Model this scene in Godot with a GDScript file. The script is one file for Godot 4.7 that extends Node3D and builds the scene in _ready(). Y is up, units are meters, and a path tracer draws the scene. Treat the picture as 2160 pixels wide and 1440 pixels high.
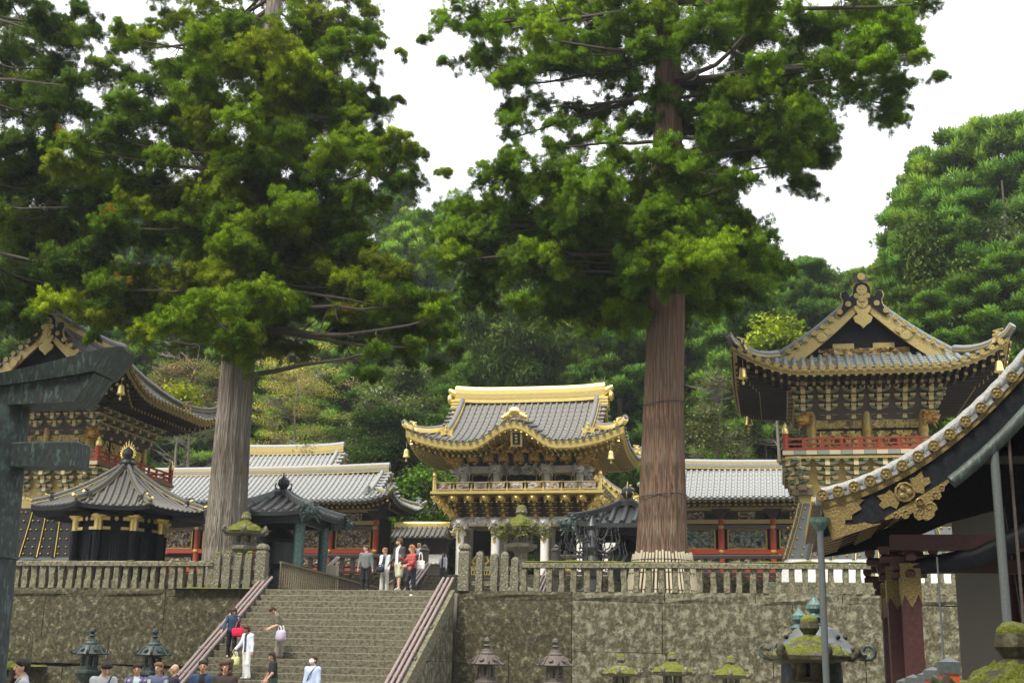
extends Node3D
# A mountain shrine: stone stairs, gilded gate, two towers and giant cedars under an overcast sky.
# x runs along the facades, z towards the viewer, y up; metres.

var M := {}
var used := {}

class B:
	var v := PackedVector3Array()
	var n := PackedVector3Array()
	var c := PackedColorArray()
	var col := Color(1, 1, 1)
	func t3(a: Vector3, b: Vector3, d: Vector3, na: Vector3, nb: Vector3, nd: Vector3) -> void:
		v.push_back(a); v.push_back(d); v.push_back(b)
		n.push_back(na); n.push_back(nd); n.push_back(nb)
		c.push_back(col); c.push_back(col); c.push_back(col)
	func tri(a: Vector3, b: Vector3, d: Vector3) -> void:
		var m := (b - a).cross(d - a)
		if m.length_squared() < 1e-14:
			return
		m = m.normalized()
		t3(a, b, d, m, m, m)
	# a leaf: its normal leans the way its spray faces
	func leaf(a: Vector3, b: Vector3, d: Vector3, m: Vector3) -> void:
		if (b - a).cross(d - a).dot(m) < 0.0:
			t3(a, d, b, m, m, m)
		else:
			t3(a, b, d, m, m, m)
	func quad(a: Vector3, b: Vector3, d: Vector3, e: Vector3) -> void:
		tri(a, b, d)
		tri(a, d, e)
	# corners: bottom ring then top ring, counter-clockwise seen from above
	func hexa(p: Array) -> void:
		quad(p[3], p[2], p[1], p[0])
		quad(p[4], p[5], p[6], p[7])
		for i in 4:
			var j := (i + 1) % 4
			quad(p[i], p[j], p[4 + j], p[4 + i])
	func box(at: Vector3, s: Vector3, turn := Basis()) -> void:
		var h := s * 0.5
		var p := []
		for y in [-h.y, h.y]:
			for q in [Vector2(-h.x, h.z), Vector2(h.x, h.z), Vector2(h.x, -h.z), Vector2(-h.x, -h.z)]:
				p.append(at + turn * Vector3(q.x, y, q.y))
		hexa(p)
	# box with its upper edges bevelled
	func slab(at: Vector3, s: Vector3, e := 0.02, turn := Basis()) -> void:
		var h := s * 0.5
		var rings := []
		for r in [[-h.y, 0.0], [h.y - e, 0.0], [h.y, e]]:
			var ring := []
			for q in [Vector2(-1, 1), Vector2(1, 1), Vector2(1, -1), Vector2(-1, -1)]:
				ring.append(at + turn * Vector3(q.x * (h.x - r[1]), r[0], q.y * (h.z - r[1])))
			rings.append(ring)
		for k in 2:
			for i in 4:
				var j := (i + 1) % 4
				quad(rings[k][i], rings[k][j], rings[k + 1][j], rings[k + 1][i])
		quad(rings[2][0], rings[2][1], rings[2][2], rings[2][3])
		quad(rings[0][3], rings[0][2], rings[0][1], rings[0][0])
	func frame_of(d: Vector3) -> Basis:
		var up := Vector3.UP if absf(d.normalized().y) < 0.95 else Vector3.FORWARD
		var x := up.cross(d).normalized()
		return Basis(x, d.cross(x).normalized(), d.normalized())
	func beam(p: Vector3, q: Vector3, w: float, h: float) -> void:
		var d := q - p
		var f := frame_of(d)
		box((p + q) * 0.5, Vector3(w, h, d.length()), f)
	func tube(p: Array, r: Array, seg := 8, caps := true) -> void:
		var rings := []
		var outs := []
		var last := Vector3.ZERO
		var x := Vector3.ZERO
		for i in p.size():
			var d: Vector3 = p[mini(i + 1, p.size() - 1)] - p[maxi(i - 1, 0)]
			d = d.normalized()
			if i == 0:
				x = frame_of(d).x
			else:
				x = (x - d * x.dot(d)).normalized()
			var y := d.cross(x)
			var ring := PackedVector3Array()
			var out := PackedVector3Array()
			for k in seg:
				var a := TAU * k / seg
				var o := x * cos(a) + y * sin(a)
				out.push_back(o)
				ring.push_back(p[i] + o * r[i])
			rings.append(ring)
			outs.append(out)
			last = d
		for i in p.size() - 1:
			for k in seg:
				var j := (k + 1) % seg
				t3(rings[i][k], rings[i][j], rings[i + 1][j], outs[i][k], outs[i][j], outs[i + 1][j])
				t3(rings[i][k], rings[i + 1][j], rings[i + 1][k], outs[i][k], outs[i + 1][j], outs[i + 1][k])
		if caps:
			for k in seg:
				var j := (k + 1) % seg
				tri(p[0], rings[0][j], rings[0][k])
				var e := p.size() - 1
				tri(p[e], rings[e][k], rings[e][j])
	func cyl(p: Vector3, q: Vector3, r0: float, r1: float, seg := 10, caps := true) -> void:
		tube([p, q], [r0, r1], seg, caps)
	# profile: Vector2(radius, height) from bottom to top; seg 4/6/8 with flat sides when flat is set
	func lathe(at: Vector3, prof: Array, seg := 14, flat := false, turn := 0.0, sx := 1.0, sz := 1.0) -> void:
		for i in prof.size() - 1:
			var a: Vector2 = prof[i]
			var b: Vector2 = prof[i + 1]
			var e := (b - a)
			for k in seg:
				var t0 := turn + TAU * k / seg
				var t1 := turn + TAU * (k + 1) / seg
				var o0 := Vector3(sin(t0) * sx, 0, cos(t0) * sz)
				var o1 := Vector3(sin(t1) * sx, 0, cos(t1) * sz)
				var p00 := at + o0 * a.x + Vector3(0, a.y, 0)
				var p10 := at + o1 * a.x + Vector3(0, a.y, 0)
				var p01 := at + o0 * b.x + Vector3(0, b.y, 0)
				var p11 := at + o1 * b.x + Vector3(0, b.y, 0)
				if flat:
					quad(p00, p10, p11, p01)
				else:
					var n0 := (o0 * e.y + Vector3(0, -e.x, 0)).normalized()
					var n1 := (o1 * e.y + Vector3(0, -e.x, 0)).normalized()
					if a.x > 1e-5:
						t3(p00, p10, p11, n0, n1, n1)
					if b.x > 1e-5:
						t3(p00, p11, p01, n0, n1, n0)
	func ball(at: Vector3, r: Vector3, seg := 10) -> void:
		var prof := []
		var m := maxi(4, seg / 2 + 1)
		for i in m + 1:
			var a := -PI / 2 + PI * i / m
			prof.append(Vector2(cos(a), sin(a)))
		for i in m:
			for k in seg:
				var q := []
				for w in [[i, k], [i, k + 1], [i + 1, k + 1], [i + 1, k]]:
					var t: float = TAU * w[1] / seg
					q.append(Vector3(sin(t) * prof[w[0]].x, prof[w[0]].y, cos(t) * prof[w[0]].x))
				var nn := []
				for w in q:
					nn.append((w / r).normalized())
				if i > 0:
					t3(at + q[0] * r, at + q[1] * r, at + q[2] * r, nn[0], nn[1], nn[2])
				if i < m - 1:
					t3(at + q[0] * r, at + q[2] * r, at + q[3] * r, nn[0], nn[2], nn[3])
	# a flat outline (counter-clockwise in xy) pushed out by depth along z, placed by t
	func plate(pts: PackedVector2Array, depth: float, t: Transform3D) -> void:
		if Geometry2D.is_polygon_clockwise(pts):
			pts = pts.duplicate()
			pts.reverse()
		var idx := Geometry2D.triangulate_polygon(pts)
		for i in range(0, idx.size(), 3):
			var a := pts[idx[i]]
			var b := pts[idx[i + 1]]
			var d := pts[idx[i + 2]]
			if (b - a).cross(d - a) < 0:
				var s := b
				b = d
				d = s
			tri(t * Vector3(a.x, a.y, depth), t * Vector3(b.x, b.y, depth), t * Vector3(d.x, d.y, depth))
			tri(t * Vector3(a.x, a.y, 0), t * Vector3(d.x, d.y, 0), t * Vector3(b.x, b.y, 0))
		for i in pts.size():
			var a := pts[i]
			var b := pts[(i + 1) % pts.size()]
			quad(t * Vector3(a.x, a.y, 0), t * Vector3(b.x, b.y, 0), t * Vector3(b.x, b.y, depth), t * Vector3(a.x, a.y, depth))
	# carved relief: a lumpy height field on an x-y rectangle, facing +z
	func relief(at: Vector3, w: float, h: float, deep: float, nx: int, ny: int, noise: FastNoiseLite, cols: Array, off := Vector2.ZERO, turn := Basis(), mask := 0) -> void:
		var P := []
		var C := []
		for j in ny + 1:
			for i in nx + 1:
				var u := float(i) / nx
				var q := float(j) / ny
				var s := noise.get_noise_2d(off.x + u * w * 100.0, off.y + q * h * 100.0)
				var k := clampf(0.5 + s * 0.9, 0, 1)
				var edge := 1.0
				if mask == 1:
					edge = clampf(1.3 - 1.3 * ((u - 0.5) * (u - 0.5) + (q - 0.5) * (q - 0.5)) * 4.0, 0, 1)
				P.append(at + turn * Vector3((u - 0.5) * w, (q - 0.5) * h, deep * k * edge))
				var s2 := noise.get_noise_2d(off.x + 900 + u * w * 60.0, off.y + q * h * 60.0)
				var ci := clampi(int((0.5 + s2 * 0.9) * cols.size()), 0, cols.size() - 1)
				C.append(cols[ci])
		for j in ny:
			for i in nx:
				var a := j * (nx + 1) + i
				col = C[a]
				quad(P[a], P[a + 1], P[a + nx + 2], P[a + nx + 1])
	func add(o: B, t := Transform3D()) -> void:
		var bas := t.basis.orthonormalized()
		for i in o.v.size():
			v.push_back(t * o.v[i])
			n.push_back(bas * o.n[i])
			c.push_back(o.c[i])
	func mesh() -> ArrayMesh:
		var m := ArrayMesh.new()
		if v.size() == 0:
			return m
		var a := []
		a.resize(Mesh.ARRAY_MAX)
		a[Mesh.ARRAY_VERTEX] = v
		a[Mesh.ARRAY_NORMAL] = n
		a[Mesh.ARRAY_COLOR] = c
		m.add_surface_from_arrays(Mesh.PRIMITIVE_TRIANGLES, a)
		return m

func nm(parent: Node, called: String) -> String:
	var key := str(parent.get_instance_id()) + called
	var k: int = used.get(key, 0)
	used[key] = k + 1
	return called if k == 0 else "%s_%03d" % [called, k]

func put(called: String, mesh: Mesh, mat: Material, parent: Node = self, t := Transform3D()) -> MeshInstance3D:
	var o := MeshInstance3D.new()
	o.name = nm(parent, called)
	o.mesh = mesh
	o.material_override = mat
	o.transform = t
	parent.add_child(o, true)
	return o

func obj(called: String, b: B, mat: Material, parent: Node = self) -> MeshInstance3D:
	return put(called, b.mesh(), mat, parent)

func tag(o: Node, label: String, category: String, group := "", kind := "") -> Node:
	o.set_meta("label", label)
	o.set_meta("category", category)
	if group:
		o.set_meta("group", group)
	if kind:
		o.set_meta("kind", kind)
	return o

func stuff(o: Node) -> Node:
	o.set_meta("kind", "stuff")
	return o

func thing(called: String, label: String, category: String, at := Vector3.ZERO, turn := 0.0, group := "") -> Node3D:
	var o := Node3D.new()
	o.name = nm(self, called)
	o.position = at
	o.rotation.y = turn
	add_child(o, true)
	tag(o, label, category, group)
	return o

func copy(o: Node3D, called: String, label: String, at: Vector3, turn := 0.0, size := Vector3.ONE) -> Node3D:
	var d: Node3D = o.duplicate()
	d.name = nm(self, called)
	d.position = at
	d.rotation = Vector3(0, turn, 0)
	d.scale = size
	d.set_meta("label", label)
	add_child(d, true)
	return d

func structure(called: String, b: B, mat: Material) -> MeshInstance3D:
	var o := obj(called, b, mat)
	o.set_meta("kind", "structure")
	return o

func many(called: String, mesh: Mesh, mat: Material, ts: Array, cols: PackedColorArray, parent: Node) -> MultiMeshInstance3D:
	var mm := MultiMesh.new()
	mm.transform_format = MultiMesh.TRANSFORM_3D
	mm.use_colors = true
	mm.mesh = mesh
	mm.instance_count = ts.size()
	for i in ts.size():
		mm.set_instance_transform(i, ts[i])
		mm.set_instance_color(i, cols[i])
	var o := MultiMeshInstance3D.new()
	o.name = nm(parent, called)
	o.multimesh = mm
	o.material_override = mat
	parent.add_child(o, true)
	stuff(o)
	return o

# ---------------------------------------------------------------- materials
func noise(type: int, freq: float, sd: int, oct := 4, warp := 0.0) -> FastNoiseLite:
	var f := FastNoiseLite.new()
	f.noise_type = type
	f.frequency = freq
	f.seed = sd
	f.fractal_octaves = oct
	if warp > 0.0:
		f.domain_warp_enabled = true
		f.domain_warp_amplitude = warp
		f.domain_warp_frequency = freq
	return f

func ramp(stops: Array) -> Gradient:
	var g := Gradient.new()
	var o := PackedFloat32Array()
	var c := PackedColorArray()
	for s in stops:
		o.push_back(s[0])
		c.push_back(Color(s[1], s[2], s[3]).linear_to_srgb())
	g.offsets = o
	g.colors = c
	return g

func ntex(f: FastNoiseLite, g: Gradient, size := 512) -> NoiseTexture2D:
	var t := NoiseTexture2D.new()
	t.width = size
	t.height = size
	t.seamless = true
	t.noise = f
	if g:
		t.color_ramp = g
	return t

func bump_tex(f: FastNoiseLite, strength: float, size := 512) -> NoiseTexture2D:
	var t := NoiseTexture2D.new()
	t.width = size
	t.height = size
	t.seamless = true
	t.as_normal_map = true
	t.bump_strength = strength
	t.noise = f
	return t

func grain(name_: String, stops: Array, f: FastNoiseLite, scale: Vector3, rough := 0.85, metal := 0.0, bump: Texture2D = null, bs := 1.0, world := true) -> StandardMaterial3D:
	var m := StandardMaterial3D.new()
	m.resource_name = name_
	m.albedo_texture = ntex(f, ramp(stops))
	m.uv1_triplanar = true
	m.uv1_world_triplanar = world
	m.uv1_scale = scale
	m.roughness = rough
	m.metallic = metal
	if bump:
		m.normal_enabled = true
		m.normal_texture = bump
		m.normal_scale = bs
	M[name_] = m
	return m

# a second, broader layer of colour mixed over the first where its mask is light
func weather(m: StandardMaterial3D, stops: Array, f: FastNoiseLite, mask: Array, fm: FastNoiseLite, scale: Vector3) -> void:
	m.detail_enabled = true
	m.detail_blend_mode = BaseMaterial3D.BLEND_MODE_MIX
	m.detail_uv_layer = BaseMaterial3D.DETAIL_UV_2
	m.uv2_triplanar = true
	m.uv2_world_triplanar = true
	m.uv2_scale = scale
	m.detail_albedo = ntex(f, ramp(stops))
	m.detail_mask = ntex(fm, ramp(mask))

func plain(name_: String, r: float, g: float, b: float, rough := 0.7, metal := 0.0, vc := false) -> StandardMaterial3D:
	var m := StandardMaterial3D.new()
	m.resource_name = name_
	m.albedo_color = Color(r, g, b).linear_to_srgb()
	m.roughness = rough
	m.metallic = metal
	m.vertex_color_use_as_albedo = vc
	M[name_] = m
	return m

# many octaves of nearly equal strength: patches within patches, down to flecks
func gnoise(freq: float, sd: int) -> FastNoiseLite:
	var f := noise(FastNoiseLite.TYPE_SIMPLEX_SMOOTH, freq, sd, 6, 8.0)
	f.fractal_gain = 0.78
	return f

func materials() -> void:
	var S := FastNoiseLite.TYPE_SIMPLEX_SMOOTH
	var rough_bump := bump_tex(noise(S, 0.03, 3, 5), 6.0)
	var pit_bump := bump_tex(noise(FastNoiseLite.TYPE_CELLULAR, 0.06, 4, 3), 4.0)
	# big wall stones: brown-black weathering, olive algae and pale lichen flecks
	var w := grain("wall_stone", [[0.0, 0.014, 0.012, 0.007], [0.42, 0.03, 0.026, 0.014], [0.54, 0.058, 0.053, 0.028], [0.64, 0.115, 0.108, 0.066], [0.8, 0.17, 0.162, 0.108], [1.0, 0.3, 0.29, 0.22]],
		gnoise(0.016, 11), Vector3(0.42, 0.36, 0.42), 0.95, 0.0, rough_bump, 0.7)
	weather(w, [[0.0, 0.014, 0.013, 0.007], [0.5, 0.036, 0.033, 0.013], [1.0, 0.09, 0.085, 0.03]], noise(S, 0.07, 12, 5), [[0.0, 0, 0, 0], [0.42, 0.02, 0.02, 0.02], [0.6, 0.6, 0.6, 0.6], [0.85, 0.8, 0.8, 0.8]],
		noise(S, 0.012, 13, 6, 20.0), Vector3(0.2, 0.11, 0.2))
	var w2 := grain("wall_stone_pale", [[0.0, 0.0258, 0.0232, 0.0138], [0.36, 0.0533, 0.0499, 0.0292], [0.48, 0.107, 0.103, 0.0671], [0.62, 0.15, 0.146, 0.101], [0.82, 0.198, 0.194, 0.143], [1.0, 0.327, 0.318, 0.267]],
		gnoise(0.018, 15), Vector3(0.4, 0.36, 0.4), 0.95, 0.0, rough_bump, 0.7)
	weather(w2, [[0.0, 0.02, 0.018, 0.01], [0.5, 0.048, 0.043, 0.022], [1.0, 0.12, 0.11, 0.06]], noise(S, 0.07, 16, 5), [[0.0, 0, 0, 0], [0.48, 0.0, 0.0, 0.0], [0.58, 0.7, 0.7, 0.7], [0.85, 0.85, 0.85, 0.85]],
		noise(S, 0.012, 17, 6, 20.0), Vector3(0.24, 0.1, 0.24))
	var f := grain("fence_stone", [[0.0, 0.0552, 0.0515, 0.0313], [0.35, 0.11, 0.104, 0.0672], [0.55, 0.152, 0.143, 0.0966], [0.75, 0.198, 0.189, 0.133], [0.9, 0.276, 0.267, 0.202], [1.0, 0.386, 0.377, 0.322]],
		gnoise(0.025, 21), Vector3(0.7, 0.6, 0.7), 0.95, 0.0, rough_bump, 1.0)
	weather(f, [[0.0, 0.04, 0.035, 0.02], [1.0, 0.1, 0.095, 0.04]], noise(S, 0.03, 22, 4), [[0.0, 0, 0, 0], [0.5, 0, 0, 0], [0.7, 0.7, 0.7, 0.7]], noise(S, 0.02, 23, 4, 10.0), Vector3(0.5, 0.35, 0.5))
	var f2 := grain("fence_stone_mottled", [[0.0, 0.045, 0.042, 0.026], [0.4, 0.085, 0.08, 0.052], [0.6, 0.135, 0.128, 0.088], [0.72, 0.22, 0.215, 0.17], [0.86, 0.42, 0.41, 0.37], [1.0, 0.6, 0.59, 0.55]],
		gnoise(0.03, 25), Vector3(0.7, 0.7, 0.7), 0.95, 0.0, rough_bump, 1.0)
	var st := grain("step_stone", [[0.0, 0.074, 0.0681, 0.0444], [0.4, 0.111, 0.102, 0.0681], [0.7, 0.137, 0.127, 0.0866], [1.0, 0.185, 0.174, 0.126]], gnoise(0.03, 31), Vector3(0.5, 0.5, 0.5), 0.9, 0.0, rough_bump, 0.6)
	weather(st, [[0.0, 0.05, 0.042, 0.028], [1.0, 0.1, 0.09, 0.06]], noise(S, 0.04, 32, 4), [[0.0, 0, 0, 0], [0.53, 0, 0, 0], [0.57, 0.8, 0.8, 0.8], [1.0, 0.9, 0.9, 0.9]], noise(S, 0.025, 33, 5, 6.0), Vector3(0.14, 0.7, 0.14))
	grain("moss", [[0.0, 0.03, 0.035, 0.006], [0.4, 0.07, 0.08, 0.01], [0.7, 0.13, 0.15, 0.012], [1.0, 0.21, 0.24, 0.02]], noise(S, 0.06, 41, 5), Vector3(1.2, 1.2, 1.2), 1.0, 0.0, rough_bump, 2.0)
	grain("earth", [[0.0, 0.06, 0.05, 0.035], [0.5, 0.13, 0.115, 0.085], [1.0, 0.24, 0.22, 0.17]], noise(S, 0.06, 42, 6), Vector3(0.4, 0.4, 0.4), 1.0, 0.0, rough_bump, 1.0)
	grain("gravel", [[0.0, 0.11, 0.105, 0.085], [0.5, 0.22, 0.21, 0.18], [1.0, 0.36, 0.35, 0.32]], noise(FastNoiseLite.TYPE_CELLULAR, 0.12, 43, 3), Vector3(0.8, 0.8, 0.8), 1.0, 0.0, pit_bump, 1.2)
	grain("forest_floor", [[0.0, 0.012, 0.015, 0.006], [0.5, 0.03, 0.036, 0.012], [1.0, 0.07, 0.075, 0.025]], noise(S, 0.05, 44, 6), Vector3(0.1, 0.1, 0.1), 1.0)
	# roofs: copper-clad tile, blackened with worn pale flecks
	var t := grain("roof_tile", [[0.0, 0.035, 0.036, 0.037], [0.42, 0.078, 0.079, 0.08], [0.58, 0.13, 0.131, 0.13], [0.74, 0.25, 0.255, 0.26], [1.0, 0.5, 0.51, 0.53]], noise(S, 0.1, 51, 6, 4.0), Vector3(0.7, 0.7, 0.7), 0.62, 0.0, rough_bump, 0.4)
	weather(t, [[0.0, 0.04, 0.04, 0.038], [1.0, 0.13, 0.12, 0.1]], noise(S, 0.05, 52, 4), [[0.0, 0, 0, 0], [0.5, 0.1, 0.1, 0.1], [0.75, 0.75, 0.75, 0.75]], noise(S, 0.02, 53, 4), Vector3(0.3, 0.3, 0.3))
	grain("roof_tile_pale", [[0.0, 0.1, 0.105, 0.108], [0.4, 0.17, 0.178, 0.182], [0.7, 0.235, 0.243, 0.25], [1.0, 0.4, 0.41, 0.43]], noise(S, 0.05, 55, 6), Vector3(0.7, 0.7, 0.7), 0.6, 0.0, rough_bump, 0.4)
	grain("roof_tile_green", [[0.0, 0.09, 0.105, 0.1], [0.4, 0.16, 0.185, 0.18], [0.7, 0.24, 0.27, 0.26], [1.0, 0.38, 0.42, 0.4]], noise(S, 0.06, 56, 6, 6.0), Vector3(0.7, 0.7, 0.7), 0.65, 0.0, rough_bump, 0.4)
	grain("roof_litter", [[0.0, 0.03, 0.022, 0.014], [0.5, 0.09, 0.065, 0.04], [1.0, 0.17, 0.12, 0.075]], noise(S, 0.12, 57, 5), Vector3(1.0, 1.0, 1.0), 1.0)
	# gilding: bright leaf, worn brownish leaf
	grain("gold", [[0.0, 0.6, 0.43, 0.11], [0.4, 0.8, 0.63, 0.22], [0.75, 0.9, 0.75, 0.34], [1.0, 0.96, 0.85, 0.5]], noise(S, 0.03, 61, 5), Vector3(1.0, 1.0, 1.0), 0.4, 0.85, rough_bump, 0.35)
	grain("gold_worn", [[0.0, 0.13, 0.095, 0.035], [0.35, 0.3, 0.225, 0.08], [0.65, 0.48, 0.385, 0.16], [1.0, 0.66, 0.56, 0.29]], noise(S, 0.05, 62, 6, 8.0), Vector3(0.9, 0.9, 0.9), 0.5, 0.6, rough_bump, 0.6)
	grain("gold_paint", [[0.0, 0.2, 0.14, 0.03], [0.5, 0.42, 0.31, 0.06], [1.0, 0.62, 0.48, 0.12]], noise(S, 0.06, 63, 5), Vector3(1.0, 1.0, 1.0), 0.45, 0.45)
	grain("gold_dull", [[0.0, 0.07, 0.048, 0.018], [0.5, 0.17, 0.125, 0.045], [1.0, 0.36, 0.28, 0.11]], noise(S, 0.06, 60, 6, 6.0), Vector3(1.2, 1.2, 1.2), 0.5, 0.4, rough_bump, 0.5)
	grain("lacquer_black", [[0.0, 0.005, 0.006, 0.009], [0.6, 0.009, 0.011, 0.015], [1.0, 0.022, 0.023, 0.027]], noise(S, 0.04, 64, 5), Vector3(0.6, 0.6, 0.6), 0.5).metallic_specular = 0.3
	grain("lacquer_red", [[0.0, 0.15, 0.018, 0.008], [0.5, 0.29, 0.036, 0.014], [1.0, 0.4, 0.07, 0.026]], noise(S, 0.03, 65, 5), Vector3(0.8, 0.8, 0.8), 0.5)
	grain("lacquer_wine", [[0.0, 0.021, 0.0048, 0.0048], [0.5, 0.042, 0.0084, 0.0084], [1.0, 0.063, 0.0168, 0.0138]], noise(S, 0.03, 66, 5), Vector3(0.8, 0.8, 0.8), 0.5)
	grain("orange_paint", [[0.0, 0.42, 0.065, 0.012], [1.0, 0.55, 0.1, 0.02]], noise(S, 0.03, 67, 5), Vector3(0.8, 0.8, 0.8), 0.5)
	grain("white_paint", [[0.0, 0.5, 0.48, 0.44], [0.5, 0.72, 0.71, 0.69], [1.0, 0.82, 0.82, 0.81]], noise(S, 0.03, 68, 5), Vector3(0.6, 0.6, 0.6), 0.7)
	grain("old_wood", [[0.0, 0.05, 0.04, 0.026], [0.5, 0.14, 0.115, 0.07], [1.0, 0.26, 0.22, 0.14]], noise(S, 0.05, 69, 5), Vector3(1.6, 0.4, 1.6), 0.9)
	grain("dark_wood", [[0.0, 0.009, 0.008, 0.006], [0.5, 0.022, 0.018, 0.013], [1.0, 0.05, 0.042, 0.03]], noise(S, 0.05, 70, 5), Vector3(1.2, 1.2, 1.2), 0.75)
	# bronze with streaks of verdigris
	var bz := grain("bronze", [[0.0, 0.0131, 0.0178, 0.0187], [0.5, 0.0225, 0.0319, 0.0329], [0.8, 0.0338, 0.0488, 0.0469], [1.0, 0.061, 0.0891, 0.0825]], noise(S, 0.03, 71, 5), Vector3(0.8, 0.3, 0.8), 0.6, 0.15, rough_bump, 0.3)
	weather(bz, [[0.0, 0.05, 0.09, 0.078], [1.0, 0.11, 0.17, 0.145]], noise(S, 0.05, 72, 4), [[0.0, 0, 0, 0], [0.64, 0, 0, 0], [0.74, 0.5, 0.5, 0.5], [1.0, 0.6, 0.6, 0.6]], noise(S, 0.02, 73, 5, 10.0), Vector3(0.8, 0.12, 0.8))
	grain("bronze_green", [[0.0, 0.028, 0.052, 0.047], [0.45, 0.055, 0.105, 0.095], [0.75, 0.1, 0.18, 0.16], [1.0, 0.22, 0.36, 0.31]], noise(S, 0.03, 74, 5), Vector3(1.2, 0.5, 1.2), 0.5, 0.3, rough_bump, 0.4)
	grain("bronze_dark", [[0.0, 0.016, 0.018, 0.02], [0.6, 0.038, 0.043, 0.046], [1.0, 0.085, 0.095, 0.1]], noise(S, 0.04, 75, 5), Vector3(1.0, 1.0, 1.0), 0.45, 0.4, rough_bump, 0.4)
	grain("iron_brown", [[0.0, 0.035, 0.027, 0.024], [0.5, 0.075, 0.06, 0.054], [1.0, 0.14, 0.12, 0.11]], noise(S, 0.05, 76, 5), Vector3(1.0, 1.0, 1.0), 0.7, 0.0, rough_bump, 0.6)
	grain("rail_pipe", [[0.0, 0.13, 0.1, 0.095], [0.5, 0.22, 0.17, 0.165], [1.0, 0.3, 0.25, 0.24]], noise(S, 0.05, 77, 4), Vector3(1.0, 1.0, 1.0), 0.45)
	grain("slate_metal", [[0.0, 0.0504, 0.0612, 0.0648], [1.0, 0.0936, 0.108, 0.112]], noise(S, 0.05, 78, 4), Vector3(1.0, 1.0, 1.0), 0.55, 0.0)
	# cedar bark: long fibres, grey left, red right
	var fibre := bump_tex(noise(S, 0.04, 81, 5), 10.0)
	var bk := grain("bark_red", [[0.0, 0.016, 0.009, 0.006], [0.35, 0.048, 0.023, 0.013], [0.55, 0.098, 0.045, 0.021], [0.75, 0.16, 0.074, 0.032], [1.0, 0.25, 0.16, 0.1]], noise(S, 0.03, 82, 6, 2.0), Vector3(2.0, 0.03, 2.0), 0.95, 0.0, fibre, 1.5)
	weather(bk, [[0.0, 0.06, 0.046, 0.034], [1.0, 0.19, 0.16, 0.12]], noise(S, 0.05, 83, 5), [[0.0, 0, 0, 0], [0.47, 0, 0, 0], [0.58, 0.75, 0.75, 0.75]], noise(S, 0.02, 84, 4), Vector3(1.2, 0.03, 1.2))
	var bg := grain("bark_grey", [[0.0, 0.025, 0.018, 0.013], [0.35, 0.065, 0.05, 0.037], [0.6, 0.115, 0.092, 0.07], [0.85, 0.175, 0.15, 0.12], [1.0, 0.27, 0.25, 0.21]], noise(S, 0.03, 85, 6, 2.0), Vector3(2.0, 0.035, 2.0), 0.95, 0.0, fibre, 1.5)
	weather(bg, [[0.0, 0.16, 0.16, 0.14], [1.0, 0.32, 0.32, 0.29]], noise(S, 0.05, 86, 5), [[0.0, 0, 0, 0], [0.52, 0, 0, 0], [0.7, 0.6, 0.6, 0.6]], noise(S, 0.02, 87, 4), Vector3(0.7, 0.05, 0.7))
	grain("bark_dark", [[0.0, 0.02, 0.016, 0.012], [0.5, 0.05, 0.04, 0.03], [1.0, 0.1, 0.085, 0.07]], noise(S, 0.05, 88, 5), Vector3(1.5, 0.4, 1.5), 0.95)
	grain("bark_pale", [[0.0, 0.084, 0.072, 0.054], [0.5, 0.156, 0.141, 0.114], [1.0, 0.24, 0.222, 0.186]], noise(S, 0.05, 89, 5), Vector3(1.5, 0.5, 1.5), 0.9)
	grain("bamboo", [[0.0, 0.2, 0.17, 0.115], [0.5, 0.33, 0.3, 0.22], [1.0, 0.46, 0.43, 0.34]], noise(S, 0.05, 90, 4), Vector3(2.0, 0.5, 2.0), 0.7)
	# painted carving and anything coloured piece by piece
	plain("paint", 1, 1, 1, 0.6, 0.0, true)
	plain("paint_glossy", 1, 1, 1, 0.42, 0.25, true)
	plain("cloth", 1, 1, 1, 0.92, 0.0, true)
	plain("skin", 1, 1, 1, 0.6, 0.0, true)
	plain("dark_hollow", 0.008, 0.008, 0.009, 0.9)
	for q in ["leaf_cedar", "leaf_broad"]:
		var l := plain(q, 1, 1, 1, 0.62, 0.0, true)
		l.backlight_enabled = true
		l.backlight = Color(0.75, 0.8, 0.45)
		l.metallic_specular = 0.12
		l.cull_mode = BaseMaterial3D.CULL_DISABLED

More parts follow.
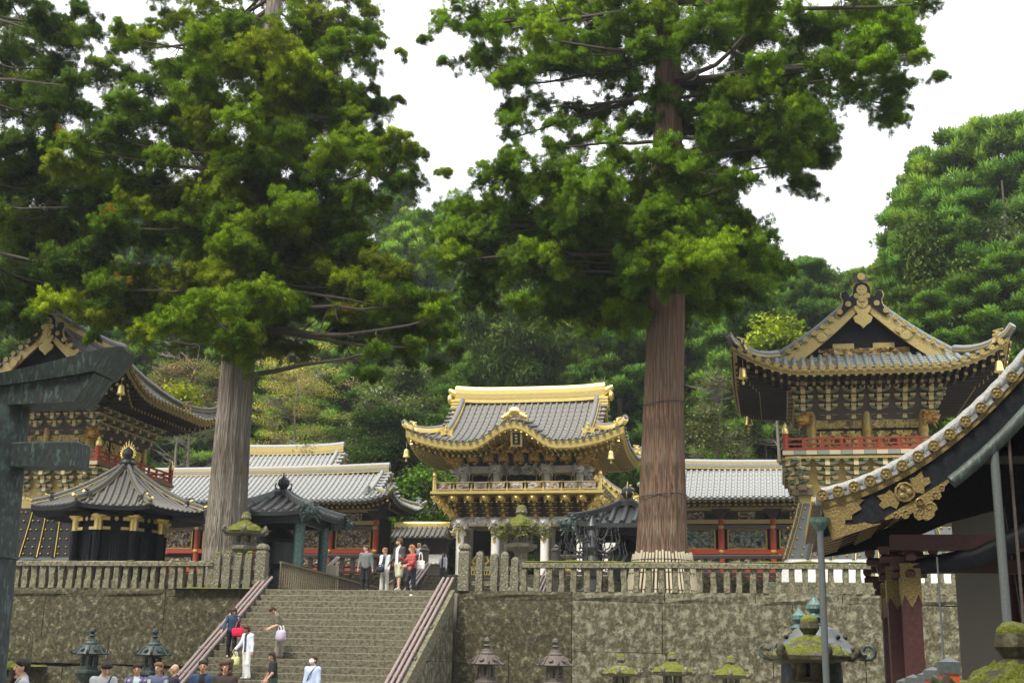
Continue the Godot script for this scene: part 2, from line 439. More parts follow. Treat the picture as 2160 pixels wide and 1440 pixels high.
func camera_sky_light() -> void:
	var cam := Camera3D.new()
	cam.name = "camera"
	cam.position = Vector3(0, 1.6, 0)
	cam.rotation_order = EULER_ORDER_YXZ
	cam.rotation_degrees = Vector3(14.66, 12.0, 1.2)
	cam.fov = 30.33
	cam.near = 0.3
	cam.far = 900.0
	add_child(cam)
	cam.current = true
	var we := WorldEnvironment.new()
	we.name = "world"
	var env := Environment.new()
	env.background_mode = Environment.BG_SKY
	var sm := ProceduralSkyMaterial.new()
	# overcast: the zenith is about three times as bright as the horizon
	sm.sky_top_color = Color(0.98, 0.985, 1.0)
	sm.sky_horizon_color = Color(0.222, 0.223, 0.233).linear_to_srgb()
	sm.sky_curve = 4.5
	sm.ground_bottom_color = Color(0.3, 0.3, 0.28)
	sm.ground_horizon_color = Color(0.6, 0.6, 0.6)
	sm.sky_energy_multiplier = 1.7
	var sky := Sky.new()
	sky.sky_material = sm
	env.sky = sky
	env.tonemap_mode = Environment.TONE_MAPPER_LINEAR
	env.tonemap_exposure = 2.05
	env.sdfgi_enabled = true
	env.ssao_enabled = true
	env.ssil_enabled = true
	env.fog_enabled = true
	env.fog_density = 0.00028
	env.fog_light_color = Color(0.86, 0.89, 0.93)
	we.environment = env
	add_child(we)
	# the bright part of the cloud cover, high on the left behind the viewer
	var sun := DirectionalLight3D.new()
	sun.name = "sun"
	sun.light_energy = 1.1
	sun.light_color = Color(1.0, 0.97, 0.9)
	sun.light_angular_distance = 20.0
	sun.shadow_enabled = true
	sun.rotation_degrees = Vector3(-56, -28, 0)
	add_child(sun)

# one stone: corners bl, br, tr, tl in a plane, placed by t (plane x, y; outwards z)
func stone(p: Array, deep: float, t: Transform3D, rng: RandomNumberGenerator, rough := 0.03, gap := 0.012) -> B:
	var b := B.new()
	var m: Vector2 = (p[0] + p[1] + p[2] + p[3]) / 4.0
	var q := []
	for k in 4:
		var d: Vector2 = p[k] - m
		q.append(m + d * (1.0 - gap / maxf(0.08, d.length())))
	var nx := 4
	var ny := 3
	var g := []
	for j in ny + 1:
		for i in nx + 1:
			var u := float(i) / nx
			var w := float(j) / ny
			var a: Vector2 = q[0].lerp(q[1], u).lerp(q[3].lerp(q[2], u), w)
			var z := 0.0
			if i == 0 or j == 0 or i == nx or j == ny:
				z = -rough * 1.2
			else:
				z = rng.randf_range(-rough, rough)
			g.append(t * Vector3(a.x, a.y, z))
	for j in ny:
		for i in nx:
			var a := j * (nx + 1) + i
			b.quad(g[a], g[a + 1], g[a + nx + 2], g[a + nx + 1])
	var ring := []
	for k in 4:
		ring.append(q[k])
	var front := [g[0], g[nx], g[(nx + 1) * (ny + 1) - 1], g[(nx + 1) * ny]]
	for k in 4:
		var l := (k + 1) % 4
		b.quad(t * Vector3(ring[k].x, ring[k].y, -deep), t * Vector3(ring[l].x, ring[l].y, -deep), front[l], front[k])
	return b

# courses: list of [y0, y1, mean width, material]; fills x0..x1
func stone_courses(owner_: Node, x0: float, x1: float, courses: Array, t: Transform3D, sd: int, deep := 0.6, wav := 0.07) -> void:
	var rng := RandomNumberGenerator.new()
	rng.seed = sd
	for j in courses.size():
		var co: Array = courses[j]
		var x := x0
		while x < x1 - 0.01:
			var w: float = co[2] * rng.randf_range(0.7, 1.35)
			var xe := x + w
			if x1 - xe < co[2] * 0.5:
				xe = x1
			var yb := func(xx: float, lev: int) -> float:
				return 0.0 if lev == 0 or lev == courses.size() else wav * sin(xx * 1.7 + lev * 2.1 + sd)
			var s := rng.randf_range(-0.08, 0.08)
			if xe == x1:
				s = 0.0
			var p := [Vector2(x, co[0] + yb.call(x, j)), Vector2(xe, co[0] + yb.call(xe, j)), Vector2(xe, co[1] + yb.call(xe, j + 1)), Vector2(x, co[1] + yb.call(x, j + 1))]
			obj("stone", stone(p, deep, t, rng), M[co[3]], owner_)
			x = xe

func moss_strip(x0: float, x1: float, y: float, z: float, w: float, sd: int, cover := 0.6) -> B:
	var b := B.new()
	var f := noise(FastNoiseLite.TYPE_SIMPLEX_SMOOTH, 0.5, sd, 3)
	var n := int((x1 - x0) / 0.07)
	for i in n:
		var xa := x0 + (x1 - x0) * i / n
		var xb := x0 + (x1 - x0) * (i + 1) / n
		var prof := []
		for x in [xa, xb]:
			var h := maxf(0.0, f.get_noise_1d(x * 2.0) * 0.5 + cover - 0.5) * 0.13
			if x == x0 or x == x1:
				h = 0.0
			h += 0.006 * f.get_noise_1d(x * 31.0)
			prof.append(h)
		if prof[0] <= 0.004 and prof[1] <= 0.004:
			continue
		var P := []
		for k in 2:
			var x := xa if k == 0 else xb
			var h := maxf(prof[k], 0.002)
			P.append([Vector3(x, y + 0.003, z + w * 0.5), Vector3(x, y + h * 0.8, z + w * 0.42), Vector3(x, y + h, z + w * 0.05), Vector3(x, y + h * 0.75, z - w * 0.4), Vector3(x, y + 0.003, z - w * 0.5)])
		for s in 4:
			b.quad(P[0][s], P[1][s], P[1][s + 1], P[0][s + 1])
	return b

func setting() -> void:
	var b := B.new()
	b.quad(Vector3(-500, 0, 60), Vector3(500, 0, 60), Vector3(500, 0, -600), Vector3(-500, 0, -600))
	structure("ground", b, M.gravel)
	b = B.new()
	b.box(Vector3(-5, 1.99, -50.2), Vector3(130, 4.1, 18.8))
	structure("middle_terrace_ground", b, M.gravel)
	b = B.new()
	b.box(Vector3(-5, 2.98, -69.95), Vector3(130, 6.04, 20.5))
	structure("upper_terrace_ground", b, M.gravel)
	# wooded slope behind
	var f := noise(FastNoiseLite.TYPE_SIMPLEX_SMOOTH, 0.01, 5, 3)
	b = B.new()
	for i in range(-30, 30):
		for j in 26:
			var q := []
			for w in [[i, j], [i + 1, j], [i + 1, j + 1], [i, j + 1]]:
				var x: float = w[0] * 8.0
				var z: float = -80.0 - w[1] * 7.0
				q.append(Vector3(x, hill(x, z) + f.get_noise_2d(x * 4.0, z * 4.0) * 1.5, z))
			b.quad(q[0], q[1], q[2], q[3])
	structure("hill", b, M.forest_floor)

func hill(x: float, z: float) -> float:
	var d := maxf(0.0, -z - 80.0)
	d = minf(d, 62.0) - 0.2 * maxf(0.0, d - 62.0)
	return 5.5 + d * 0.3 + 0.0012 * d * d + maxf(0.0, x - 12.0) * 0.06 + maxf(0.0, -x - 55.0) * 0.05

func walls_and_stairs() -> void:
	# retaining walls either side of the stairs
	var t := Transform3D(Basis(), Vector3(0, 0, -40.0))
	var wl := thing("retaining_wall", "dark lichen-covered stone retaining wall left of the stairs, behind two bronze lanterns", "wall")
	stone_courses(wl, -45.0, -16.95, [[0.0, 0.62, 1.1, "wall_stone"], [0.62, 1.5, 1.6, "wall_stone"], [1.5, 2.5, 2.6, "wall_stone"], [2.5, 3.74, 3.4, "wall_stone"], [3.74, 4.06, 3.2, "wall_stone"]], t, 3)
	obj("moss", moss_strip(-20.0, -17.0, 4.06, -39.96, 0.3, 7, 0.8), M.moss, wl)
	obj("moss", moss_strip(-26.4, -24.4, 1.42, -39.86, 0.5, 8, 0.75), M.moss, wl)
	var wr := thing("retaining_wall", "pale mottled stone retaining wall right of the stairs, below the long mossy balustrade", "wall")
	stone_courses(wr, -10.15, -6.4, [[0.0, 1.02, 1.6, "wall_stone"], [1.02, 2.28, 1.9, "wall_stone"], [2.28, 3.74, 3.7, "wall_stone"], [3.74, 4.06, 3.0, "wall_stone"]], t, 5)
	stone_courses(wr, -6.4, 22.0, [[0.0, 1.02, 2.2, "wall_stone_pale"], [1.02, 2.28, 2.9, "wall_stone_pale"], [2.28, 3.74, 3.3, "wall_stone_pale"], [3.74, 4.06, 3.0, "wall_stone_pale"]], t, 6)
	# the stairs
	var st := thing("stone_stairs", "wide flight of worn stone steps with dark stains between two pipe handrails", "stairs")
	var rng := RandomNumberGenerator.new()
	rng.seed = 31
	for k in 20:
		var y := 0.2025 * (k + 1)
		var zf := -32.8 - k * 0.36
		var x := -16.6
		var cuts := [x]
		while x < -12.2:
			x += rng.randf_range(1.2, 2.6)
			if x < -11.3:
				cuts.append(x)
		cuts.append(-10.5)
		for i in cuts.size() - 1:
			var b := B.new()
			var gx := 0.006
			b.slab(Vector3((cuts[i] + cuts[i + 1]) * 0.5, y - 0.12 - rng.randf() * 0.006, zf - 0.36 + rng.randf_range(-0.008, 0.008)), Vector3(cuts[i + 1] - cuts[i] - gx, 0.23, 0.72), 0.018)
			obj("step_block", b, M.step_stone, st)
	for s in 2:
		# sloping side stones and the cheek wall below them
		var xs := -16.78 if s == 0 else -10.33
		for k in 5:
			var z0 := -32.3 - k * 1.5
			var z1 := z0 - 1.48
			var y0 := -0.25 + k * 0.5625 * 1.5
			var y1 := y0 + 0.5625 * 1.48
			var b := B.new()
			var hw := 0.17
			b.hexa([Vector3(xs - hw, y0 - 0.4, z0), Vector3(xs + hw, y0 - 0.4, z0), Vector3(xs + hw, y1 - 0.4, z1), Vector3(xs - hw, y1 - 0.4, z1),
				Vector3(xs - hw, y0 + 0.12, z0), Vector3(xs + hw, y0 + 0.12, z0), Vector3(xs + hw, y1 + 0.12, z1), Vector3(xs - hw, y1 + 0.12, z1)])
			obj("side_stone", b, M.fence_stone, st)
		var turn := Basis(Vector3.UP, PI / 2 if s == 1 else -PI / 2)
		var tw := Transform3D(turn, Vector3(xs + (0.13 if s == 1 else -0.13), 0, -40.0 if s == 1 else -32.4))
		var rg := RandomNumberGenerator.new()
		rg.seed = 50 + s
		for j in 4:
			var y0 := j * 0.92
			var zmax := -40.0
			var zf: float = -32.5 - y0 / 0.5625
			var z := zmax
			while z < zf - 0.3:
				var ze := minf(z + rg.randf_range(1.0, 2.0), zf)
				var yt0 := minf(y0 + 0.92, maxf(y0 + 0.05, (-z - 32.9) * 0.5625))
				var yt1 := minf(y0 + 0.92, maxf(y0 + 0.05, (-ze - 32.9) * 0.5625))
				var p: Array
				if s == 1:
					p = [Vector2(-40.0 - ze, y0), Vector2(-40.0 - z, y0), Vector2(-40.0 - z, yt0), Vector2(-40.0 - ze, yt1)]
				else:
					p = [Vector2(z + 32.4, y0), Vector2(ze + 32.4, y0), Vector2(ze + 32.4, yt1), Vector2(z + 32.4, yt0)]
				obj("stone", stone(p, 0.2, tw, rg, 0.025), M.wall_stone_pale, st)
				z = ze
	# pipe handrails: three pipes each side on short black brackets
	for s in 2:
		var x := -16.95 if s == 0 else -10.68
		var h := thing("pipe_handrail", ["three brownish pink pipes of the handrail on the left side of the stairs", "three brownish pink pipes of the handrail on the right side of the stairs"][s], "handrail", Vector3.ZERO, 0, "pipe handrails of the stairs")
		pipes(h, Vector3(x, 0.32, -32.9), Vector3(x, 4.48, -40.3), 0.16, 0.05)

func pipes(h: Node3D, p: Vector3, q: Vector3, gap: float, r: float) -> void:
	for k in 3:
		var b := B.new()
		var o := Vector3(k * gap, k * 0.0, 0)
		b.tube([p + o, q + o], [r, r], 8)
		var n := 6
		for i in n:
			var m := p.lerp(q, (i + 0.5) / n) + o
			var d := (q - p).normalized() * 0.06
			b.tube([m - d, m + d], [r * 1.25, r * 1.25], 8)
		obj("pipe", b, M.rail_pipe, h)
	for i in 5:
		var b := B.new()
		var m := p.lerp(q, (i + 0.25) / 5.0)
		b.box(m + Vector3(gap, -0.05, 0), Vector3(gap * 2.6, 0.05, 0.09))
		b.box(m + Vector3(gap, -0.3, 0), Vector3(0.07, 0.5, 0.07))
		obj("bracket", b, M.bronze_dark, h)

func baluster_mesh(w: float, h: float, d: float, sd: int, point := 0.0) -> ArrayMesh:
	var rng := RandomNumberGenerator.new()
	rng.seed = sd
	var b := B.new()
	var rings := []
	var ys := [0.0, h * 0.3, h * 0.65, h] if point == 0.0 else [0.0, h * 0.35, h * 0.7, h - point, h - point * 0.35]
	for y in ys:
		var ring := []
		var k: float = 1.0 - 0.06 * y / h
		if point > 0.0 and y > h - point * 0.5:
			k *= 0.72
		for q in [Vector2(-1, 1), Vector2(1, 1), Vector2(1, -1), Vector2(-1, -1)]:
			ring.append(Vector3(q.x * w * 0.5 * k + rng.randf_range(-0.02, 0.02), y, q.y * d * 0.5 * k + rng.randf_range(-0.02, 0.02)))
		rings.append(ring)
	for i in rings.size() - 1:
		for a in 4:
			var e := (a + 1) % 4
			b.quad(rings[i][a], rings[i][e], rings[i + 1][e], rings[i + 1][a])
	var top: Array = rings[rings.size() - 1]
	if point > 0.0:
		for a in 4:
			b.tri(top[a], top[(a + 1) % 4], Vector3(0, h, 0))
	else:
		b.quad(top[0], top[1], top[2], top[3])
	return b.mesh()

func fences() -> void:
	var rng := RandomNumberGenerator.new()
	rng.seed = 77
	for s in 2:
		var x0: float = [-36.0, -7.95][s]
		var x1: float = [-18.75, 12.0][s]
		var pitch: float = [0.345, 0.398][s]
		var w: float = [0.2, 0.175][s]
		var fe := thing("stone_balustrade", ["low stone balustrade along the left wall top, in front of the black octagonal hall", "long stone balustrade with bright moss on its rail along the right wall top"][s], "balustrade", Vector3(0, 4.06, -40.12))
		var kinds := []
		for k in 9:
			kinds.append(baluster_mesh(w, 0.76, 0.2, 100 + s * 10 + k))
		var n := int((x1 - x0) / pitch)
		for i in n + 1:
			put("baluster", kinds[rng.randi() % 9], M.fence_stone, fe, Transform3D(Basis.from_euler(Vector3(rng.randf_range(-0.02, 0.02), rng.randf_range(-0.09, 0.09), rng.randf_range(-0.025, 0.025))), Vector3(x0 + i * pitch + rng.randf_range(-0.018, 0.018), 0, rng.randf_range(-0.015, 0.015))))
		var x := x0 - 0.1
		while x < x1:
			var e := minf(x + rng.randf_range(2.2, 3.2), x1 + 0.1)
			var b := B.new()
			b.slab(Vector3((x + e) * 0.5, 0.84 + rng.randf_range(-0.012, 0.012), rng.randf_range(-0.015, 0.015)), Vector3(e - x - 0.014, 0.17, 0.32), 0.04, Basis.from_euler(Vector3(0, rng.randf_range(-0.004, 0.004), rng.randf_range(-0.005, 0.005))))
			obj("rail_stone", b, M.fence_stone, fe)
			x = e
		obj("moss", moss_strip(x0, x1, 0.923, 0, 0.3, 17 + s, [0.5, 0.78][s]), M.moss, fe)
	# taller posts where the stairs arrive
	for s in 2:
		var fe := thing("stone_post_fence", ["row of tall mottled stone posts with mossy tips left of the stair top", "row of tall mottled stone posts right of the stair top"][s], "fence", Vector3(0, 4.06, -40.15))
		var xs: Array = [[-18.55, -18.17, -17.78, -17.4], [-9.45, -8.95, -8.62, -8.27]][s]
		var hs: Array = [[1.22, 1.24, 1.2, 1.25], [1.28, 1.22, 1.28, 1.1]][s]
		for i in 4:
			var bm := baluster_mesh(0.25, hs[i], 0.24, 200 + s * 10 + i, 0.12)
			put("post", bm, M.fence_stone_mottled, fe, Transform3D(Basis(Vector3.UP, rng.randf_range(-0.06, 0.06)), Vector3(xs[i], 0, 0)))
			if s == 0:
				var b := B.new()
				b.ball(Vector3(xs[i], hs[i] - 0.04, 0), Vector3(0.12, 0.07, 0.12), 8)
				obj("moss", b, M.moss, fe)
		for y in [0.25, 0.72]:
			var b := B.new()
			b.box(Vector3((xs[0] + xs[3]) * 0.5, y, -0.02), Vector3(xs[3] - xs[0] + 0.5, 0.14, 0.1))
			obj("rail_stone", b, M.fence_stone_mottled, fe)
		var x: float = [-16.95, -9.95][s]
		var b := B.new()
		b.lathe(Vector3(x, 0, 0), [Vector2(0.25, 0), Vector2(0.25, 0.05), Vector2(0.24, 1.22), Vector2(0.2, 1.27), Vector2(0.2, 1.31), Vector2(0.25, 1.34), Vector2(0.25, 1.4), Vector2(0.17, 1.5), Vector2(0.0, 1.53)], 4, true, PI / 4)
		obj("newel_post", b, M.fence_stone_mottled, fe)
	# second retaining wall, its stairs and dark balustrade
	var t := Transform3D(Basis(), Vector3(0, 0, -59.6))
	var w2 := thing("retaining_wall", "low dark stone retaining wall in front of the white-columned gate", "wall")
	for q in [[-45.0, -16.9], [-10.2, 25.0]]:
		stone_courses(w2, q[0], q[1], [[4.05, 4.7, 1.3, "wall_stone"], [4.7, 5.5, 1.6, "wall_stone"], [5.5, 6.02, 1.8, "wall_stone"]], t, 41 + int(q[1]), 0.5, 0.05)
	var s2 := thing("stone_stairs", "short dark flight of steps beyond the landing, leading up to the gate", "stairs")
	for k in 11:
		var b := B.new()
		var y := 4.05 + 0.179 * (k + 1)
		b.slab(Vector3(-13.55, y - 0.1, -56.0 - k * 0.34 - 0.34), Vector3(6.0, 0.2, 0.68), 0.015)
		obj("step_block", b, M.step_stone, s2)
	for s in 2:
		var h := thing("pipe_handrail", ["three thin pipes of the handrail left of the far steps", "three thin pipes of the handrail right of the far steps"][s], "handrail", Vector3.ZERO, 0, "pipe handrails of the far steps")
		var x: float = [-16.75, -10.65][s]
		pipes(h, Vector3(x, 4.55, -55.2), Vector3(x, 6.55, -59.4), 0.17, 0.05)
	for s in 2:
		var fe := thing("stone_balustrade", ["dark stone balustrade on the upper terrace left of the far steps", "dark stone balustrade on the upper terrace right of the far steps"][s], "balustrade", Vector3(0, 6.02, -59.8))
		var x0: float = [-26.0, -10.0][s]
		var x1: float = [-17.2, 4.0][s]
		var km := baluster_mesh(0.2, 0.82, 0.2, 300 + s)
		var n := int((x1 - x0) / 0.55)
		for i in n + 1:
			put("baluster", km, M.iron_brown, fe, Transform3D(Basis(), Vector3(x0 + (x1 - x0) * i / n, 0, 0)))
		for y in [0.12, 0.9]:
			var b := B.new()
			b.slab(Vector3((x0 + x1) * 0.5, y, 0), Vector3(x1 - x0 + 0.3, 0.16, 0.28), 0.03)
			obj("rail_stone", b, M.iron_brown, fe)
		var b := B.new()
		b.lathe(Vector3([x1, x0][s] + [0.35, -0.35][s], 0, 0), [Vector2(0.22, 0), Vector2(0.22, 1.12), Vector2(0.26, 1.15), Vector2(0.26, 1.22), Vector2(0.14, 1.3), Vector2(0.16, 1.36), Vector2(0.0, 1.5)], 8)
		obj("newel_post", b, M.iron_brown, fe)
	# wooden slat rail running back from the stair top
	slat_rail("wooden slat railing running back from the left end of the stair top", Vector3(-16.5, 4.06, -40.7), Vector3(-17.3, 4.06, -54.5), 0.95)
	slat_rail("short wooden slat railing on the landing, below the far handrail", Vector3(-16.0, 4.06, -50.0), Vector3(-13.2, 4.06, -43.4), 0.62)

func slat_rail(label: String, p: Vector3, q: Vector3, h: float) -> void:
	var r := thing("wooden_railing", label, "railing")
	var n := int(p.distance_to(q) / 0.24)
	var one := B.new()
	one.box(Vector3(0, h * 0.5, 0), Vector3(0.075, h, 0.04))
	var m := one.mesh()
	var d := (q - p).normalized()
	var turn := Basis(Vector3.UP, atan2(-d.z, d.x))
	for i in n + 1:
		put("slat", m, M.old_wood, r, Transform3D(turn, p.lerp(q, float(i) / n)))
	for y in [0.12, h]:
		var b := B.new()
		b.beam(p + Vector3(0, y, 0), q + Vector3(0, y, 0), 0.11, 0.07)
		obj("rail", b, M.old_wood, r)

# height of a hip-and-gable roof; sd 0 front (+z), 1 back, 2 right (+x), 3 left
func rh(o: Dictionary, x: float, z: float, sd: int) -> float:
	var d: float = (o.b - absf(z)) if sd < 2 else (o.a - absf(x))
	var qd: float = (o.a - absf(x)) if sd < 2 else (o.b - absf(z))
	d = maxf(d, 0.0)
	var t: float = d / o.b
	var y: float = o.ye + o.H * ((1.0 - o.q) * t + o.q * t * t)
	var k := clampf(1.0 - qd / o.L, 0, 1)
	y += o.U * k * k * pow(clampf(1.0 - d / (o.b * 0.7), 0, 1), 1.5)
	if sd == 0 and o.has("K"):
		var c := absf(x) / float(o.wk)
		if c < 1.0:
			y = maxf(y, o.ye + o.K * (0.5 + 0.5 * cos(PI * c)) + 0.2 * d)
	return y

func rp(o: Dictionary, u: float, d: float, sd: int, lift := 0.0) -> Vector3:
	match sd:
		0: return Vector3(u, rh(o, u, o.b - d, 0) + lift, o.b - d)
		1: return Vector3(-u, rh(o, -u, -o.b + d, 1) + lift, -o.b + d)
		2: return Vector3(o.a - d, rh(o, o.a - d, -u, 2) + lift, -u)
	return Vector3(-o.a + d, rh(o, -o.a + d, u, 3) + lift, u)

func dend(o: Dictionary, u: float, sd: int) -> float:
	if sd < 2:
		if absf(u) <= o.xg + o.over + 0.001:
			return o.b
		return maxf(0.0, o.a - absf(u))
	return minf(maxf(0.0, o.b - absf(u)), o.a - o.xg)

func sweep_bar(b: B, pts: Array, w: float, h: float, up := Vector3.UP) -> void:
	var rings := []
	for i in pts.size():
		var d: Vector3 = (pts[mini(i + 1, pts.size() - 1)] - pts[maxi(i - 1, 0)]).normalized()
		var s := d.cross(up).normalized()
		var p: Vector3 = pts[i]
		rings.append([p - s * w * 0.5, p + s * w * 0.5, p + s * w * 0.5 + up * h, p - s * w * 0.5 + up * h])
	for i in rings.size() - 1:
		for k in 4:
			var j := (k + 1) % 4
			b.quad(rings[i][j], rings[i][k], rings[i + 1][k], rings[i + 1][j])
	var e := rings.size() - 1
	b.quad(rings[0][0], rings[0][1], rings[0][2], rings[0][3])
	b.quad(rings[e][3], rings[e][2], rings[e][1], rings[e][0])

func ridge(parent: Node, called: String, pts: Array, w: float, h: float, core: Material, side: Material, top: Material) -> void:
	var b := B.new()
	sweep_bar(b, pts, w, h)
	var m := obj(called, b, core, parent)
	if side:
		b = B.new()
		var lifted := []
		for p in pts:
			lifted.append(p + Vector3(0, h * 0.3, 0))
		sweep_bar(b, lifted, w + 0.03, h * 0.42)
		obj("ridge_band", b, side, parent)
	b = B.new()
	var up := []
	var rs := []
	for p in pts:
		up.append(p + Vector3(0, h, 0))
		rs.append(w * 0.5)
	b.tube(up, rs, 8)
	obj("ridge_top", b, top, parent)

func disc_mesh(r: float, deep: float, leaves := true) -> ArrayMesh:
	var b := B.new()
	b.lathe(Vector3.ZERO, [Vector2(r, 0), Vector2(r, deep), Vector2(r * 0.84, deep * 1.05), Vector2(r * 0.8, deep * 0.7), Vector2(0, deep * 0.7)], 10)
	if leaves:
		for k in 3:
			var a := TAU * k / 3.0
			b.ball(Vector3(sin(a) * r * 0.4, deep * 0.75, cos(a) * r * 0.4), Vector3(r * 0.3, deep * 0.35, r * 0.3), 6)
	var o := B.new()
	o.add(b, Transform3D(Basis(Vector3.RIGHT, PI / 2), Vector3.ZERO))
	return o.mesh()

# hip-and-gable tiled roof with rolls, caps, eaves, rafters, ridges and gables
func irimoya(parent: Node, o: Dictionary, at: Transform3D) -> MeshInstance3D:
	var w: float = o.w
	var r: float = o.r
	var step: float = o.get("step", 0.34)
	var base := B.new()
	var roof := MeshInstance3D.new()
	var sides: Array = o.get("sides", [0, 1, 2, 3])
	var rolls := []
	for sd in 4:
		var half: float = o.a if sd < 2 else o.b
		var n := int(round(2.0 * half / w))
		var ww := 2.0 * half / n
		for i in n:
			var u0 := -half + i * ww
			var u1 := u0 + ww
			var e0 := dend(o, u0, sd)
			var e1 := dend(o, u1, sd)
			if e0 == 0.0 and e1 == 0.0:
				continue
			if absf(e0 - e1) > ww * 1.5:
				e0 = minf(e0, e1)
				e1 = e0
			var m := maxi(1, int(ceil(maxf(e0, e1) / step)))
			for k in m:
				var a0 := minf(k * step, e0)
				var a1 := minf((k + 1) * step, e0)
				var c0 := minf(k * step, e1)
				var c1 := minf((k + 1) * step, e1)
				var l := 0.03
				base.quad(rp(o, u0, a0, sd, l), rp(o, u1, c0, sd, l), rp(o, u1, c1, sd), rp(o, u0, a1, sd))
				if k > 0 and sd in sides:
					base.quad(rp(o, u0, a0, sd), rp(o, u1, c0, sd), rp(o, u1, c0, sd, l), rp(o, u0, a0, sd, l))
			if sd in sides and i > 0:
				rolls.append([sd, u0])
	roof.name = nm(parent, "roof")
	roof.mesh = base.mesh()
	roof.material_override = o.tile
	roof.transform = at
	parent.add_child(roof, true)
	var cap := disc_mesh(r * 1.12, 0.05, o.get("leaves", true))
	for q in rolls:
		var sd: int = q[0]
		var u: float = q[1]
		var e := dend(o, u, sd)
		if e < 0.12:
			continue
		var side_dir: Vector3 = [Vector3(1, 0, 0), Vector3(-1, 0, 0), Vector3(0, 0, -1), Vector3(0, 0, 1)][sd]
		var b := B.new()
		var m := maxi(1, int(ceil(e / step)))
		var d0 := -0.03
		for k in m:
			var d1 := minf((k + 1) * step, e)
			var p := rp(o, u, maxf(d0, 0.0), sd, 0.03)
			if d0 < 0:
				var dir0 := rp(o, u, 0.0, sd) - rp(o, u, 0.1, sd)
				p += dir0.normalized() * 0.03
			var t := rp(o, u, d1, sd, 0.03)
			var dir := (t - p).normalized()
			var up := side_dir.cross(dir).normalized()
			var arcs := []
			for w2 in [[p, r], [t, r * 0.86]]:
				var arc := []
				for s in 6:
					var an := PI * s / 5.0
					arc.append([w2[0] + (side_dir * cos(an) + up * sin(an)) * w2[1], side_dir * cos(an) + up * sin(an)])
				arcs.append(arc)
			for s in 5:
				b.t3(arcs[0][s][0], arcs[1][s][0], arcs[1][s + 1][0], arcs[0][s][1], arcs[1][s][1], arcs[1][s + 1][1])
				b.t3(arcs[0][s][0], arcs[1][s + 1][0], arcs[0][s + 1][0], arcs[0][s][1], arcs[1][s + 1][1], arcs[0][s + 1][1])
			for s in 4:
				b.tri(arcs[0][0][0], arcs[0][s + 1][0], arcs[0][s + 2][0])
			d0 = d1
		obj("tile_row", b, o.tile, roof)
		var p0 := rp(o, u, 0.0, sd, 0.03)
		var out := rp(o, u, 0.0, sd) - rp(o, u, 0.15, sd)
		out = out.normalized()
		var flat_out := Vector3(out.x, out.y * 0.4, out.z).normalized()
		var bz := Basis(side_dir, flat_out.cross(side_dir), flat_out)
		put("tile_cap", cap, o.cap, roof, Transform3D(bz, p0 + out * 0.03))
	# eave boards, soffit and rafters
	var fb := B.new()
	var so := B.new()
	var ra := B.new()
	var re := B.new()
	var tf: float = o.get("tf", 0.24)
	var dw: float = o.dw
	for sd in 4:
		var half: float = o.a if sd < 2 else o.b
		var n := int(round(2.0 * half / 0.3))
		for i in n:
			var u0 := -half + 2.0 * half * i / n
			var u1 := -half + 2.0 * half * (i + 1) / n
			var q := []
			for e in [[u0, 0.02, -0.005], [u1, 0.02, -0.005], [u1, 0.16, -0.005], [u0, 0.16, -0.005], [u0, 0.05, -tf], [u1, 0.05, -tf], [u1, 0.2, -tf], [u0, 0.2, -tf]]:
				var p := rp(o, e[0], 0.0, sd)
				var p2 := rp(o, e[0], e[1], sd)
				q.append(Vector3(p2.x, p.y + e[2], p2.z))
			fb.quad(q[4], q[5], q[1], q[0])
			fb.quad(q[7], q[6], q[5], q[4])
			fb.quad(q[3], q[2], q[6], q[7])
			var in0 := minf(dw, half - absf(u0))
			var in1 := minf(dw, half - absf(u1))
			var s0 := rp(o, u0, 0.0, sd)
			var s1 := rp(o, u1, 0.0, sd)
			var i0 := rp(o, u0, in0, sd)
			var i1 := rp(o, u1, in1, sd)
			var f0: float = in0 / dw
			var f1: float = in1 / dw
			var yi: float = o.ye - tf + o.get("rise", 0.25)
			so.quad(Vector3(i0.x, lerpf(s0.y - tf + 0.06, yi, f0), i0.z), Vector3(i1.x, lerpf(s1.y - tf + 0.06, yi, f1), i1.z), s1 - Vector3(0, tf - 0.06, 0), s0 - Vector3(0, tf - 0.06, 0))
			if in0 > 0.3 and sd in o.get("rafter_sides", [0, 2, 3]):
				var pa := rp(o, u0, 0.12, sd)
				pa.y = s0.y - tf - 0.0
				var pb := Vector3(i0.x, lerpf(s0.y - tf, yi - 0.06, f0), i0.z)
				ra.beam(pa, pb, 0.1, 0.11)
				re.beam(pa + (pa - pb).normalized() * 0.03, pa, 0.115, 0.125)
				var pc := pa.lerp(pb, 0.38) - Vector3(0, 0.15, 0)
				ra.beam(pc, pb - Vector3(0, 0.14, 0), 0.1, 0.11)
				re.beam(pc + (pa - pb).normalized() * 0.03, pc, 0.115, 0.125)
	obj("eave_board", fb, o.fascia, roof)
	obj("soffit", so, o.soffit, roof)
	stuff(obj("rafters", ra, o.rafter, roof))
	stuff(obj("rafter_ends", re, o.rafter_end, roof))
	# gables
	var dg: float = o.a - o.xg
	for s in [-1, 1]:
		if o.get("gable_only", 0) != 0 and s != o.gable_only:
			continue
		var prof := []
		var nn := 14
		var bz: float = o.b - dg
		for i in nn + 1:
			var z: float = -bz + 2.0 * bz * i / nn
			prof.append(Vector2(z, rh(o, 0.0, z, 1)))
		var poly := PackedVector2Array()
		for p in prof:
			poly.push_back(Vector2(-p.x * s, p.y - 0.05))
		var y0: float = prof[0].y
		poly.push_back(Vector2(-bz * s, y0 - 0.15))
		poly.push_back(Vector2(bz * s, y0 - 0.15))
		var turn := Basis(Vector3.UP, PI / 2 * s)
		var b := B.new()
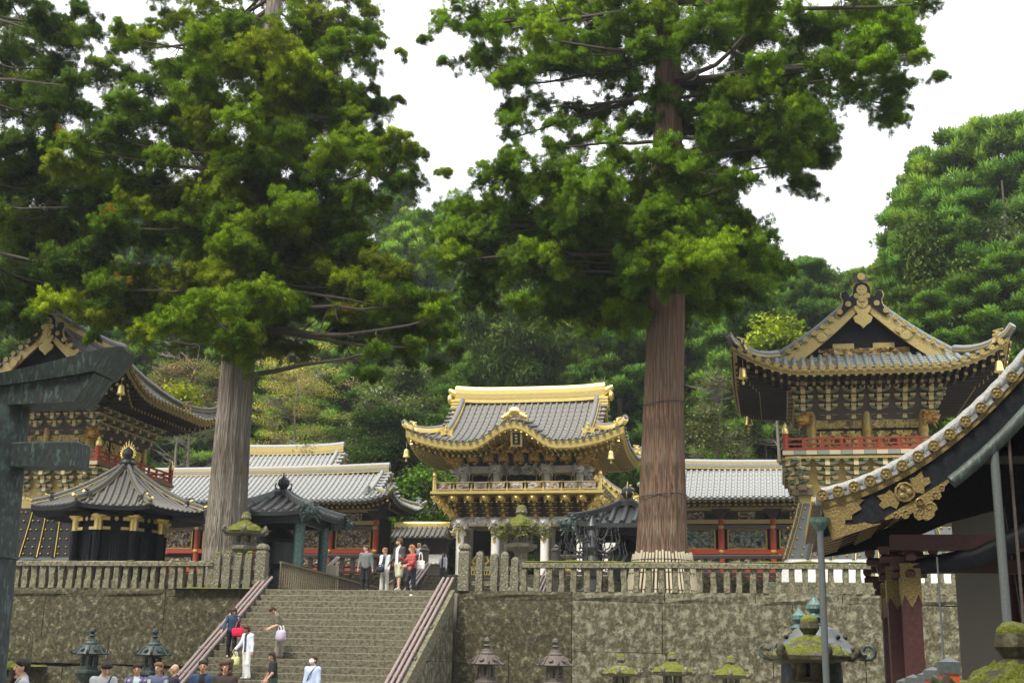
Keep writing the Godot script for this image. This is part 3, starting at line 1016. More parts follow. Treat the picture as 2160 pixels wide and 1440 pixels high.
		b.plate(poly, 0.1, Transform3D(turn, Vector3((o.xg - 0.35) * s, 0, 0)))
		obj("gable_wall", b, o.gable_wall, roof)
		# barge boards following the curve
		for h in 2:
			b = B.new()
			var bw: float = o.get("bw", 0.4)
			var rings := []
			for i in 11:
				var z: float = (bz + 0.25) * i / 10.0 * (1 if h == 0 else -1)
				var y := rh(o, 0.0, z, 1) + 0.02
				var dy: float = bw * (1.0 + 0.25 * i / 10.0)
				var xo: float = (o.xg + o.over) * s
				rings.append([Vector3(xo, y - dy, z), Vector3(xo, y, z), Vector3(xo - 0.12 * s, y, z), Vector3(xo - 0.12 * s, y - dy, z)])
			for i in 10:
				for k in 4:
					var j := (k + 1) % 4
					if (s > 0) == (h == 0):
						b.quad(rings[i][k], rings[i][j], rings[i + 1][j], rings[i + 1][k])
					else:
						b.quad(rings[i][j], rings[i][k], rings[i + 1][k], rings[i + 1][j])
			b.quad(rings[10][0], rings[10][1], rings[10][2], rings[10][3])
			obj("barge_board", b, o.barge, roof)
			# verge rolls with discs
			var vr := B.new()
			var nv := int((bz + 0.1) / w)
			for i in nv:
				var z: float = (i + 0.6) * w * (1 if h == 0 else -1)
				var y := rh(o, 0.0, z, 1) + 0.1
				var xo: float = (o.xg + o.over) * s
				vr.cyl(Vector3(xo - 0.55 * s, y, z), Vector3(xo + 0.1 * s, y, z), r, r, 8)
				put("verge_cap", cap, o.cap, roof, Transform3D(turn, Vector3(xo + 0.1 * s, y, z)))
			stuff(obj("verge_rolls", vr, o.tile, roof))
		# pendant
		var g := B.new()
		var k: float = o.get("pend", 1.0)
		var pen := PackedVector2Array()
		for p in [Vector2(0, -0.95), Vector2(0.12, -0.82), Vector2(0.3, -0.7), Vector2(0.36, -0.52), Vector2(0.26, -0.44), Vector2(0.18, -0.4), Vector2(0.3, -0.2), Vector2(0.34, 0.1), Vector2(0.2, 0.34)]:
			pen.push_back(p * k)
		for i in range(8, 0, -1):
			var p := pen[i]
			pen.push_back(Vector2(-p.x, p.y))
		var yt := rh(o, 0.0, 0.0, 1)
		g.plate(pen, 0.07, Transform3D(turn, Vector3((o.xg + o.over + 0.02) * s, yt - 0.42 * k, 0)))
		var pd := obj("gable_pendant", g, o.pendant, roof)
		put("crest", disc_mesh(0.22 * k, 0.05), o.pendant, pd, Transform3D(turn, Vector3((o.xg + o.over + 0.09) * s, yt - 0.36 * k, 0)))
	# ridges
	var rhh: float = o.rh
	var pts := []
	var xe: float = o.xg + o.over * 0.9
	for i in 9:
		var x: float = -xe + 2.0 * xe * i / 8.0
		pts.append(Vector3(x, o.ye + o.H - 0.05 + 0.14 * pow(absf(x) / xe, 4.0), 0))
	ridge(roof, "main_ridge", pts, o.rw, rhh, o.ridge, o.ridge_side, o.ridge_top)
	for s in [-1, 1]:
		for f in [-1, 1]:
			# descending ridge near the gable
			var p1 := []
			for i in 6:
				var d: float = lerpf(o.b - 0.15, dg * 0.55, i / 5.0)
				p1.append(rp(o, (o.xg - 0.12) * s * (1 if f > 0 else -1), d, 0 if f > 0 else 1, 0.06))
			ridge(roof, "descending_ridge", p1, o.rw * 0.62, rhh * 0.4, o.ridge, o.ridge_side2, o.tile)
			var e: Vector3 = p1[5]
			oni(roof, e + Vector3(0, 0.02, 0.04 * f), 0.5 * o.get("oni", 1.0), 0.0 if f > 0 else PI, o.oni_mat)
			# corner ridge along the hip
			var p2 := []
			for i in 7:
				var d: float = lerpf(dg * 0.85, 0.05, i / 6.0)
				var u: float = (o.a - d) * s
				var p := rp(o, u * (1 if f > 0 else -1), d, 0 if f > 0 else 1, 0.06)
				p2.append(p)
			p2.append(p2[6] + (p2[6] - p2[5]).normalized() * 0.25 + Vector3(0, 0.12, 0))
			ridge(roof, "corner_ridge", p2, o.rw * 0.55, rhh * 0.34, o.ridge, o.ridge_side2, o.tile)
			var ang := atan2(float(s), float(f))
			oni(roof, p2[5] + Vector3(0, 0.12, 0), 0.42 * o.get("oni", 1.0), ang, o.oni_mat)
	return roof

# end ornament of a ridge: shield with two scrolls and a disc
func oni_poly(k: float) -> PackedVector2Array:
	var right := [Vector2(0, 1.0), Vector2(0.2, 0.96), Vector2(0.3, 0.8), Vector2(0.34, 0.5), Vector2(0.46, 0.42), Vector2(0.5, 0.55), Vector2(0.6, 0.66), Vector2(0.74, 0.62), Vector2(0.78, 0.46), Vector2(0.7, 0.3), Vector2(0.72, 0.12), Vector2(0.86, -0.16), Vector2(0.96, -0.3), Vector2(0.84, -0.36), Vector2(0.56, -0.12), Vector2(0.3, 0.08), Vector2(0.0, 0.14)]
	var out := PackedVector2Array()
	for p in right:
		out.push_back(p * k)
	for i in range(right.size() - 2, 0, -1):
		out.push_back(Vector2(-right[i].x, right[i].y) * k)
	return out

func oni(parent: Node, at: Vector3, k: float, turn: float, mat: Material) -> void:
	var b := B.new()
	var t := Transform3D(Basis(Vector3.UP, turn), at)
	var pts := oni_poly(k)
	for i in pts.size():
		pts[i].y -= 0.1 * k
	b.plate(pts, 0.12, t.translated_local(Vector3(0, 0, -0.06)))
	b.add(_disc_b(0.2 * k), t.translated_local(Vector3(0, 0.5 * k, 0.06)))
	b.cyl(t * Vector3(0, 0.95 * k, -0.2), t * Vector3(0, 1.0 * k, 0.2), 0.11 * k, 0.11 * k, 8)
	obj("ridge_end_ornament", b, mat, parent)

func _disc_b(r: float) -> B:
	var b := B.new()
	b.lathe(Vector3.ZERO, [Vector2(r, 0), Vector2(r, 0.05), Vector2(r * 0.82, 0.055), Vector2(r * 0.78, 0.03), Vector2(0, 0.04)], 10)
	var o := B.new()
	o.add(b, Transform3D(Basis(Vector3.RIGHT, PI / 2), Vector3.ZERO))
	return o

# stepped bracket cluster reaching out towards +z; about w wide, h high, out deep
func bracket_mesh(w: float, h: float, out: float, tiers: int, c1: Color, c2: Color, edge: Color) -> ArrayMesh:
	var b := B.new()
	for k in tiers:
		var y := h * k / tiers
		var th := h / tiers
		var z := out * (k + 0.6) / tiers
		b.col = c1
		b.box(Vector3(0, y + th * 0.3, z * 0.5), Vector3(w * 0.16, th * 0.5, z))
		b.col = edge
		b.box(Vector3(0, y + th * 0.3, z + 0.015), Vector3(w * 0.17, th * 0.52, 0.03))
		var aw := w * (0.55 + 0.4 * k / tiers)
		b.col = c2
		# curved arm: three pieces
		b.box(Vector3(0, y + th * 0.28, z - 0.06), Vector3(aw * 0.5, th * 0.34, w * 0.13))
		for s in [-1, 1]:
			b.box(Vector3(s * aw * 0.36, y + th * 0.38, z - 0.06), Vector3(aw * 0.26, th * 0.3, w * 0.12), Basis(Vector3.BACK, s * 0.35))
		b.col = c1
		for s in [-1, 0, 1]:
			b.box(Vector3(s * aw * 0.42, y + th * 0.68, z - 0.04), Vector3(w * 0.18, th * 0.22, w * 0.18))
			b.col = edge
			b.box(Vector3(s * aw * 0.42, y + th * 0.84, z - 0.04), Vector3(w * 0.22, th * 0.12, w * 0.22))
			b.col = c1
	return b.mesh()

# beast head: snout, jaw, brows, mane locks; looks along +z
func beast_mesh(k: float, main: Color, dark: Color, sd: int) -> ArrayMesh:
	var rng := RandomNumberGenerator.new()
	rng.seed = sd
	var b := B.new()
	b.col = main
	b.ball(Vector3(0, 0, 0), Vector3(0.2, 0.2, 0.2) * k, 8)
	b.ball(Vector3(0, -0.03, 0.17) * k, Vector3(0.13, 0.09, 0.17) * k, 8)
	b.ball(Vector3(0, -0.15, 0.13) * k, Vector3(0.1, 0.045, 0.14) * k, 7)
	b.col = dark
	b.ball(Vector3(0, -0.1, 0.2) * k, Vector3(0.09, 0.035, 0.09) * k, 6)
	b.col = main
	for s in [-1, 1]:
		b.ball(Vector3(s * 0.09, 0.09, 0.14) * k, Vector3(0.06, 0.045, 0.06) * k, 6)
		b.ball(Vector3(s * 0.06, 0.03, 0.31) * k, Vector3(0.04, 0.04, 0.04) * k, 6)
		b.cyl(Vector3(s * 0.12, 0.12, 0) * k, Vector3(s * 0.24, 0.26, -0.05) * k, 0.05 * k, 0.01 * k, 5)
		for i in 6:
			var a := -0.6 + i * 0.42
			var p := Vector3(s * cos(a) * 0.16, sin(a) * 0.16, -0.03) * k
			b.tube([p, p + Vector3(s * cos(a) * 0.13, sin(a) * 0.13 - 0.03, -0.02) * k, p + Vector3(s * cos(a) * 0.17, sin(a) * 0.2 - 0.12, 0.05 + rng.randf() * 0.05) * k], [0.05 * k, 0.045 * k, 0.012 * k], 5)
	b.tube([Vector3(0, 0.02, -0.05) * k, Vector3(0, -0.08, -0.3) * k, Vector3(0, -0.05, -0.5) * k], [0.18 * k, 0.17 * k, 0.16 * k], 7)
	return b.mesh()

func column(b: B, at: Vector3, h: float, r: float) -> void:
	b.lathe(at, [Vector2(r, 0), Vector2(r, h * 0.9), Vector2(r * 0.9, h)], 14)

func gate() -> void:
	var g := thing("gilded_gate", "two-storey gilded gate with white columns, grey tiled roof and a cusped front eave", "gate", Vector3(-13.5, 6.02, -66.6))
	var brown := Color(0.1, 0.062, 0.02)
	var au := Color(0.62, 0.42, 0.1)
	var whit := Color(0.74, 0.73, 0.71)
	var carve := noise(FastNoiseLite.TYPE_SIMPLEX_SMOOTH, 0.035, 9, 3, 20.0)
	# floor and lower columns
	var b := B.new()
	b.slab(Vector3(0, 0.14, -2.1), Vector3(8.2, 0.28, 6.2), 0.04)
	obj("stone_base", b, M.fence_stone, g)
	var xs := [-3.3, -1.35, 1.35, 3.3]
	for z in [0.0, -2.2, -4.4]:
		for x in xs:
			b = B.new()
			b.lathe(Vector3(x, 0.28, z), [Vector2(0.34, 0), Vector2(0.34, 0.1), Vector2(0.26, 0.16)], 12)
			column(b, Vector3(x, 0.4, z), 2.85, 0.22)
			var co := obj("column", b, M.white_paint, g)
			if z == 0.0:
				put("crest", disc_mesh(0.11, 0.03, false), M.gold_paint, co, Transform3D(Basis.from_scale(Vector3(0.8, 1.5, 1)), Vector3(x, 2.35, 0.205)))
				put("beast_head", beast_mesh(1.15, whit, Color(0.2, 0.15, 0.12), int(x * 7) + 90), M.paint, co, Transform3D(Basis(), Vector3(x, 3.28, 0.28)))
				put("beast_head", beast_mesh(0.8, Color(0.6, 0.5, 0.25), Color(0.2, 0.1, 0.05), int(x * 7) + 190), M.paint_glossy, co, Transform3D(Basis(), Vector3(x, 2.95, 0.16)))
	# back walls and side bays
	for s in [-1, 1]:
		b = B.new()
		b.box(Vector3(s * 2.32, 1.7, -2.25), Vector3(1.72, 2.8, 0.12))
		obj("bay_wall", b, M.dark_wood, g)
		b = B.new()
		b.box(Vector3(s * 3.3, 1.7, -1.1), Vector3(0.1, 2.8, 1.75))
		b.box(Vector3(s * 3.3, 1.7, -3.3), Vector3(0.1, 2.8, 1.75))
		obj("side_wall", b, M.white_paint, g)
		b = B.new()
		b.box(Vector3(s * 1.35, 1.7, -1.1), Vector3(0.1, 2.8, 1.75))
		b.box(Vector3(s * 1.35, 1.7, -3.3), Vector3(0.1, 2.8, 1.75))
		obj("passage_wall", b, M.white_paint, g)
		for k in 2:
			b = B.new()
			b.box(Vector3(s * 2.32, 0.95 - k * 0.42, 0.03), Vector3(1.5, 0.06, 0.06))
			obj("bay_rail", b, M.gold_paint, g)
		b = B.new()
		for i in 11:
			b.box(Vector3(s * 2.32 - 0.7 + i * 0.14, 0.72, 0.03), Vector3(0.05, 0.42, 0.05))
		obj("bay_lattice", b, M.gold_paint, g)
		b = B.new()
		b.box(Vector3(s * 2.32, 0.5, -1.1), Vector3(1.4, 0.44, 0.9))
		obj("bay_plinth", b, M.dark_wood, g)
		# door leaves of the passage
		b = B.new()
		b.box(Vector3(s * 0.95, 1.6, -2.2), Vector3(0.72, 2.6, 0.1))
		obj("door", b, M.iron_brown, g)
	b = B.new()
	b.box(Vector3(0, 3.36, -2.2), Vector3(6.6, 0.12, 4.6))
	obj("ceiling", b, M.gold_worn, g)
	# lintel with pale carvings
	b = B.new()
	b.box(Vector3(0, 3.34, 0), Vector3(7.5, 0.5, 0.3))
	obj("lintel", b, M.gold_worn, g)
	for q in [[-2.33, 1.45], [0.0, 2.2], [2.33, 1.45]]:
		b = B.new()
		b.relief(Vector3(q[0], 3.36, 0.14), q[1], 0.5, 0.24, int(q[1] * 14), 8, carve, [Color(0.36, 0.35, 0.32), whit, Color(0.52, 0.5, 0.46), Color(0.68, 0.67, 0.64)], Vector2(q[0] * 40, 0), Basis(), 1)
		obj("cloud_carving", b, M.paint, g)
	for s in [-1, 1]:
		put("beast_head", beast_mesh(1.3, whit, Color(0.25, 0.18, 0.14), 77 + s), M.paint, g, Transform3D(Basis(Vector3.UP, s * PI / 2), Vector3(s * 3.55, 3.25, 0)))
		put("beast_head", beast_mesh(1.1, Color(0.65, 0.55, 0.3), Color(0.25, 0.18, 0.14), 79 + s), M.paint_glossy, g, Transform3D(Basis(Vector3.UP, s * PI / 3), Vector3(s * 3.55, 2.8, 0.1)))
	# lower bracket zone
	b = B.new()
	b.hexa([Vector3(-3.45, 3.55, 0.1), Vector3(3.45, 3.55, 0.1), Vector3(3.45, 3.55, -4.5), Vector3(-3.45, 3.55, -4.5), Vector3(-3.9, 4.7, 0.55), Vector3(3.9, 4.7, 0.55), Vector3(3.9, 4.7, -4.95), Vector3(-3.9, 4.7, -4.95)])
	obj("bracket_core", b, M.dark_wood, g)
	var bm := bracket_mesh(0.84, 1.02, 0.95, 4, brown, Color(0.16, 0.1, 0.035), au)
	var head := beast_mesh(0.85, Color(0.75, 0.5, 0.16), Color(0.35, 0.12, 0.04), 5)
	for i in 9:
		var x := -3.5 + i * 0.875
		put("bracket", bm, M.paint_glossy, g, Transform3D(Basis(), Vector3(x, 3.6, 0.05)))
		put("beast_head", head, M.gold, g, Transform3D(Basis(), Vector3(x, 4.52, 1.06)))
	for s in [-1, 1]:
		for i in 6:
			put("bracket", bm, M.paint_glossy, g, Transform3D(Basis(Vector3.UP, s * PI / 2), Vector3(s * 3.5, 3.6, -0.1 - i * 0.86)))
			put("beast_head", head, M.gold, g, Transform3D(Basis(Vector3.UP, s * PI / 2), Vector3(s * 4.48, 4.52, -0.1 - i * 0.86)))
		for k in 4:
			put("beast_head", head, M.gold, g, Transform3D(Basis(Vector3.UP, s * PI / 4).scaled(Vector3(1.15, 1.15, 1.15)), Vector3(s * (3.7 + k * 0.24), 3.75 + k * 0.26, 0.25 + k * 0.24)))
	# balcony
	b = B.new()
	b.slab(Vector3(0, 4.76, -2.2), Vector3(9.15, 0.2, 7.0), 0.03)
	obj("balcony_floor", b, M.gold_worn, g)
	b = B.new()
	b.box(Vector3(0, 4.78, 1.32), Vector3(9.4, 0.14, 0.06))
	b.box(Vector3(4.6, 4.78, -2.2), Vector3(0.06, 0.14, 7.0))
	b.box(Vector3(-4.6, 4.78, -2.2), Vector3(0.06, 0.14, 7.0))
	obj("balcony_edge", b, M.gold, g)
	b = B.new()
	for y in [4.94, 5.32]:
		b.box(Vector3(0, y, 1.22), Vector3(8.9, 0.06, 0.08))
		for s in [-1, 1]:
			b.box(Vector3(s * 4.42, y, -2.2), Vector3(0.08, 0.06, 6.8))
	obj("balcony_rail", b, M.gold, g)
	for i in 9:
		var x := -3.92 + i * 0.98
		b = B.new()
		b.relief(Vector3(x, 5.13, 1.24), 0.7, 0.3, 0.07, 14, 8, carve, [Color(0.14, 0.1, 0.1), Color(0.3, 0.26, 0.27), Color(0.42, 0.38, 0.38), Color(0.2, 0.13, 0.06)], Vector2(i * 300, 77), Basis(), 1)
		b.col = Color(0.08, 0.06, 0.05)
		b.box(Vector3(x, 5.13, 1.2), Vector3(0.7, 0.3, 0.05))
		obj("balcony_panel", b, M.paint, g)
	for i in 10:
		b = B.new()
		b.lathe(Vector3(-4.41 + i * 0.98, 4.86, 1.22), [Vector2(0.1, 0), Vector2(0.09, 0.1), Vector2(0.05, 0.16), Vector2(0.05, 0.4), Vector2(0.12, 0.44), Vector2(0.12, 0.5)], 8)
		obj("balcony_post", b, M.gold_worn, g)
	for s in [-1, 1]:
		b = B.new()
		b.lathe(Vector3(s * 4.5, 4.86, 1.22), [Vector2(0.11, 0), Vector2(0.11, 0.62), Vector2(0.14, 0.66), Vector2(0.08, 0.72), Vector2(0.13, 0.85), Vector2(0.1, 0.98), Vector2(0.0, 1.1)], 10)
		obj("corner_post", b, M.gold, g)
		for i in 6:
			b = B.new()
			b.relief(Vector3(s * 4.44, 5.13, 0.6 - i * 1.05), 0.7, 0.3, 0.07, 10, 6, carve, [Color(0.14, 0.1, 0.1), Color(0.3, 0.26, 0.27), Color(0.42, 0.38, 0.38)], Vector2(i * 300, 177 * s), Basis(Vector3.UP, s * PI / 2), 1)
			obj("balcony_panel", b, M.paint, g)
	# upper storey
	b = B.new()
	b.box(Vector3(0, 5.65, -2.3), Vector3(6.3, 1.6, 4.2))
	obj("upper_wall", b, M.lacquer_black, g)
	for x in [-3.2, -1.4, 1.4, 3.2]:
		b = B.new()
		column(b, Vector3(x, 4.86, -0.18), 1.5, 0.2)
		var co := obj("upper_column", b, M.white_paint, g)
		put("beast_head", beast_mesh(1.35, Color(0.68, 0.68, 0.66), Color(0.2, 0.18, 0.16), 31 + int(x * 3)), M.paint, co, Transform3D(Basis(), Vector3(x, 6.2, 0.1)))
	for q in [-2.3, 2.3]:
		b = B.new()
		b.box(Vector3(q, 6.2, -0.16), Vector3(1.3, 0.42, 0.12))
		obj("white_panel", b, M.white_paint, g)
	b = B.new()
	b.relief(Vector3(0, 6.2, -0.2), 2.5, 0.62, 0.4, 40, 12, carve, [Color(0.28, 0.27, 0.25), Color(0.5, 0.5, 0.47), Color(0.62, 0.62, 0.6)], Vector2(400, 400))
	obj("dragon_carving", b, M.paint, g)
	for q in [[-2.3, 1.25], [0.0, 2.3], [2.3, 1.25]]:
		b = B.new()
		var w: float = q[1]
		for s in [-1, 1]:
			b.box(Vector3(q[0] + s * w * 0.5, 5.45, -0.14), Vector3(0.08, 1.15, 0.1))
			for k in 3:
				b.ball(Vector3(q[0] + s * w * (0.3 - k * 0.13), 5.9 + k * 0.03, -0.12), Vector3(0.1, 0.07, 0.05), 6)
			b.box(Vector3(q[0] + s * w * 0.36, 5.4, -0.15), Vector3(0.05, 1.0, 0.06))
		b.box(Vector3(q[0], 5.98, -0.14), Vector3(w, 0.07, 0.1))
		b.box(Vector3(q[0], 5.0, -0.14), Vector3(w, 0.2, 0.1))
		obj("gilt_window_frame", b, M.gold_worn, g)
		b = B.new()
		b.lathe(Vector3(q[0], 5.1, -0.1), [Vector2(0.2, 0), Vector2(0.23, 0.3), Vector2(0.18, 0.55), Vector2(0, 0.66)], 10)
		obj("window_arch", b, M.lacquer_black, g)
	for s in [-1, 1]:
		b = B.new()
		b.relief(Vector3(s * 3.2, 5.9, -2.3), 4.0, 1.1, 0.3, 30, 12, carve, [Color(0.3, 0.29, 0.27), Color(0.5, 0.5, 0.47), Color(0.4, 0.3, 0.12)], Vector2(s * 500, 90), Basis(Vector3.UP, s * PI / 2))
		obj("side_carving", b, M.paint, g)
		put("beast_head", beast_mesh(1.6, Color(0.68, 0.68, 0.66), Color(0.2, 0.18, 0.16), 61 + s), M.paint, g, Transform3D(Basis(Vector3.UP, s * PI / 3), Vector3(s * 3.5, 6.15, -0.3)))
	# upper brackets in two rows with heads
	b = B.new()
	b.hexa([Vector3(-3.2, 6.4, 0.0), Vector3(3.2, 6.4, 0.0), Vector3(3.2, 6.4, -4.4), Vector3(-3.2, 6.4, -4.4), Vector3(-4.1, 7.4, 0.9), Vector3(4.1, 7.4, 0.9), Vector3(4.1, 7.4, -5.3), Vector3(-4.1, 7.4, -5.3)])
	obj("bracket_core", b, M.dark_wood, g)
	var bm2 := bracket_mesh(0.86, 0.98, 1.3, 4, brown, Color(0.16, 0.1, 0.035), au)
	var dh := beast_mesh(0.95, Color(0.6, 0.4, 0.12), Color(0.3, 0.1, 0.04), 15)
	for i in 9:
		var x := -3.4 + i * 0.85
		put("bracket", bm2, M.paint_glossy, g, Transform3D(Basis(), Vector3(x, 6.42, -0.02)))
		put("dragon_head", dh, M.paint_glossy, g, Transform3D(Basis(Vector3.RIGHT, 0.25), Vector3(x, 6.72, 0.75)))
		put("dragon_head", dh, M.paint_glossy, g, Transform3D(Basis(Vector3.RIGHT, 0.25).scaled(Vector3(0.8, 0.8, 0.8)), Vector3(x + 0.42, 7.06, 1.15)))
	for s in [-1, 1]:
		for i in 6:
			put("bracket", bm2, M.paint_glossy, g, Transform3D(Basis(Vector3.UP, s * PI / 2), Vector3(s * 3.2, 6.42, -0.2 - i * 0.82)))
			put("dragon_head", dh, M.paint_glossy, g, Transform3D(Basis(Vector3.UP, s * PI / 2), Vector3(s * 3.95, 6.72, -0.2 - i * 0.82)))
		for k in 3:
			put("dragon_head", dh, M.paint_glossy, g, Transform3D(Basis(Vector3.UP, s * PI / 4).scaled(Vector3(1.3, 1.3, 1.3)), Vector3(s * (3.5 + k * 0.35), 6.55 + k * 0.28, 0.25 + k * 0.35)))
	# roof with cusped gable in the front eave
	var o := {a = 5.9, b = 4.5, ye = 7.3, H = 3.05, q = 0.45, xg = 4.0, over = 0.35, U = 0.75, L = 3.2, w = 0.36, r = 0.085, step = 0.36, K = 1.1, wk = 2.35, tf = 0.44, dw = 2.6, rise = 0.1,
		tile = M.roof_tile, cap = M.roof_tile, fascia = M.gold, soffit = M.gold_worn, rafter = M.gold_worn, rafter_end = M.gold, gable_wall = M.gold_worn, barge = M.gold, pendant = M.gold,
		rw = 0.5, rh = 0.72, ridge = M.gold, ridge_side = M.gold_worn, ridge_side2 = M.gold, ridge_top = M.gold, oni_mat = M.gold, oni = 0.9, bw = 0.42, leaves = false, pend = 0.8}
	var roof := irimoya(g, o, Transform3D(Basis(), Vector3(0, 0, -2.1)))
	for s in [-1, 1]:
		b = B.new()
		b.box(Vector3(s * 4.25, 10.2, 0), Vector3(0.5, 0.7, 0.7))
		for k in 4:
			b.box(Vector3(s * 4.25, 9.92 + k * 0.17, 0), Vector3(0.56, 0.06, 0.78))
		b.tube([Vector3(s * 4.1, 10.75, 0), Vector3(s * 4.5, 11.0, 0), Vector3(s * 4.75, 11.15, 0)], [0.2, 0.2, 0.12], 8)
		b.ball(Vector3(s * 4.65, 10.6, 0), Vector3(0.16, 0.3, 0.36), 8)
		obj("ridge_end_block", b, M.gold, roof)
	# gilt cresting above the cusp
	b = B.new()
	var p := oni_poly(0.62)
	b.plate(p, 0.3, Transform3D(Basis.from_scale(Vector3(1.25, 0.85, 1)), Vector3(0, 8.62, 3.9)))
	b.ball(Vector3(0, 8.98, 4.2), Vector3(0.32, 0.24, 0.16), 10)
	b.ball(Vector3(0, 8.98, 4.3), Vector3(0.2, 0.15, 0.14), 8)
	for s in [-1, 1]:
		for k in 3:
			b.ball(Vector3(s * (0.36 + k * 0.13), 8.78 - k * 0.06, 4.2), Vector3(0.12, 0.16 - k * 0.03, 0.1), 6)
	obj("cusp_crest", b, M.gold, roof)
	# carved infill of the cusp and the name board
	b = B.new()
	b.relief(Vector3(0, 7.35, 3.5), 3.0, 0.75, 0.25, 36, 10, carve, [Color(0.16, 0.1, 0.03), Color(0.35, 0.22, 0.05), Color(0.12, 0.05, 0.02), Color(0.45, 0.3, 0.08)], Vector2(90, 800))
	obj("cusp_carving", b, M.paint_glossy, roof)
	var nb := B.new()
	var tt := Transform3D(Basis(Vector3.RIGHT, 0.22), Vector3(0.15, 7.5, 4.25))
	nb.add(_boxb(Vector3(0.62, 0.86, 0.08)), tt)
	var board := obj("name_board", nb, M.gold_worn, g)
	board.position = Vector3(0, 0, -2.1)
	nb = B.new()
	nb.add(_boxb(Vector3(0.4, 0.64, 0.03)), tt.translated_local(Vector3(0, 0, 0.05)))
	obj("name_panel", nb, M.lacquer_black, board)
	nb = B.new()
	for k in 3:
		nb.add(_boxb(Vector3(0.03, 0.1, 0.012)), tt.translated_local(Vector3(0.0, 0.17 - k * 0.17, 0.07)))
		nb.add(_boxb(Vector3(0.16, 0.025, 0.012)), tt.translated_local(Vector3(0, 0.18 - k * 0.17, 0.07)))
		nb.add(_boxb(Vector3(0.12, 0.02, 0.012)), tt.translated_local(Vector3(0.0, 0.12 - k * 0.17, 0.07)))
	obj("brush_lettering", nb, M.gold, board)
	# wind bells under the corners
	for s in [-1, 1]:
		var wb := thing("wind_bell", ["gilt wind bell hanging from the left front corner of the gate roof", "gilt wind bell hanging from the right front corner of the gate roof"][0 if s < 0 else 1], "bell", Vector3(-13.5 + s * (5.85 if s < 0 else 5.2), 6.02 + (7.0 if s < 0 else 6.75), -64.35), 0, "gilt wind bells of the gate")
		wind_bell(wb, 1.35)
	# guardians seated in the bays
	for s in [-1, 1]:
		var st := thing("guardian_statue", ["seated gilt guardian statue in the left bay of the gate", "seated gilt guardian statue in the right bay of the gate"][0 if s < 0 else 1], "statue", Vector3(-13.5 + s * 2.32, 6.74, -67.6), 0, "guardian statues of the gate")
		b = B.new()
		b.lathe(Vector3.ZERO, [Vector2(0.55, 0), Vector2(0.6, 0.12), Vector2(0.42, 0.34), Vector2(0.3, 0.6), Vector2(0.34, 0.78), Vector2(0.26, 0.9), Vector2(0.09, 0.96)], 14, false, 0.0, 1.0, 0.75)
		for q in [-1, 1]:
			b.tube([Vector3(q * 0.3, 0.84, 0), Vector3(q * 0.46, 0.55, 0.12), Vector3(q * 0.3, 0.35, 0.36)], [0.12, 0.13, 0.09], 8)
			b.tube([Vector3(q * 0.2, 0.2, 0.1), Vector3(q * 0.5, 0.16, 0.4), Vector3(q * 0.2, 0.08, 0.5)], [0.16, 0.14, 0.09], 8)
		obj("robe", b, M.gold_worn, st)
		b = B.new()
		b.ball(Vector3(0, 1.1, 0.03), Vector3(0.13, 0.17, 0.14), 10)
		b.ball(Vector3(0, 1.08, 0.17), Vector3(0.025, 0.04, 0.03), 6)
		obj("head", b, M.bamboo, st)
		b = B.new()
		b.lathe(Vector3(0, 1.16, 0), [Vector2(0.16, 0), Vector2(0.15, 0.08), Vector2(0.08, 0.16), Vector2(0.07, 0.34), Vector2(0, 0.38)], 10)
		obj("cap", b, M.lacquer_black, st)

func _boxb(s: Vector3) -> B:
	var b := B.new()
	b.box(Vector3.ZERO, s)
	return b

func wind_bell(parent: Node3D, k: float) -> void:
	var b := B.new()
	b.cyl(Vector3(0, 0, 0), Vector3(0, 0.3, 0) * k, 0.012 * k, 0.012 * k, 5)
	obj("hook", b, M.gold_worn, parent)
	b = B.new()
	b.lathe(Vector3.ZERO, [Vector2(0.15, -0.32), Vector2(0.13, -0.3), Vector2(0.11, -0.2), Vector2(0.1, -0.08), Vector2(0.07, -0.02), Vector2(0.0, 0.0)].map(func(p): return p * k), 10)
	obj("bell_body", b, M.gold, parent)
	b = B.new()
	b.cyl(Vector3(0, -0.3, 0) * k, Vector3(0, -0.42, 0) * k, 0.012 * k, 0.012 * k, 5)
	b.ball(Vector3(0, -0.46, 0) * k, Vector3(0.05, 0.06, 0.03) * k, 6)
	obj("clapper", b, M.gold, parent)

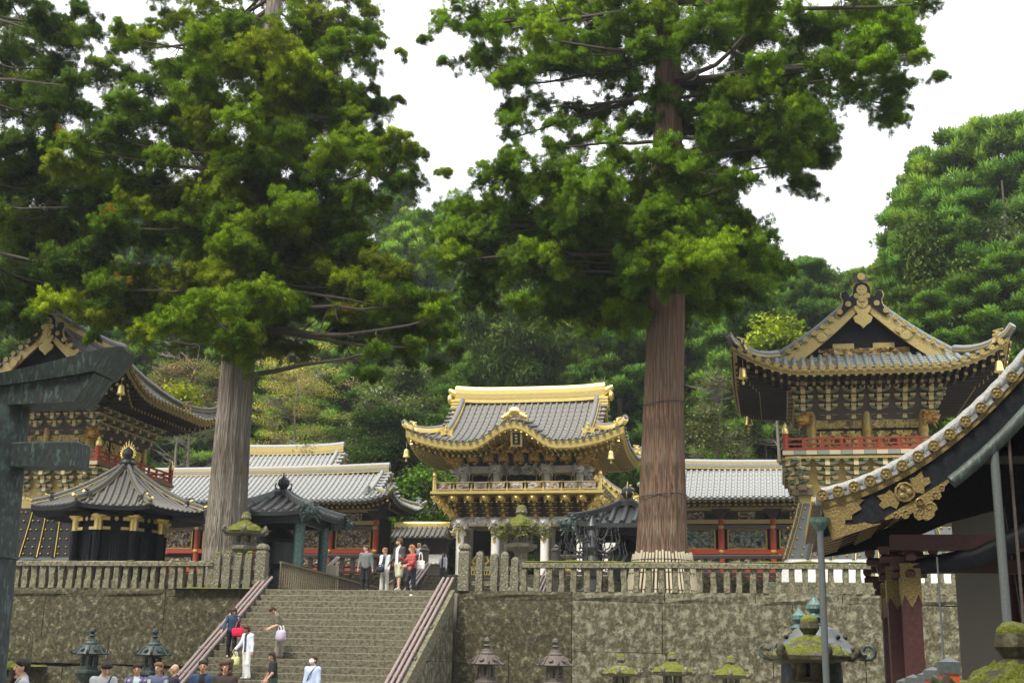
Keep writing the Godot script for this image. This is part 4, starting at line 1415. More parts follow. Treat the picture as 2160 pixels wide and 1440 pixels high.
# two-storey tower on a flared skirt; gable to the front
func tower(cx: float, label: String, name_: String, skirt: Material, base_band: Material, brk: Array, lit: bool) -> void:
	var g := thing(name_, label, "tower", Vector3(cx, 4.06, -51.4))
	var carve := noise(FastNoiseLite.TYPE_SIMPLEX_SMOOTH, 0.04, 19, 3, 20.0)
	var b := B.new()
	for k in 4:
		b = B.new()
		b.slab(Vector3(-3.0 + k * 2.0, 0.43, 3.5), Vector3(1.98, 0.86, 1.1), 0.04)
		obj("platform_stone", b, M.fence_stone, g)
	b = B.new()
	b.box(Vector3(0, 0.42, -0.6), Vector3(7.9, 0.84, 7.4))
	obj("platform", b, M.fence_stone, g)
	# flared skirt
	var prof := [Vector2(3.46, 0.88), Vector2(3.24, 1.72), Vector2(3.05, 2.3), Vector2(2.8, 3.1), Vector2(2.6, 3.85)]
	var dz := 0.3
	for f in 4:
		var turn := Basis(Vector3.UP, f * PI / 2)
		var wo := 0.0 if f % 2 == 0 else dz
		var zo := dz if f % 2 == 0 else 0.0
		for part in 2:
			b = B.new()
			for i in ([0] if part == 0 else [1, 2, 3]):
				var p: Vector2 = prof[i]
				var q: Vector2 = prof[i + 1]
				b.quad(turn * Vector3(-p.x - wo, p.y, p.x + zo), turn * Vector3(p.x + wo, p.y, p.x + zo), turn * Vector3(q.x + wo, q.y, q.x + zo), turn * Vector3(-q.x - wo, q.y, q.x + zo))
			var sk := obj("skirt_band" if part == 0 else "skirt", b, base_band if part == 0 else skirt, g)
			if part == 1:
				for r in 9:
					var u := -1.0 + r * 0.25
					b = B.new()
					var st := B.new()
					for i in [1, 2, 3]:
						var p: Vector2 = prof[i]
						var q: Vector2 = prof[i + 1]
						var pa := turn * Vector3((p.x + wo) * u, p.y, p.x + zo + 0.03)
						var pb := turn * Vector3((q.x + wo) * u, q.y, q.x + zo + 0.03)
						b.beam(pa, pb, 0.1, 0.07)
						st.beam(pa + turn * Vector3(0.09, 0, 0.02), pb + turn * Vector3(0.09, 0, 0.02), 0.035, 0.03)
						for k in 2:
							for sx in [-0.22, 0.22]:
								var c := pa.lerp(pb, 0.25 + k * 0.5) + turn * Vector3(sx, 0, 0.0)
								st.ball(c, Vector3(0.045, 0.045, 0.045), 5)
					obj("skirt_rib", b, skirt, sk)
					obj("gilt_studs", st, M.gold_paint, sk)
	# gilded frieze and lower brackets
	b = B.new()
	b.box(Vector3(0, 4.0, 0), Vector3(5.2, 0.4, 5.8))
	obj("frieze", b, M.gold_worn, g)
	b = B.new()
	b.hexa([Vector3(-2.5, 4.1, 2.8), Vector3(2.5, 4.1, 2.8), Vector3(2.5, 4.1, -2.8), Vector3(-2.5, 4.1, -2.8), Vector3(-2.75, 5.6, 3.05), Vector3(2.75, 5.6, 3.05), Vector3(2.75, 5.6, -3.05), Vector3(-2.75, 5.6, -3.05)])
	obj("bracket_core", b, M.gold_worn, g)
	var bm := bracket_mesh(1.0, 1.3, 0.75, 4, brk[0], brk[1], brk[2])
	for i in 6:
		put("bracket", bm, M.paint, g, Transform3D(Basis(), Vector3(-2.6 + i * 1.04, 4.22, 2.72)))
	for s in [-1, 1]:
		for i in 7:
			put("bracket", bm, M.paint, g, Transform3D(Basis(Vector3.UP, s * PI / 2), Vector3(s * 2.42, 4.22, 2.7 - i * 0.9)))
		put("bracket", bm, M.paint, g, Transform3D(Basis(Vector3.UP, s * PI / 4).scaled(Vector3(1.15, 1, 1.25)), Vector3(s * 2.45, 4.22, 2.75)))
	for s in [-1, 1]:
		b = B.new()
		b.box(Vector3(s * 2.5, 4.25, 2.95), Vector3(0.75, 0.22, 0.3))
		b.box(Vector3(s * 2.5, 4.4, 2.95), Vector3(0.3, 0.2, 0.75))
		obj("corner_beam_end", b, M.old_wood, g)
	# balcony
	b = B.new()
	b.slab(Vector3(0, 5.66, 0), Vector3(6.4, 0.14, 7.0), 0.02)
	var fl := obj("balcony_floor", b, M.old_wood, g)
	b = B.new()
	for i in 15:
		b.col = [Color(0.5, 0.44, 0.3), Color(0.2, 0.26, 0.2)][i % 2]
		b.box(Vector3(-2.98 + i * 0.426, 5.67, 3.53), Vector3(0.41, 0.16, 0.05))
	obj("painted_edge", b, M.paint, fl)
	b = B.new()
	b.box(Vector3(0, 5.5, 3.4), Vector3(6.2, 0.1, 0.2))
	for s in [-1, 1]:
		b.box(Vector3(s * 3.1, 5.5, 0), Vector3(0.2, 0.1, 6.6))
	obj("balcony_beam", b, M.gold_worn, g)
	for s in [-1, 1]:
		for z in [3.35, -3.35]:
			b = B.new()
			b.cyl(Vector3(s * 3.06, 5.73, z), Vector3(s * 3.06, 6.42, z), 0.11, 0.11, 12)
			var po := obj("railing_post", b, M.lacquer_red, g)
			b = B.new()
			b.lathe(Vector3(s * 3.06, 6.42, z), [Vector2(0.12, 0), Vector2(0.13, 0.08), Vector2(0.11, 0.2), Vector2(0.07, 0.28), Vector2(0.06, 0.34), Vector2(0.0, 0.48)], 12)
			obj("finial", b, M.gold, po)
	for q in [[5.82, 0.13], [6.02, 0.06], [6.22, 0.07]]:
		b = B.new()
		b.box(Vector3(0, q[0], 3.35), Vector3(6.1, q[1], 0.08))
		for s in [-1, 1]:
			b.box(Vector3(s * 3.06, q[0], 0), Vector3(0.08, q[1], 6.7))
		b.box(Vector3(0, q[0], -3.35), Vector3(6.1, q[1], 0.08))
		obj("railing_bar", b, M.lacquer_red, g)
	b = B.new()
	for i in 8:
		b.box(Vector3(-2.4 + i * 0.69, 5.98, 3.35), Vector3(0.12, 0.42, 0.07))
	for s in [-1, 1]:
		for i in 8:
			b.box(Vector3(s * 3.06, 5.98, -2.7 + i * 0.75), Vector3(0.07, 0.42, 0.12))
	obj("railing_struts", b, M.lacquer_red, g)
	# upper chamber
	b = B.new()
	b.box(Vector3(0, 6.9, 0), Vector3(4.1, 2.4, 4.7))
	obj("upper_wall", b, M.lacquer_black, g)
	for z in [2.4, -2.4]:
		for x in [-2.05, 0.0, 2.05]:
			b = B.new()
			column(b, Vector3(x, 5.7, z), 1.7, 0.17)
			var co := obj("upper_column", b, M.gold_worn, g)
			b = B.new()
			b.lathe(Vector3(x, 6.55, z), [Vector2(0.18, 0), Vector2(0.2, 0.12), Vector2(0.18, 0.3)], 10)
			obj("gilt_collar", b, M.gold_paint, co)
	for s in [-1, 1]:
		b = B.new()
		b.relief(Vector3(s * 1.02, 6.2, 2.36), 1.7, 0.95, 0.07, 30, 16, carve, [Color(0.42, 0.3, 0.07), Color(0.6, 0.46, 0.14), Color(0.12, 0.09, 0.03), Color(0.5, 0.38, 0.1)], Vector2(s * 130, 20))
		var pa := obj("carved_panel", b, M.paint_glossy, g)
		b = B.new()
		b.lathe(Vector3.ZERO, [Vector2(0.3, 0), Vector2(0.3, 0.05), Vector2(0.22, 0.06), Vector2(0.22, 0.0)], 16)
		var oo := B.new()
		oo.add(b, Transform3D(Basis(Vector3.RIGHT, PI / 2).scaled(Vector3(1, 0.75, 1)), Vector3(s * 1.02, 6.25, 2.42)))
		obj("window_ring", oo, M.gold_paint, pa)
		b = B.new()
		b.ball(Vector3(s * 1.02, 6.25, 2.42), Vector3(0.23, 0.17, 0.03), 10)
		obj("shaded_window_disc", b, M.lacquer_wine, pa)  # solid disc in the dark red of the shaded inside, no hole
		b = B.new()
		b.relief(Vector3(s * 1.02, 6.95, 2.36), 1.75, 0.36, 0.06, 30, 7, carve, [Color(0.3, 0.24, 0.09), Color(0.44, 0.36, 0.12), Color(0.16, 0.12, 0.05)], Vector2(s * 230, 320))
		obj("carved_frieze", b, M.paint_glossy, g)
		for k in 3:
			b = B.new()
			b.relief(Vector3(s * 2.06, 6.4, -1.5 + k * 1.5), 1.35, 1.3, 0.06, 18, 14, carve, [Color(0.42, 0.3, 0.07), Color(0.6, 0.46, 0.14), Color(0.12, 0.09, 0.03)], Vector2(s * 130, 900 + k * 90), Basis(Vector3.UP, s * PI / 2))
			obj("carved_panel", b, M.paint_glossy, g)
	# upper brackets; their core coloured darker to stand for shade under the eaves
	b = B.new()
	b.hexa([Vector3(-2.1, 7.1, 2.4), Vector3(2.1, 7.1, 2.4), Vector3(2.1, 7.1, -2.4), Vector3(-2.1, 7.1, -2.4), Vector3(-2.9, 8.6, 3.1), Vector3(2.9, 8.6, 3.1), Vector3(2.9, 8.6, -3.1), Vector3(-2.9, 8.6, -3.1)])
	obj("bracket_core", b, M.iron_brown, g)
	var bm2 := bracket_mesh(0.95, 1.45, 1.25, 5, brk[0], brk[1], brk[2])
	var dh := beast_mesh(1.2, Color(0.5, 0.3, 0.09), Color(0.25, 0.09, 0.03), 15)
	for i in 6:
		put("bracket", bm2, M.paint, g, Transform3D(Basis(), Vector3(-2.35 + i * 0.94, 7.12, 2.3)))
	for s in [-1, 1]:
		for i in 7:
			put("bracket", bm2, M.paint, g, Transform3D(Basis(Vector3.UP, s * PI / 2), Vector3(s * 2.0, 7.12, 2.4 - i * 0.8)))
		put("dragon_head", dh, M.paint_glossy, g, Transform3D(Basis(Vector3.UP, s * PI / 4), Vector3(s * 2.3, 7.1, 2.6)))
	# roof: ridge runs front to back
	var o := {a = 4.9, b = 4.95, ye = 8.55, H = 3.3, q = 0.5, xg = 2.9, over = 0.32, U = 1.0, L = 2.8, w = 0.33, r = 0.1, step = 0.36, tf = 0.2, dw = 2.4, rise = 0.1, rafter_sides = [0, 1, 2, 3],
		tile = M.roof_tile_green if lit else M.roof_tile, cap = M.gold_worn, fascia = M.gold_worn, soffit = M.lacquer_black, rafter = M.dark_wood, rafter_end = M.gold_worn, gable_wall = M.lacquer_black, barge = M.gold_worn, pendant = M.gold_worn,  # lit tower takes paler tile than its twin: light put into colour
		rw = 0.5, rh = 0.5, ridge = M.roof_tile, ridge_side = M.gold_worn, ridge_side2 = M.gold_worn, ridge_top = M.roof_tile, oni_mat = M.gold_worn, oni = 0.9, bw = 0.5, pend = 1.0}
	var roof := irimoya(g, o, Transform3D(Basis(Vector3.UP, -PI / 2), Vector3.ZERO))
	# gilt-edged ridge end facing the front
	for k in 2:
		b = B.new()
		var poly := oni_poly(1.0 + 0.06 * k)
		b.plate(poly, 0.14 - 0.05 * k, Transform3D(Basis(Vector3.UP, PI / 2), Vector3(3.2, 11.3 - 0.02 * k, 0)))
		obj("ridge_shield" if k == 0 else "shield_rim", b, M.lacquer_black if k == 0 else M.gold_worn, roof)
	for k in 2:
		put("crest", disc_mesh(0.2 - k * 0.06, 0.05), M.gold_worn, roof, Transform3D(Basis(Vector3.UP, PI / 2), Vector3(3.35, 11.98 - k * 0.34, 0)))
	b = B.new()
	b.cyl(Vector3(2.7, 12.46, 0), Vector3(3.45, 12.5, 0), 0.15, 0.15, 10)
	obj("ridge_roll", b, M.gold_worn, roof)
	# work inside the gable
	b = B.new()
	b.relief(Vector3(2.72, 9.65, 0), 3.4, 0.34, 0.14, 40, 6, carve, [Color(0.12, 0.06, 0.03), Color(0.28, 0.17, 0.06), Color(0.4, 0.28, 0.1)], Vector2(50, 60), Basis(Vector3.UP, PI / 2))
	obj("gable_carving", b, M.paint_glossy, roof)
	b = B.new()
	b.box(Vector3(2.75, 9.42, 0), Vector3(0.14, 0.16, 4.4))
	b.box(Vector3(2.72, 9.9, 0.75), Vector3(0.1, 0.24, 0.8))
	b.box(Vector3(2.72, 9.9, -0.75), Vector3(0.1, 0.24, 0.8))
	obj("gable_beam", b, M.gold_worn, roof)
	for s in [-1, 1]:
		b = B.new()
		b.add(_disc_b(0.24), Transform3D(Basis(Vector3.UP, PI / 2), Vector3(3.24, 10.22, s * 1.55)))
		b.add(_disc_b(0.16), Transform3D(Basis(Vector3.UP, PI / 2), Vector3(3.24, 10.4, s * 1.32)))
		obj("barge_crest", b, M.gold_worn, roof)
	# wind bells
	for s in [-1, 1]:
		for z in [4.6, -4.6]:
			if z < 0 and s == 1:
				continue
			var wb := thing("wind_bell", "gilt wind bell under the %s eave corner of the %s" % [("left front" if s < 0 else "right front") if z > 0 else "left rear", "bell tower" if lit else "drum tower"], "bell", Vector3(cx + s * 4.55, 4.06 + 8.75, -51.4 + z), 0, "gilt wind bells of the towers")
			wind_bell(wb, 1.3)
	# fallen needles lodged in the front corner of the roof
	if lit:
		b = B.new()
		var f := noise(FastNoiseLite.TYPE_SIMPLEX_SMOOTH, 0.9, 3, 3)
		for i in 26:
			for k in 5:
				var q := []
				for e in [[i, k], [i + 1, k], [i + 1, k + 1], [i, k + 1]]:
					var u: float = -4.12 + e[0] * 0.12
					var d: float = minf(0.12 + e[1] * 0.3, maxf(0.0, 4.95 + u) * 0.9)
					var l: float = 0.03 + 0.12 * clampf(0.4 + f.get_noise_2d(u * 3.0, d * 3.0), 0, 1)
					if e[0] == 0 or e[0] == 26 or e[1] == 0 or e[1] == 5:
						l = -0.02
					q.append(rp(o, u, d, 2, l))
				b.quad(q[0], q[1], q[2], q[3])
		obj("roof_litter", b, M.roof_litter, roof)

func galleries() -> void:
	var carve := noise(FastNoiseLite.TYPE_SIMPLEX_SMOOTH, 0.05, 29, 3, 25.0)
	var greens := [Color(0.03, 0.035, 0.025), Color(0.1, 0.12, 0.09), Color(0.2, 0.21, 0.17), Color(0.08, 0.14, 0.11), Color(0.28, 0.26, 0.22)]
	var browns := [Color(0.04, 0.03, 0.02), Color(0.16, 0.12, 0.075), Color(0.3, 0.26, 0.19), Color(0.1, 0.07, 0.045), Color(0.4, 0.37, 0.3)]
	for s in 2:
		var cx: float = [-33.4, 6.4][s]
		var hl: float = [13.2, 13.2][s]
		var g := thing("corridor_hall", ["long red corridor hall with carved panels left of the gate, under a grey tiled roof", "red corridor hall with carved panels right of the gate, partly behind the great trunk"][s], "hall", Vector3(cx, 6.02, -68.0))
		# stone foot, bays, columns
		var b := B.new()
		b.box(Vector3(0, 0.2, 0), Vector3(hl * 2 - 2.0, 0.4, 4.4))
		obj("stone_base", b, M.fence_stone, g)
		b = B.new()
		b.box(Vector3(0, 2.0, -0.2), Vector3(hl * 2 - 3.0, 3.6, 3.0))
		obj("inner_wall", b, M.dark_wood, g)
		var x0 := -hl + 1.35
		var bays := 9
		var bw := (hl * 2 - 2.7) / bays
		# the bays that the photograph shows
		var from: int = [4, 0][s]
		var to: int = [9, 6][s]
		for i in range(from, to + 1):
			var x := x0 + i * bw
			b = B.new()
			b.cyl(Vector3(x, 0.4, 1.5), Vector3(x, 3.45, 1.5), 0.17, 0.17, 12)
			var co := obj("column", b, M.lacquer_red, g)
			for y in [1.75, 3.02]:
				b = B.new()
				b.ball(Vector3(x, y, 1.69), Vector3(0.16, 0.09, 0.03), 8)
				obj("gilt_boss", b, M.gold_paint, co)
			b = B.new()
			b.hexa([Vector3(x - 0.12, 3.45, 1.7), Vector3(x + 0.12, 3.45, 1.7), Vector3(x + 0.12, 3.45, 1.3), Vector3(x - 0.12, 3.45, 1.3), Vector3(x - 0.5, 3.95, 1.7), Vector3(x + 0.5, 3.95, 1.7), Vector3(x + 0.5, 3.95, 1.3), Vector3(x - 0.5, 3.95, 1.3)])
			obj("bracket", b, M.dark_wood, g)
			if i == to:
				continue
			var m := x + bw * 0.5
			b = B.new()
			b.relief(Vector3(m, 2.42, 1.36), bw - 0.75, 0.95, 0.16, 30, 16, carve, greens if s == 1 else browns, Vector2(i * 333 + s * 77, 40))
			var pa := obj("carved_panel", b, M.paint, g)
			b = B.new()
			for q in [-1, 1]:
				b.box(Vector3(m + q * (bw * 0.5 - 0.34), 2.42, 1.44), Vector3(0.07, 1.0, 0.08))
				b.box(Vector3(m, 2.42 + q * 0.5, 1.44), Vector3(bw - 0.62, 0.06, 0.08))
			obj("gilt_frame", b, M.gold_paint, pa)
			b = B.new()
			b.relief(Vector3(m, 1.18, 1.38), bw - 0.7, 0.5, 0.14, 24, 8, carve, browns, Vector2(i * 533, 740), Basis(), 1)
			obj("lower_carving", b, M.paint, g)
			b = B.new()
			b.relief(Vector3(m, 3.62, 1.4), 0.9, 0.42, 0.14, 10, 6, carve, browns, Vector2(i * 133, 1740), Basis(), 1)
			obj("frog_leg_strut", b, M.paint, g)
		var ext := hl * 2 - 2.4
		for q in [[3.02, 0.2, "iron_brown", 0.3], [1.75, 0.24, "lacquer_red", 0.28], [0.72, 0.24, "lacquer_red", 0.28], [0.45, 0.14, "orange_paint", 0.3], [3.3, 0.22, "gold_worn", 0.2], [3.98, 0.16, "gold_worn", 0.34]]:
			b = B.new()
			b.box(Vector3(0, q[0], 1.5), Vector3(ext, q[1], q[3]))
			obj("beam", b, M[q[2]], g)
		var mt: Material = M.roof_tile_pale
		var o := {a = hl, b = 3.15, ye = 4.32, H = 1.95, q = 0.3, xg = hl - 1.45, over = 0.3, U = 0.45, L = 2.2, w = 0.3, r = 0.085, step = 0.36, tf = 0.14, dw = 1.5, rise = 0.1, rafter_sides = [0, 2], sides = [0, 2, 3],
			tile = mt, cap = M.roof_tile_green, fascia = M.roof_tile, soffit = M.dark_wood, rafter = M.dark_wood, rafter_end = M.gold_paint, gable_wall = M.lacquer_black, barge = M.gold_worn, pendant = M.gold_worn,
			rw = 0.36, rh = 0.36, ridge = M.gold_worn, ridge_side = M.roof_tile_pale, ridge_side2 = null, ridge_top = M.roof_tile_pale, oni_mat = M.roof_tile_green, oni = 0.8, bw = 0.3, leaves = false, pend = 0.6}
		irimoya(g, o, Transform3D())
	# hall roof showing behind the left corridor
	var h := thing("rear_hall", "farther hall whose grey gabled roof shows above the left corridor roof", "hall", Vector3(-31.4, 6.02, -77.5))
	var b := B.new()
	b.box(Vector3(0, 2.6, 0), Vector3(8.0, 5.2, 5.0))
	obj("wall", b, M.lacquer_wine, h)
	irimoya(h, {a = 5.3, b = 4.0, ye = 6.2, H = 2.9, q = 0.3, xg = 3.55, over = 0.35, U = 0.4, L = 2.0, w = 0.33, r = 0.1, step = 0.4, tf = 0.16, dw = 1.5, sides = [0, 2, 3], rafter_sides = [0, 2],
		tile = M.roof_tile_pale, cap = M.roof_tile_green, fascia = M.gold_worn, soffit = M.dark_wood, rafter = M.dark_wood, rafter_end = M.gold_paint, gable_wall = M.gold_worn, barge = M.gold_worn, pendant = M.gold_worn,
		rw = 0.42, rh = 0.5, ridge = M.gold_worn, ridge_side = M.gold_worn, ridge_side2 = null, ridge_top = M.roof_tile_pale, oni_mat = M.roof_tile_green, bw = 0.35, leaves = false, pend = 0.7}, Transform3D())
	# gilded inner gate behind the trunk, gable forward
	h = thing("inner_gate", "small gilded inner gate with a pointed gable, glimpsed right of the big gate", "gate", Vector3(-11.0, 6.02, -78.6))
	b = B.new()
	b.box(Vector3(0, 3.0, 0), Vector3(2.6, 6.0, 2.6))
	obj("wall", b, M.white_paint, h)
	irimoya(h, {a = 2.4, b = 2.4, ye = 5.7, H = 1.9, q = 0.4, xg = 1.9, over = 0.2, U = 0.4, L = 1.6, w = 0.3, r = 0.09, step = 0.4, tf = 0.2, dw = 0.9, sides = [0, 2, 3], rafter_sides = [],
		tile = M.roof_tile, cap = M.gold, fascia = M.gold, soffit = M.gold_worn, rafter = M.gold_worn, rafter_end = M.gold, gable_wall = M.gold, barge = M.gold, pendant = M.gold,
		rw = 0.4, rh = 0.4, ridge = M.gold, ridge_side = M.gold, ridge_side2 = M.gold, ridge_top = M.gold, oni_mat = M.gold, bw = 0.4, leaves = false, pend = 0.7}, Transform3D(Basis(Vector3.UP, -PI / 2), Vector3.ZERO))
	# low tiled wall between corridor and gate
	h = thing("tiled_wall", "low dark wall with a gilt-ridged tiled coping between corridor and gate", "wall", Vector3(-18.85, 6.02, -66.3))
	b = B.new()
	b.box(Vector3(0, 1.2, 0), Vector3(2.9, 2.4, 0.5))
	obj("wall_body", b, M.dark_wood, h)
	b = B.new()
	b.box(Vector3(0, 1.3, 0.27), Vector3(2.9, 0.5, 0.06))
	obj("white_band", b, M.white_paint, h)
	b = B.new()
	b.hexa([Vector3(-1.5, 2.4, 0.95), Vector3(1.5, 2.4, 0.95), Vector3(1.5, 2.4, -0.95), Vector3(-1.5, 2.4, -0.95), Vector3(-1.5, 3.0, 0.12), Vector3(1.5, 3.0, 0.12), Vector3(1.5, 3.0, -0.12), Vector3(-1.5, 3.0, -0.12)])
	obj("coping", b, M.roof_tile, h)
	for i in 11:
		b = B.new()
		b.cyl(Vector3(-1.4 + i * 0.28, 2.42, 1.0), Vector3(-1.4 + i * 0.28, 3.02, 0.12), 0.075, 0.07, 8)
		obj("tile_row", b, M.roof_tile, h)
	b = B.new()
	b.box(Vector3(0, 3.1, 0), Vector3(3.1, 0.2, 0.3))
	b.cyl(Vector3(-1.55, 3.24, 0), Vector3(1.55, 3.24, 0), 0.1, 0.1, 8)
	obj("gilt_ridge", b, M.gold, h)

# pointed roof with n sides; eave radius to the corner R
func pavilion_roof(g: Node3D, n: int, R: float, ye: float, yt: float, turn0: float, rows: int, tile: Material, hip: Material, stripe: Material, edge: Material, up: float) -> void:
	var ap := cos(PI / n)
	for f in n:
		var a := turn0 + TAU * f / n
		var turn := Basis(Vector3.UP, a)
		var half := R * sin(PI / n)
		var P := func(u: float, t: float) -> Vector3:
			# u -1..1 across the eave, t 0 at the eave, 1 at the top
			var y := ye + (yt - ye) * (0.55 * t + 0.45 * t * t) + up * pow(absf(u), 3.0) * pow(1.0 - t, 2.0)
			return turn * Vector3(u * half * (1.0 - t), y, R * ap * (1.0 - t))
		var b := B.new()
		for i in 8:
			for k in 8:
				var u0 := -1.0 + i * 0.25
				var t0 := k / 8.0 * 0.94
				var t1 := (k + 1) / 8.0 * 0.94
				b.quad(P.call(u0, t0), P.call(u0 + 0.25, t0), P.call(u0 + 0.25, t1), P.call(u0, t1))
		var so := obj("roof_face", b, tile, g)
		b = B.new()
		for i in 8:
			var u0 := -1.0 + i * 0.25
			var p0: Vector3 = P.call(u0, 0.0)
			var p1: Vector3 = P.call(u0 + 0.25, 0.0)
			var d := Vector3(0, 0.14, 0)
			b.quad(p0 - d, p1 - d, p1 + Vector3(0, 0.02, 0), p0 + Vector3(0, 0.02, 0))
			var q0 := p0 * 0.5 + Vector3(0, ye * 0.5 + 0.0, 0)
			var q1 := p1 * 0.5 + Vector3(0, ye * 0.5 + 0.0, 0)
			b.quad(q0, q1, p1 - d, p0 - d)
		obj("eave_board", b, edge, so)
		var w := 2.0 * half / rows
		for r in range(rows):
			var x := -half + (r + 0.5) * w
			var u := x / half
			var te := minf(0.95, 1.0 - absf(u))
			if te < 0.05:
				continue
			var pts := []
			var rs := []
			for k in 7:
				var t := te * k / 6.0
				var p: Vector3 = P.call(u / maxf(0.05, 1.0 - t), t)
				pts.append(p + Vector3(0, 0.03, 0))
				rs.append(w * 0.24)
			b = B.new()
			b.tube(pts, rs, 7)
			obj("tile_row", b, tile, so)
		# hip ridge
		var pts := []
		for k in 8:
			pts.append(P.call(1.0, k / 7.0 * 0.93) + Vector3(0, 0.03, 0))
		b = B.new()
		sweep_bar(b, pts, 0.17, 0.16)
		var hr := obj("hip_ridge", b, hip, g)
		if stripe:
			var lift := []
			for p in pts:
				lift.append(p + Vector3(0, 0.045, 0))
			b = B.new()
			sweep_bar(b, lift, 0.18, 0.03)
			obj("gilt_stripe", b, stripe, hr)
		b = B.new()
		var tp := []
		var rr := []
		for p in pts:
			tp.append(p + Vector3(0, 0.17, 0))
			rr.append(0.075)
		b.tube(tp, rr, 7)
		obj("ridge_top", b, hip, hr)
		if stripe:
			var e: Vector3 = P.call(1.0, 0.28)
			var e2: Vector3 = P.call(1.0, 0.2)
			oni(hr, e2 + Vector3(0, 0.08, 0), 0.26, a + PI / n, M.bronze_dark)
			b = B.new()
			for t in [0.2, 0.0]:
				var q: Vector3 = P.call(1.0, t) + Vector3(0, 0.2, 0)
				var o: Vector3 = (q - Vector3(0, q.y, 0)).normalized()
				b.cyl(q, q + o * 0.22 + Vector3(0, 0.06, 0), 0.06, 0.05, 7)
			obj("gilt_tip", b, M.gold, hr)

func octagon_hall() -> void:
	var g := thing("octagonal_hall", "black octagonal hall with gilt column heads and a flaming jewel on its pointed roof", "hall", Vector3(-25.5, 4.06, -46.0))
	var b := B.new()
	b.lathe(Vector3.ZERO, [Vector2(2.3, 0), Vector2(2.3, 0.5), Vector2(2.2, 0.55), Vector2(0, 0.55)], 8, true, PI / 8)
	obj("stone_base", b, M.fence_stone, g)
	pavilion_roof(g, 8, 3.5, 3.2, 5.2, PI / 8, 11, M.roof_tile, M.roof_tile, M.gold, M.lacquer_black, 0.1)
	for f in 8:
		var a := f * PI / 4
		var p := Vector3(sin(a), 0, cos(a)) * 1.72
		b = B.new()
		b.cyl(p + Vector3(0, 0.5, 0), p + Vector3(0, 2.46, 0), 0.16, 0.16, 12)
		var co := obj("column", b, M.lacquer_black, g)
		b = B.new()
		b.cyl(p + Vector3(0, 2.46, 0), p + Vector3(0, 2.88, 0), 0.168, 0.168, 12)
		b.lathe(p + Vector3(0, 2.86, 0), [Vector2(0.17, 0), Vector2(0.3, 0.12), Vector2(0.32, 0.2)], 8)
		obj("gilt_head", b, M.gold, co)
		var a2 := a + PI / 8
		var turn := Basis(Vector3.UP, a2)
		b = B.new()
		b.box(turn * Vector3(0, 2.9, 1.58), Vector3(1.15, 0.2, 0.1), turn)
		b.box(turn * Vector3(0, 2.54, 1.58), Vector3(1.15, 0.16, 0.1), turn)
		var bm := obj("beam", b, M.lacquer_black, g)
		b = B.new()
		for s in [-1, 1]:
			b.box(turn * Vector3(s * 0.34, 2.54, 1.64), Vector3(0.3, 0.11, 0.03), turn)
			b.box(turn * Vector3(s * 0.38, 2.91, 1.64), Vector3(0.28, 0.14, 0.03), turn)
		b.box(turn * Vector3(0, 2.91, 1.64), Vector3(0.14, 0.14, 0.03), turn * Basis(Vector3.BACK, PI / 4))
		obj("gilt_fitting", b, M.gold, bm)
		b = B.new()
		b.box(turn * Vector3(0, 1.65, 1.45), Vector3(1.1, 2.3, 0.06), turn)
		obj("wall_panel", b, M.lacquer_black, g)
		b = B.new()
		b.box(turn * Vector3(0, 1.7, 1.5), Vector3(0.42, 1.2, 0.05), turn)
		var wi := obj("window", b, M.lacquer_black, g)
		b = B.new()
		for k in 4:
			b.box(turn * Vector3(-0.15 + k * 0.1, 1.7, 1.53), Vector3(0.02, 1.2, 0.02), turn)
		for k in 5:
			for m in 3:
				b.ball(turn * Vector3(-0.15 + m * 0.15, 1.3 + k * 0.2, 1.54), Vector3(0.02, 0.02, 0.02), 4)
		obj("gilt_grille", b, M.bronze, wi)
		b = B.new()
		b.box(turn * Vector3(0, 3.08, 1.75), Vector3(1.3, 0.12, 0.6), turn)
		obj("eave_beam", b, M.lacquer_black, g)
	# neck, jewel, flame
	b = B.new()
	b.lathe(Vector3(0, 5.0, 0), [Vector2(0.36, 0), Vector2(0.36, 0.1), Vector2(0.28, 0.16), Vector2(0.34, 0.3), Vector2(0.26, 0.42), Vector2(0.1, 0.46), Vector2(0.12, 0.5), Vector2(0.21, 0.66), Vector2(0.19, 0.82), Vector2(0.06, 0.96), Vector2(0, 1.0)], 16)
	var jw := obj("roof_jewel", b, M.bronze_dark, g)
	b = B.new()
	for k in 15:
		var a := -0.6 + (PI + 1.2) * k / 14.0
		var c := Vector3(cos(a) * 0.27, 5.68 + sin(a) * 0.27, 0)
		var l := 0.12 + 0.14 * pow(maxf(0.0, sin(a)), 6.0)
		b.tube([c, c + Vector3(cos(a), sin(a), 0) * l * 0.6 + Vector3(0, 0.04, 0), c + Vector3(cos(a) * 0.7, sin(a) + 0.25, 0) * l], [0.03, 0.024, 0.004], 5)
	var arc := []
	var ar := []
	for k in 17:
		var a := -0.6 + (PI + 1.2) * k / 16.0
		arc.append(Vector3(cos(a) * 0.27, 5.68 + sin(a) * 0.27, 0))
		ar.append(0.028)
	b.tube(arc, ar, 6)
	obj("gilt_flame", b, M.gold, jw)
	b = B.new()
	for k in 8:
		var a := k * PI / 4
		b.ball(Vector3(sin(a) * 0.36, 5.06, cos(a) * 0.36), Vector3(0.06, 0.035, 0.06), 6)
	obj("gilt_ring", b, M.gold, jw)

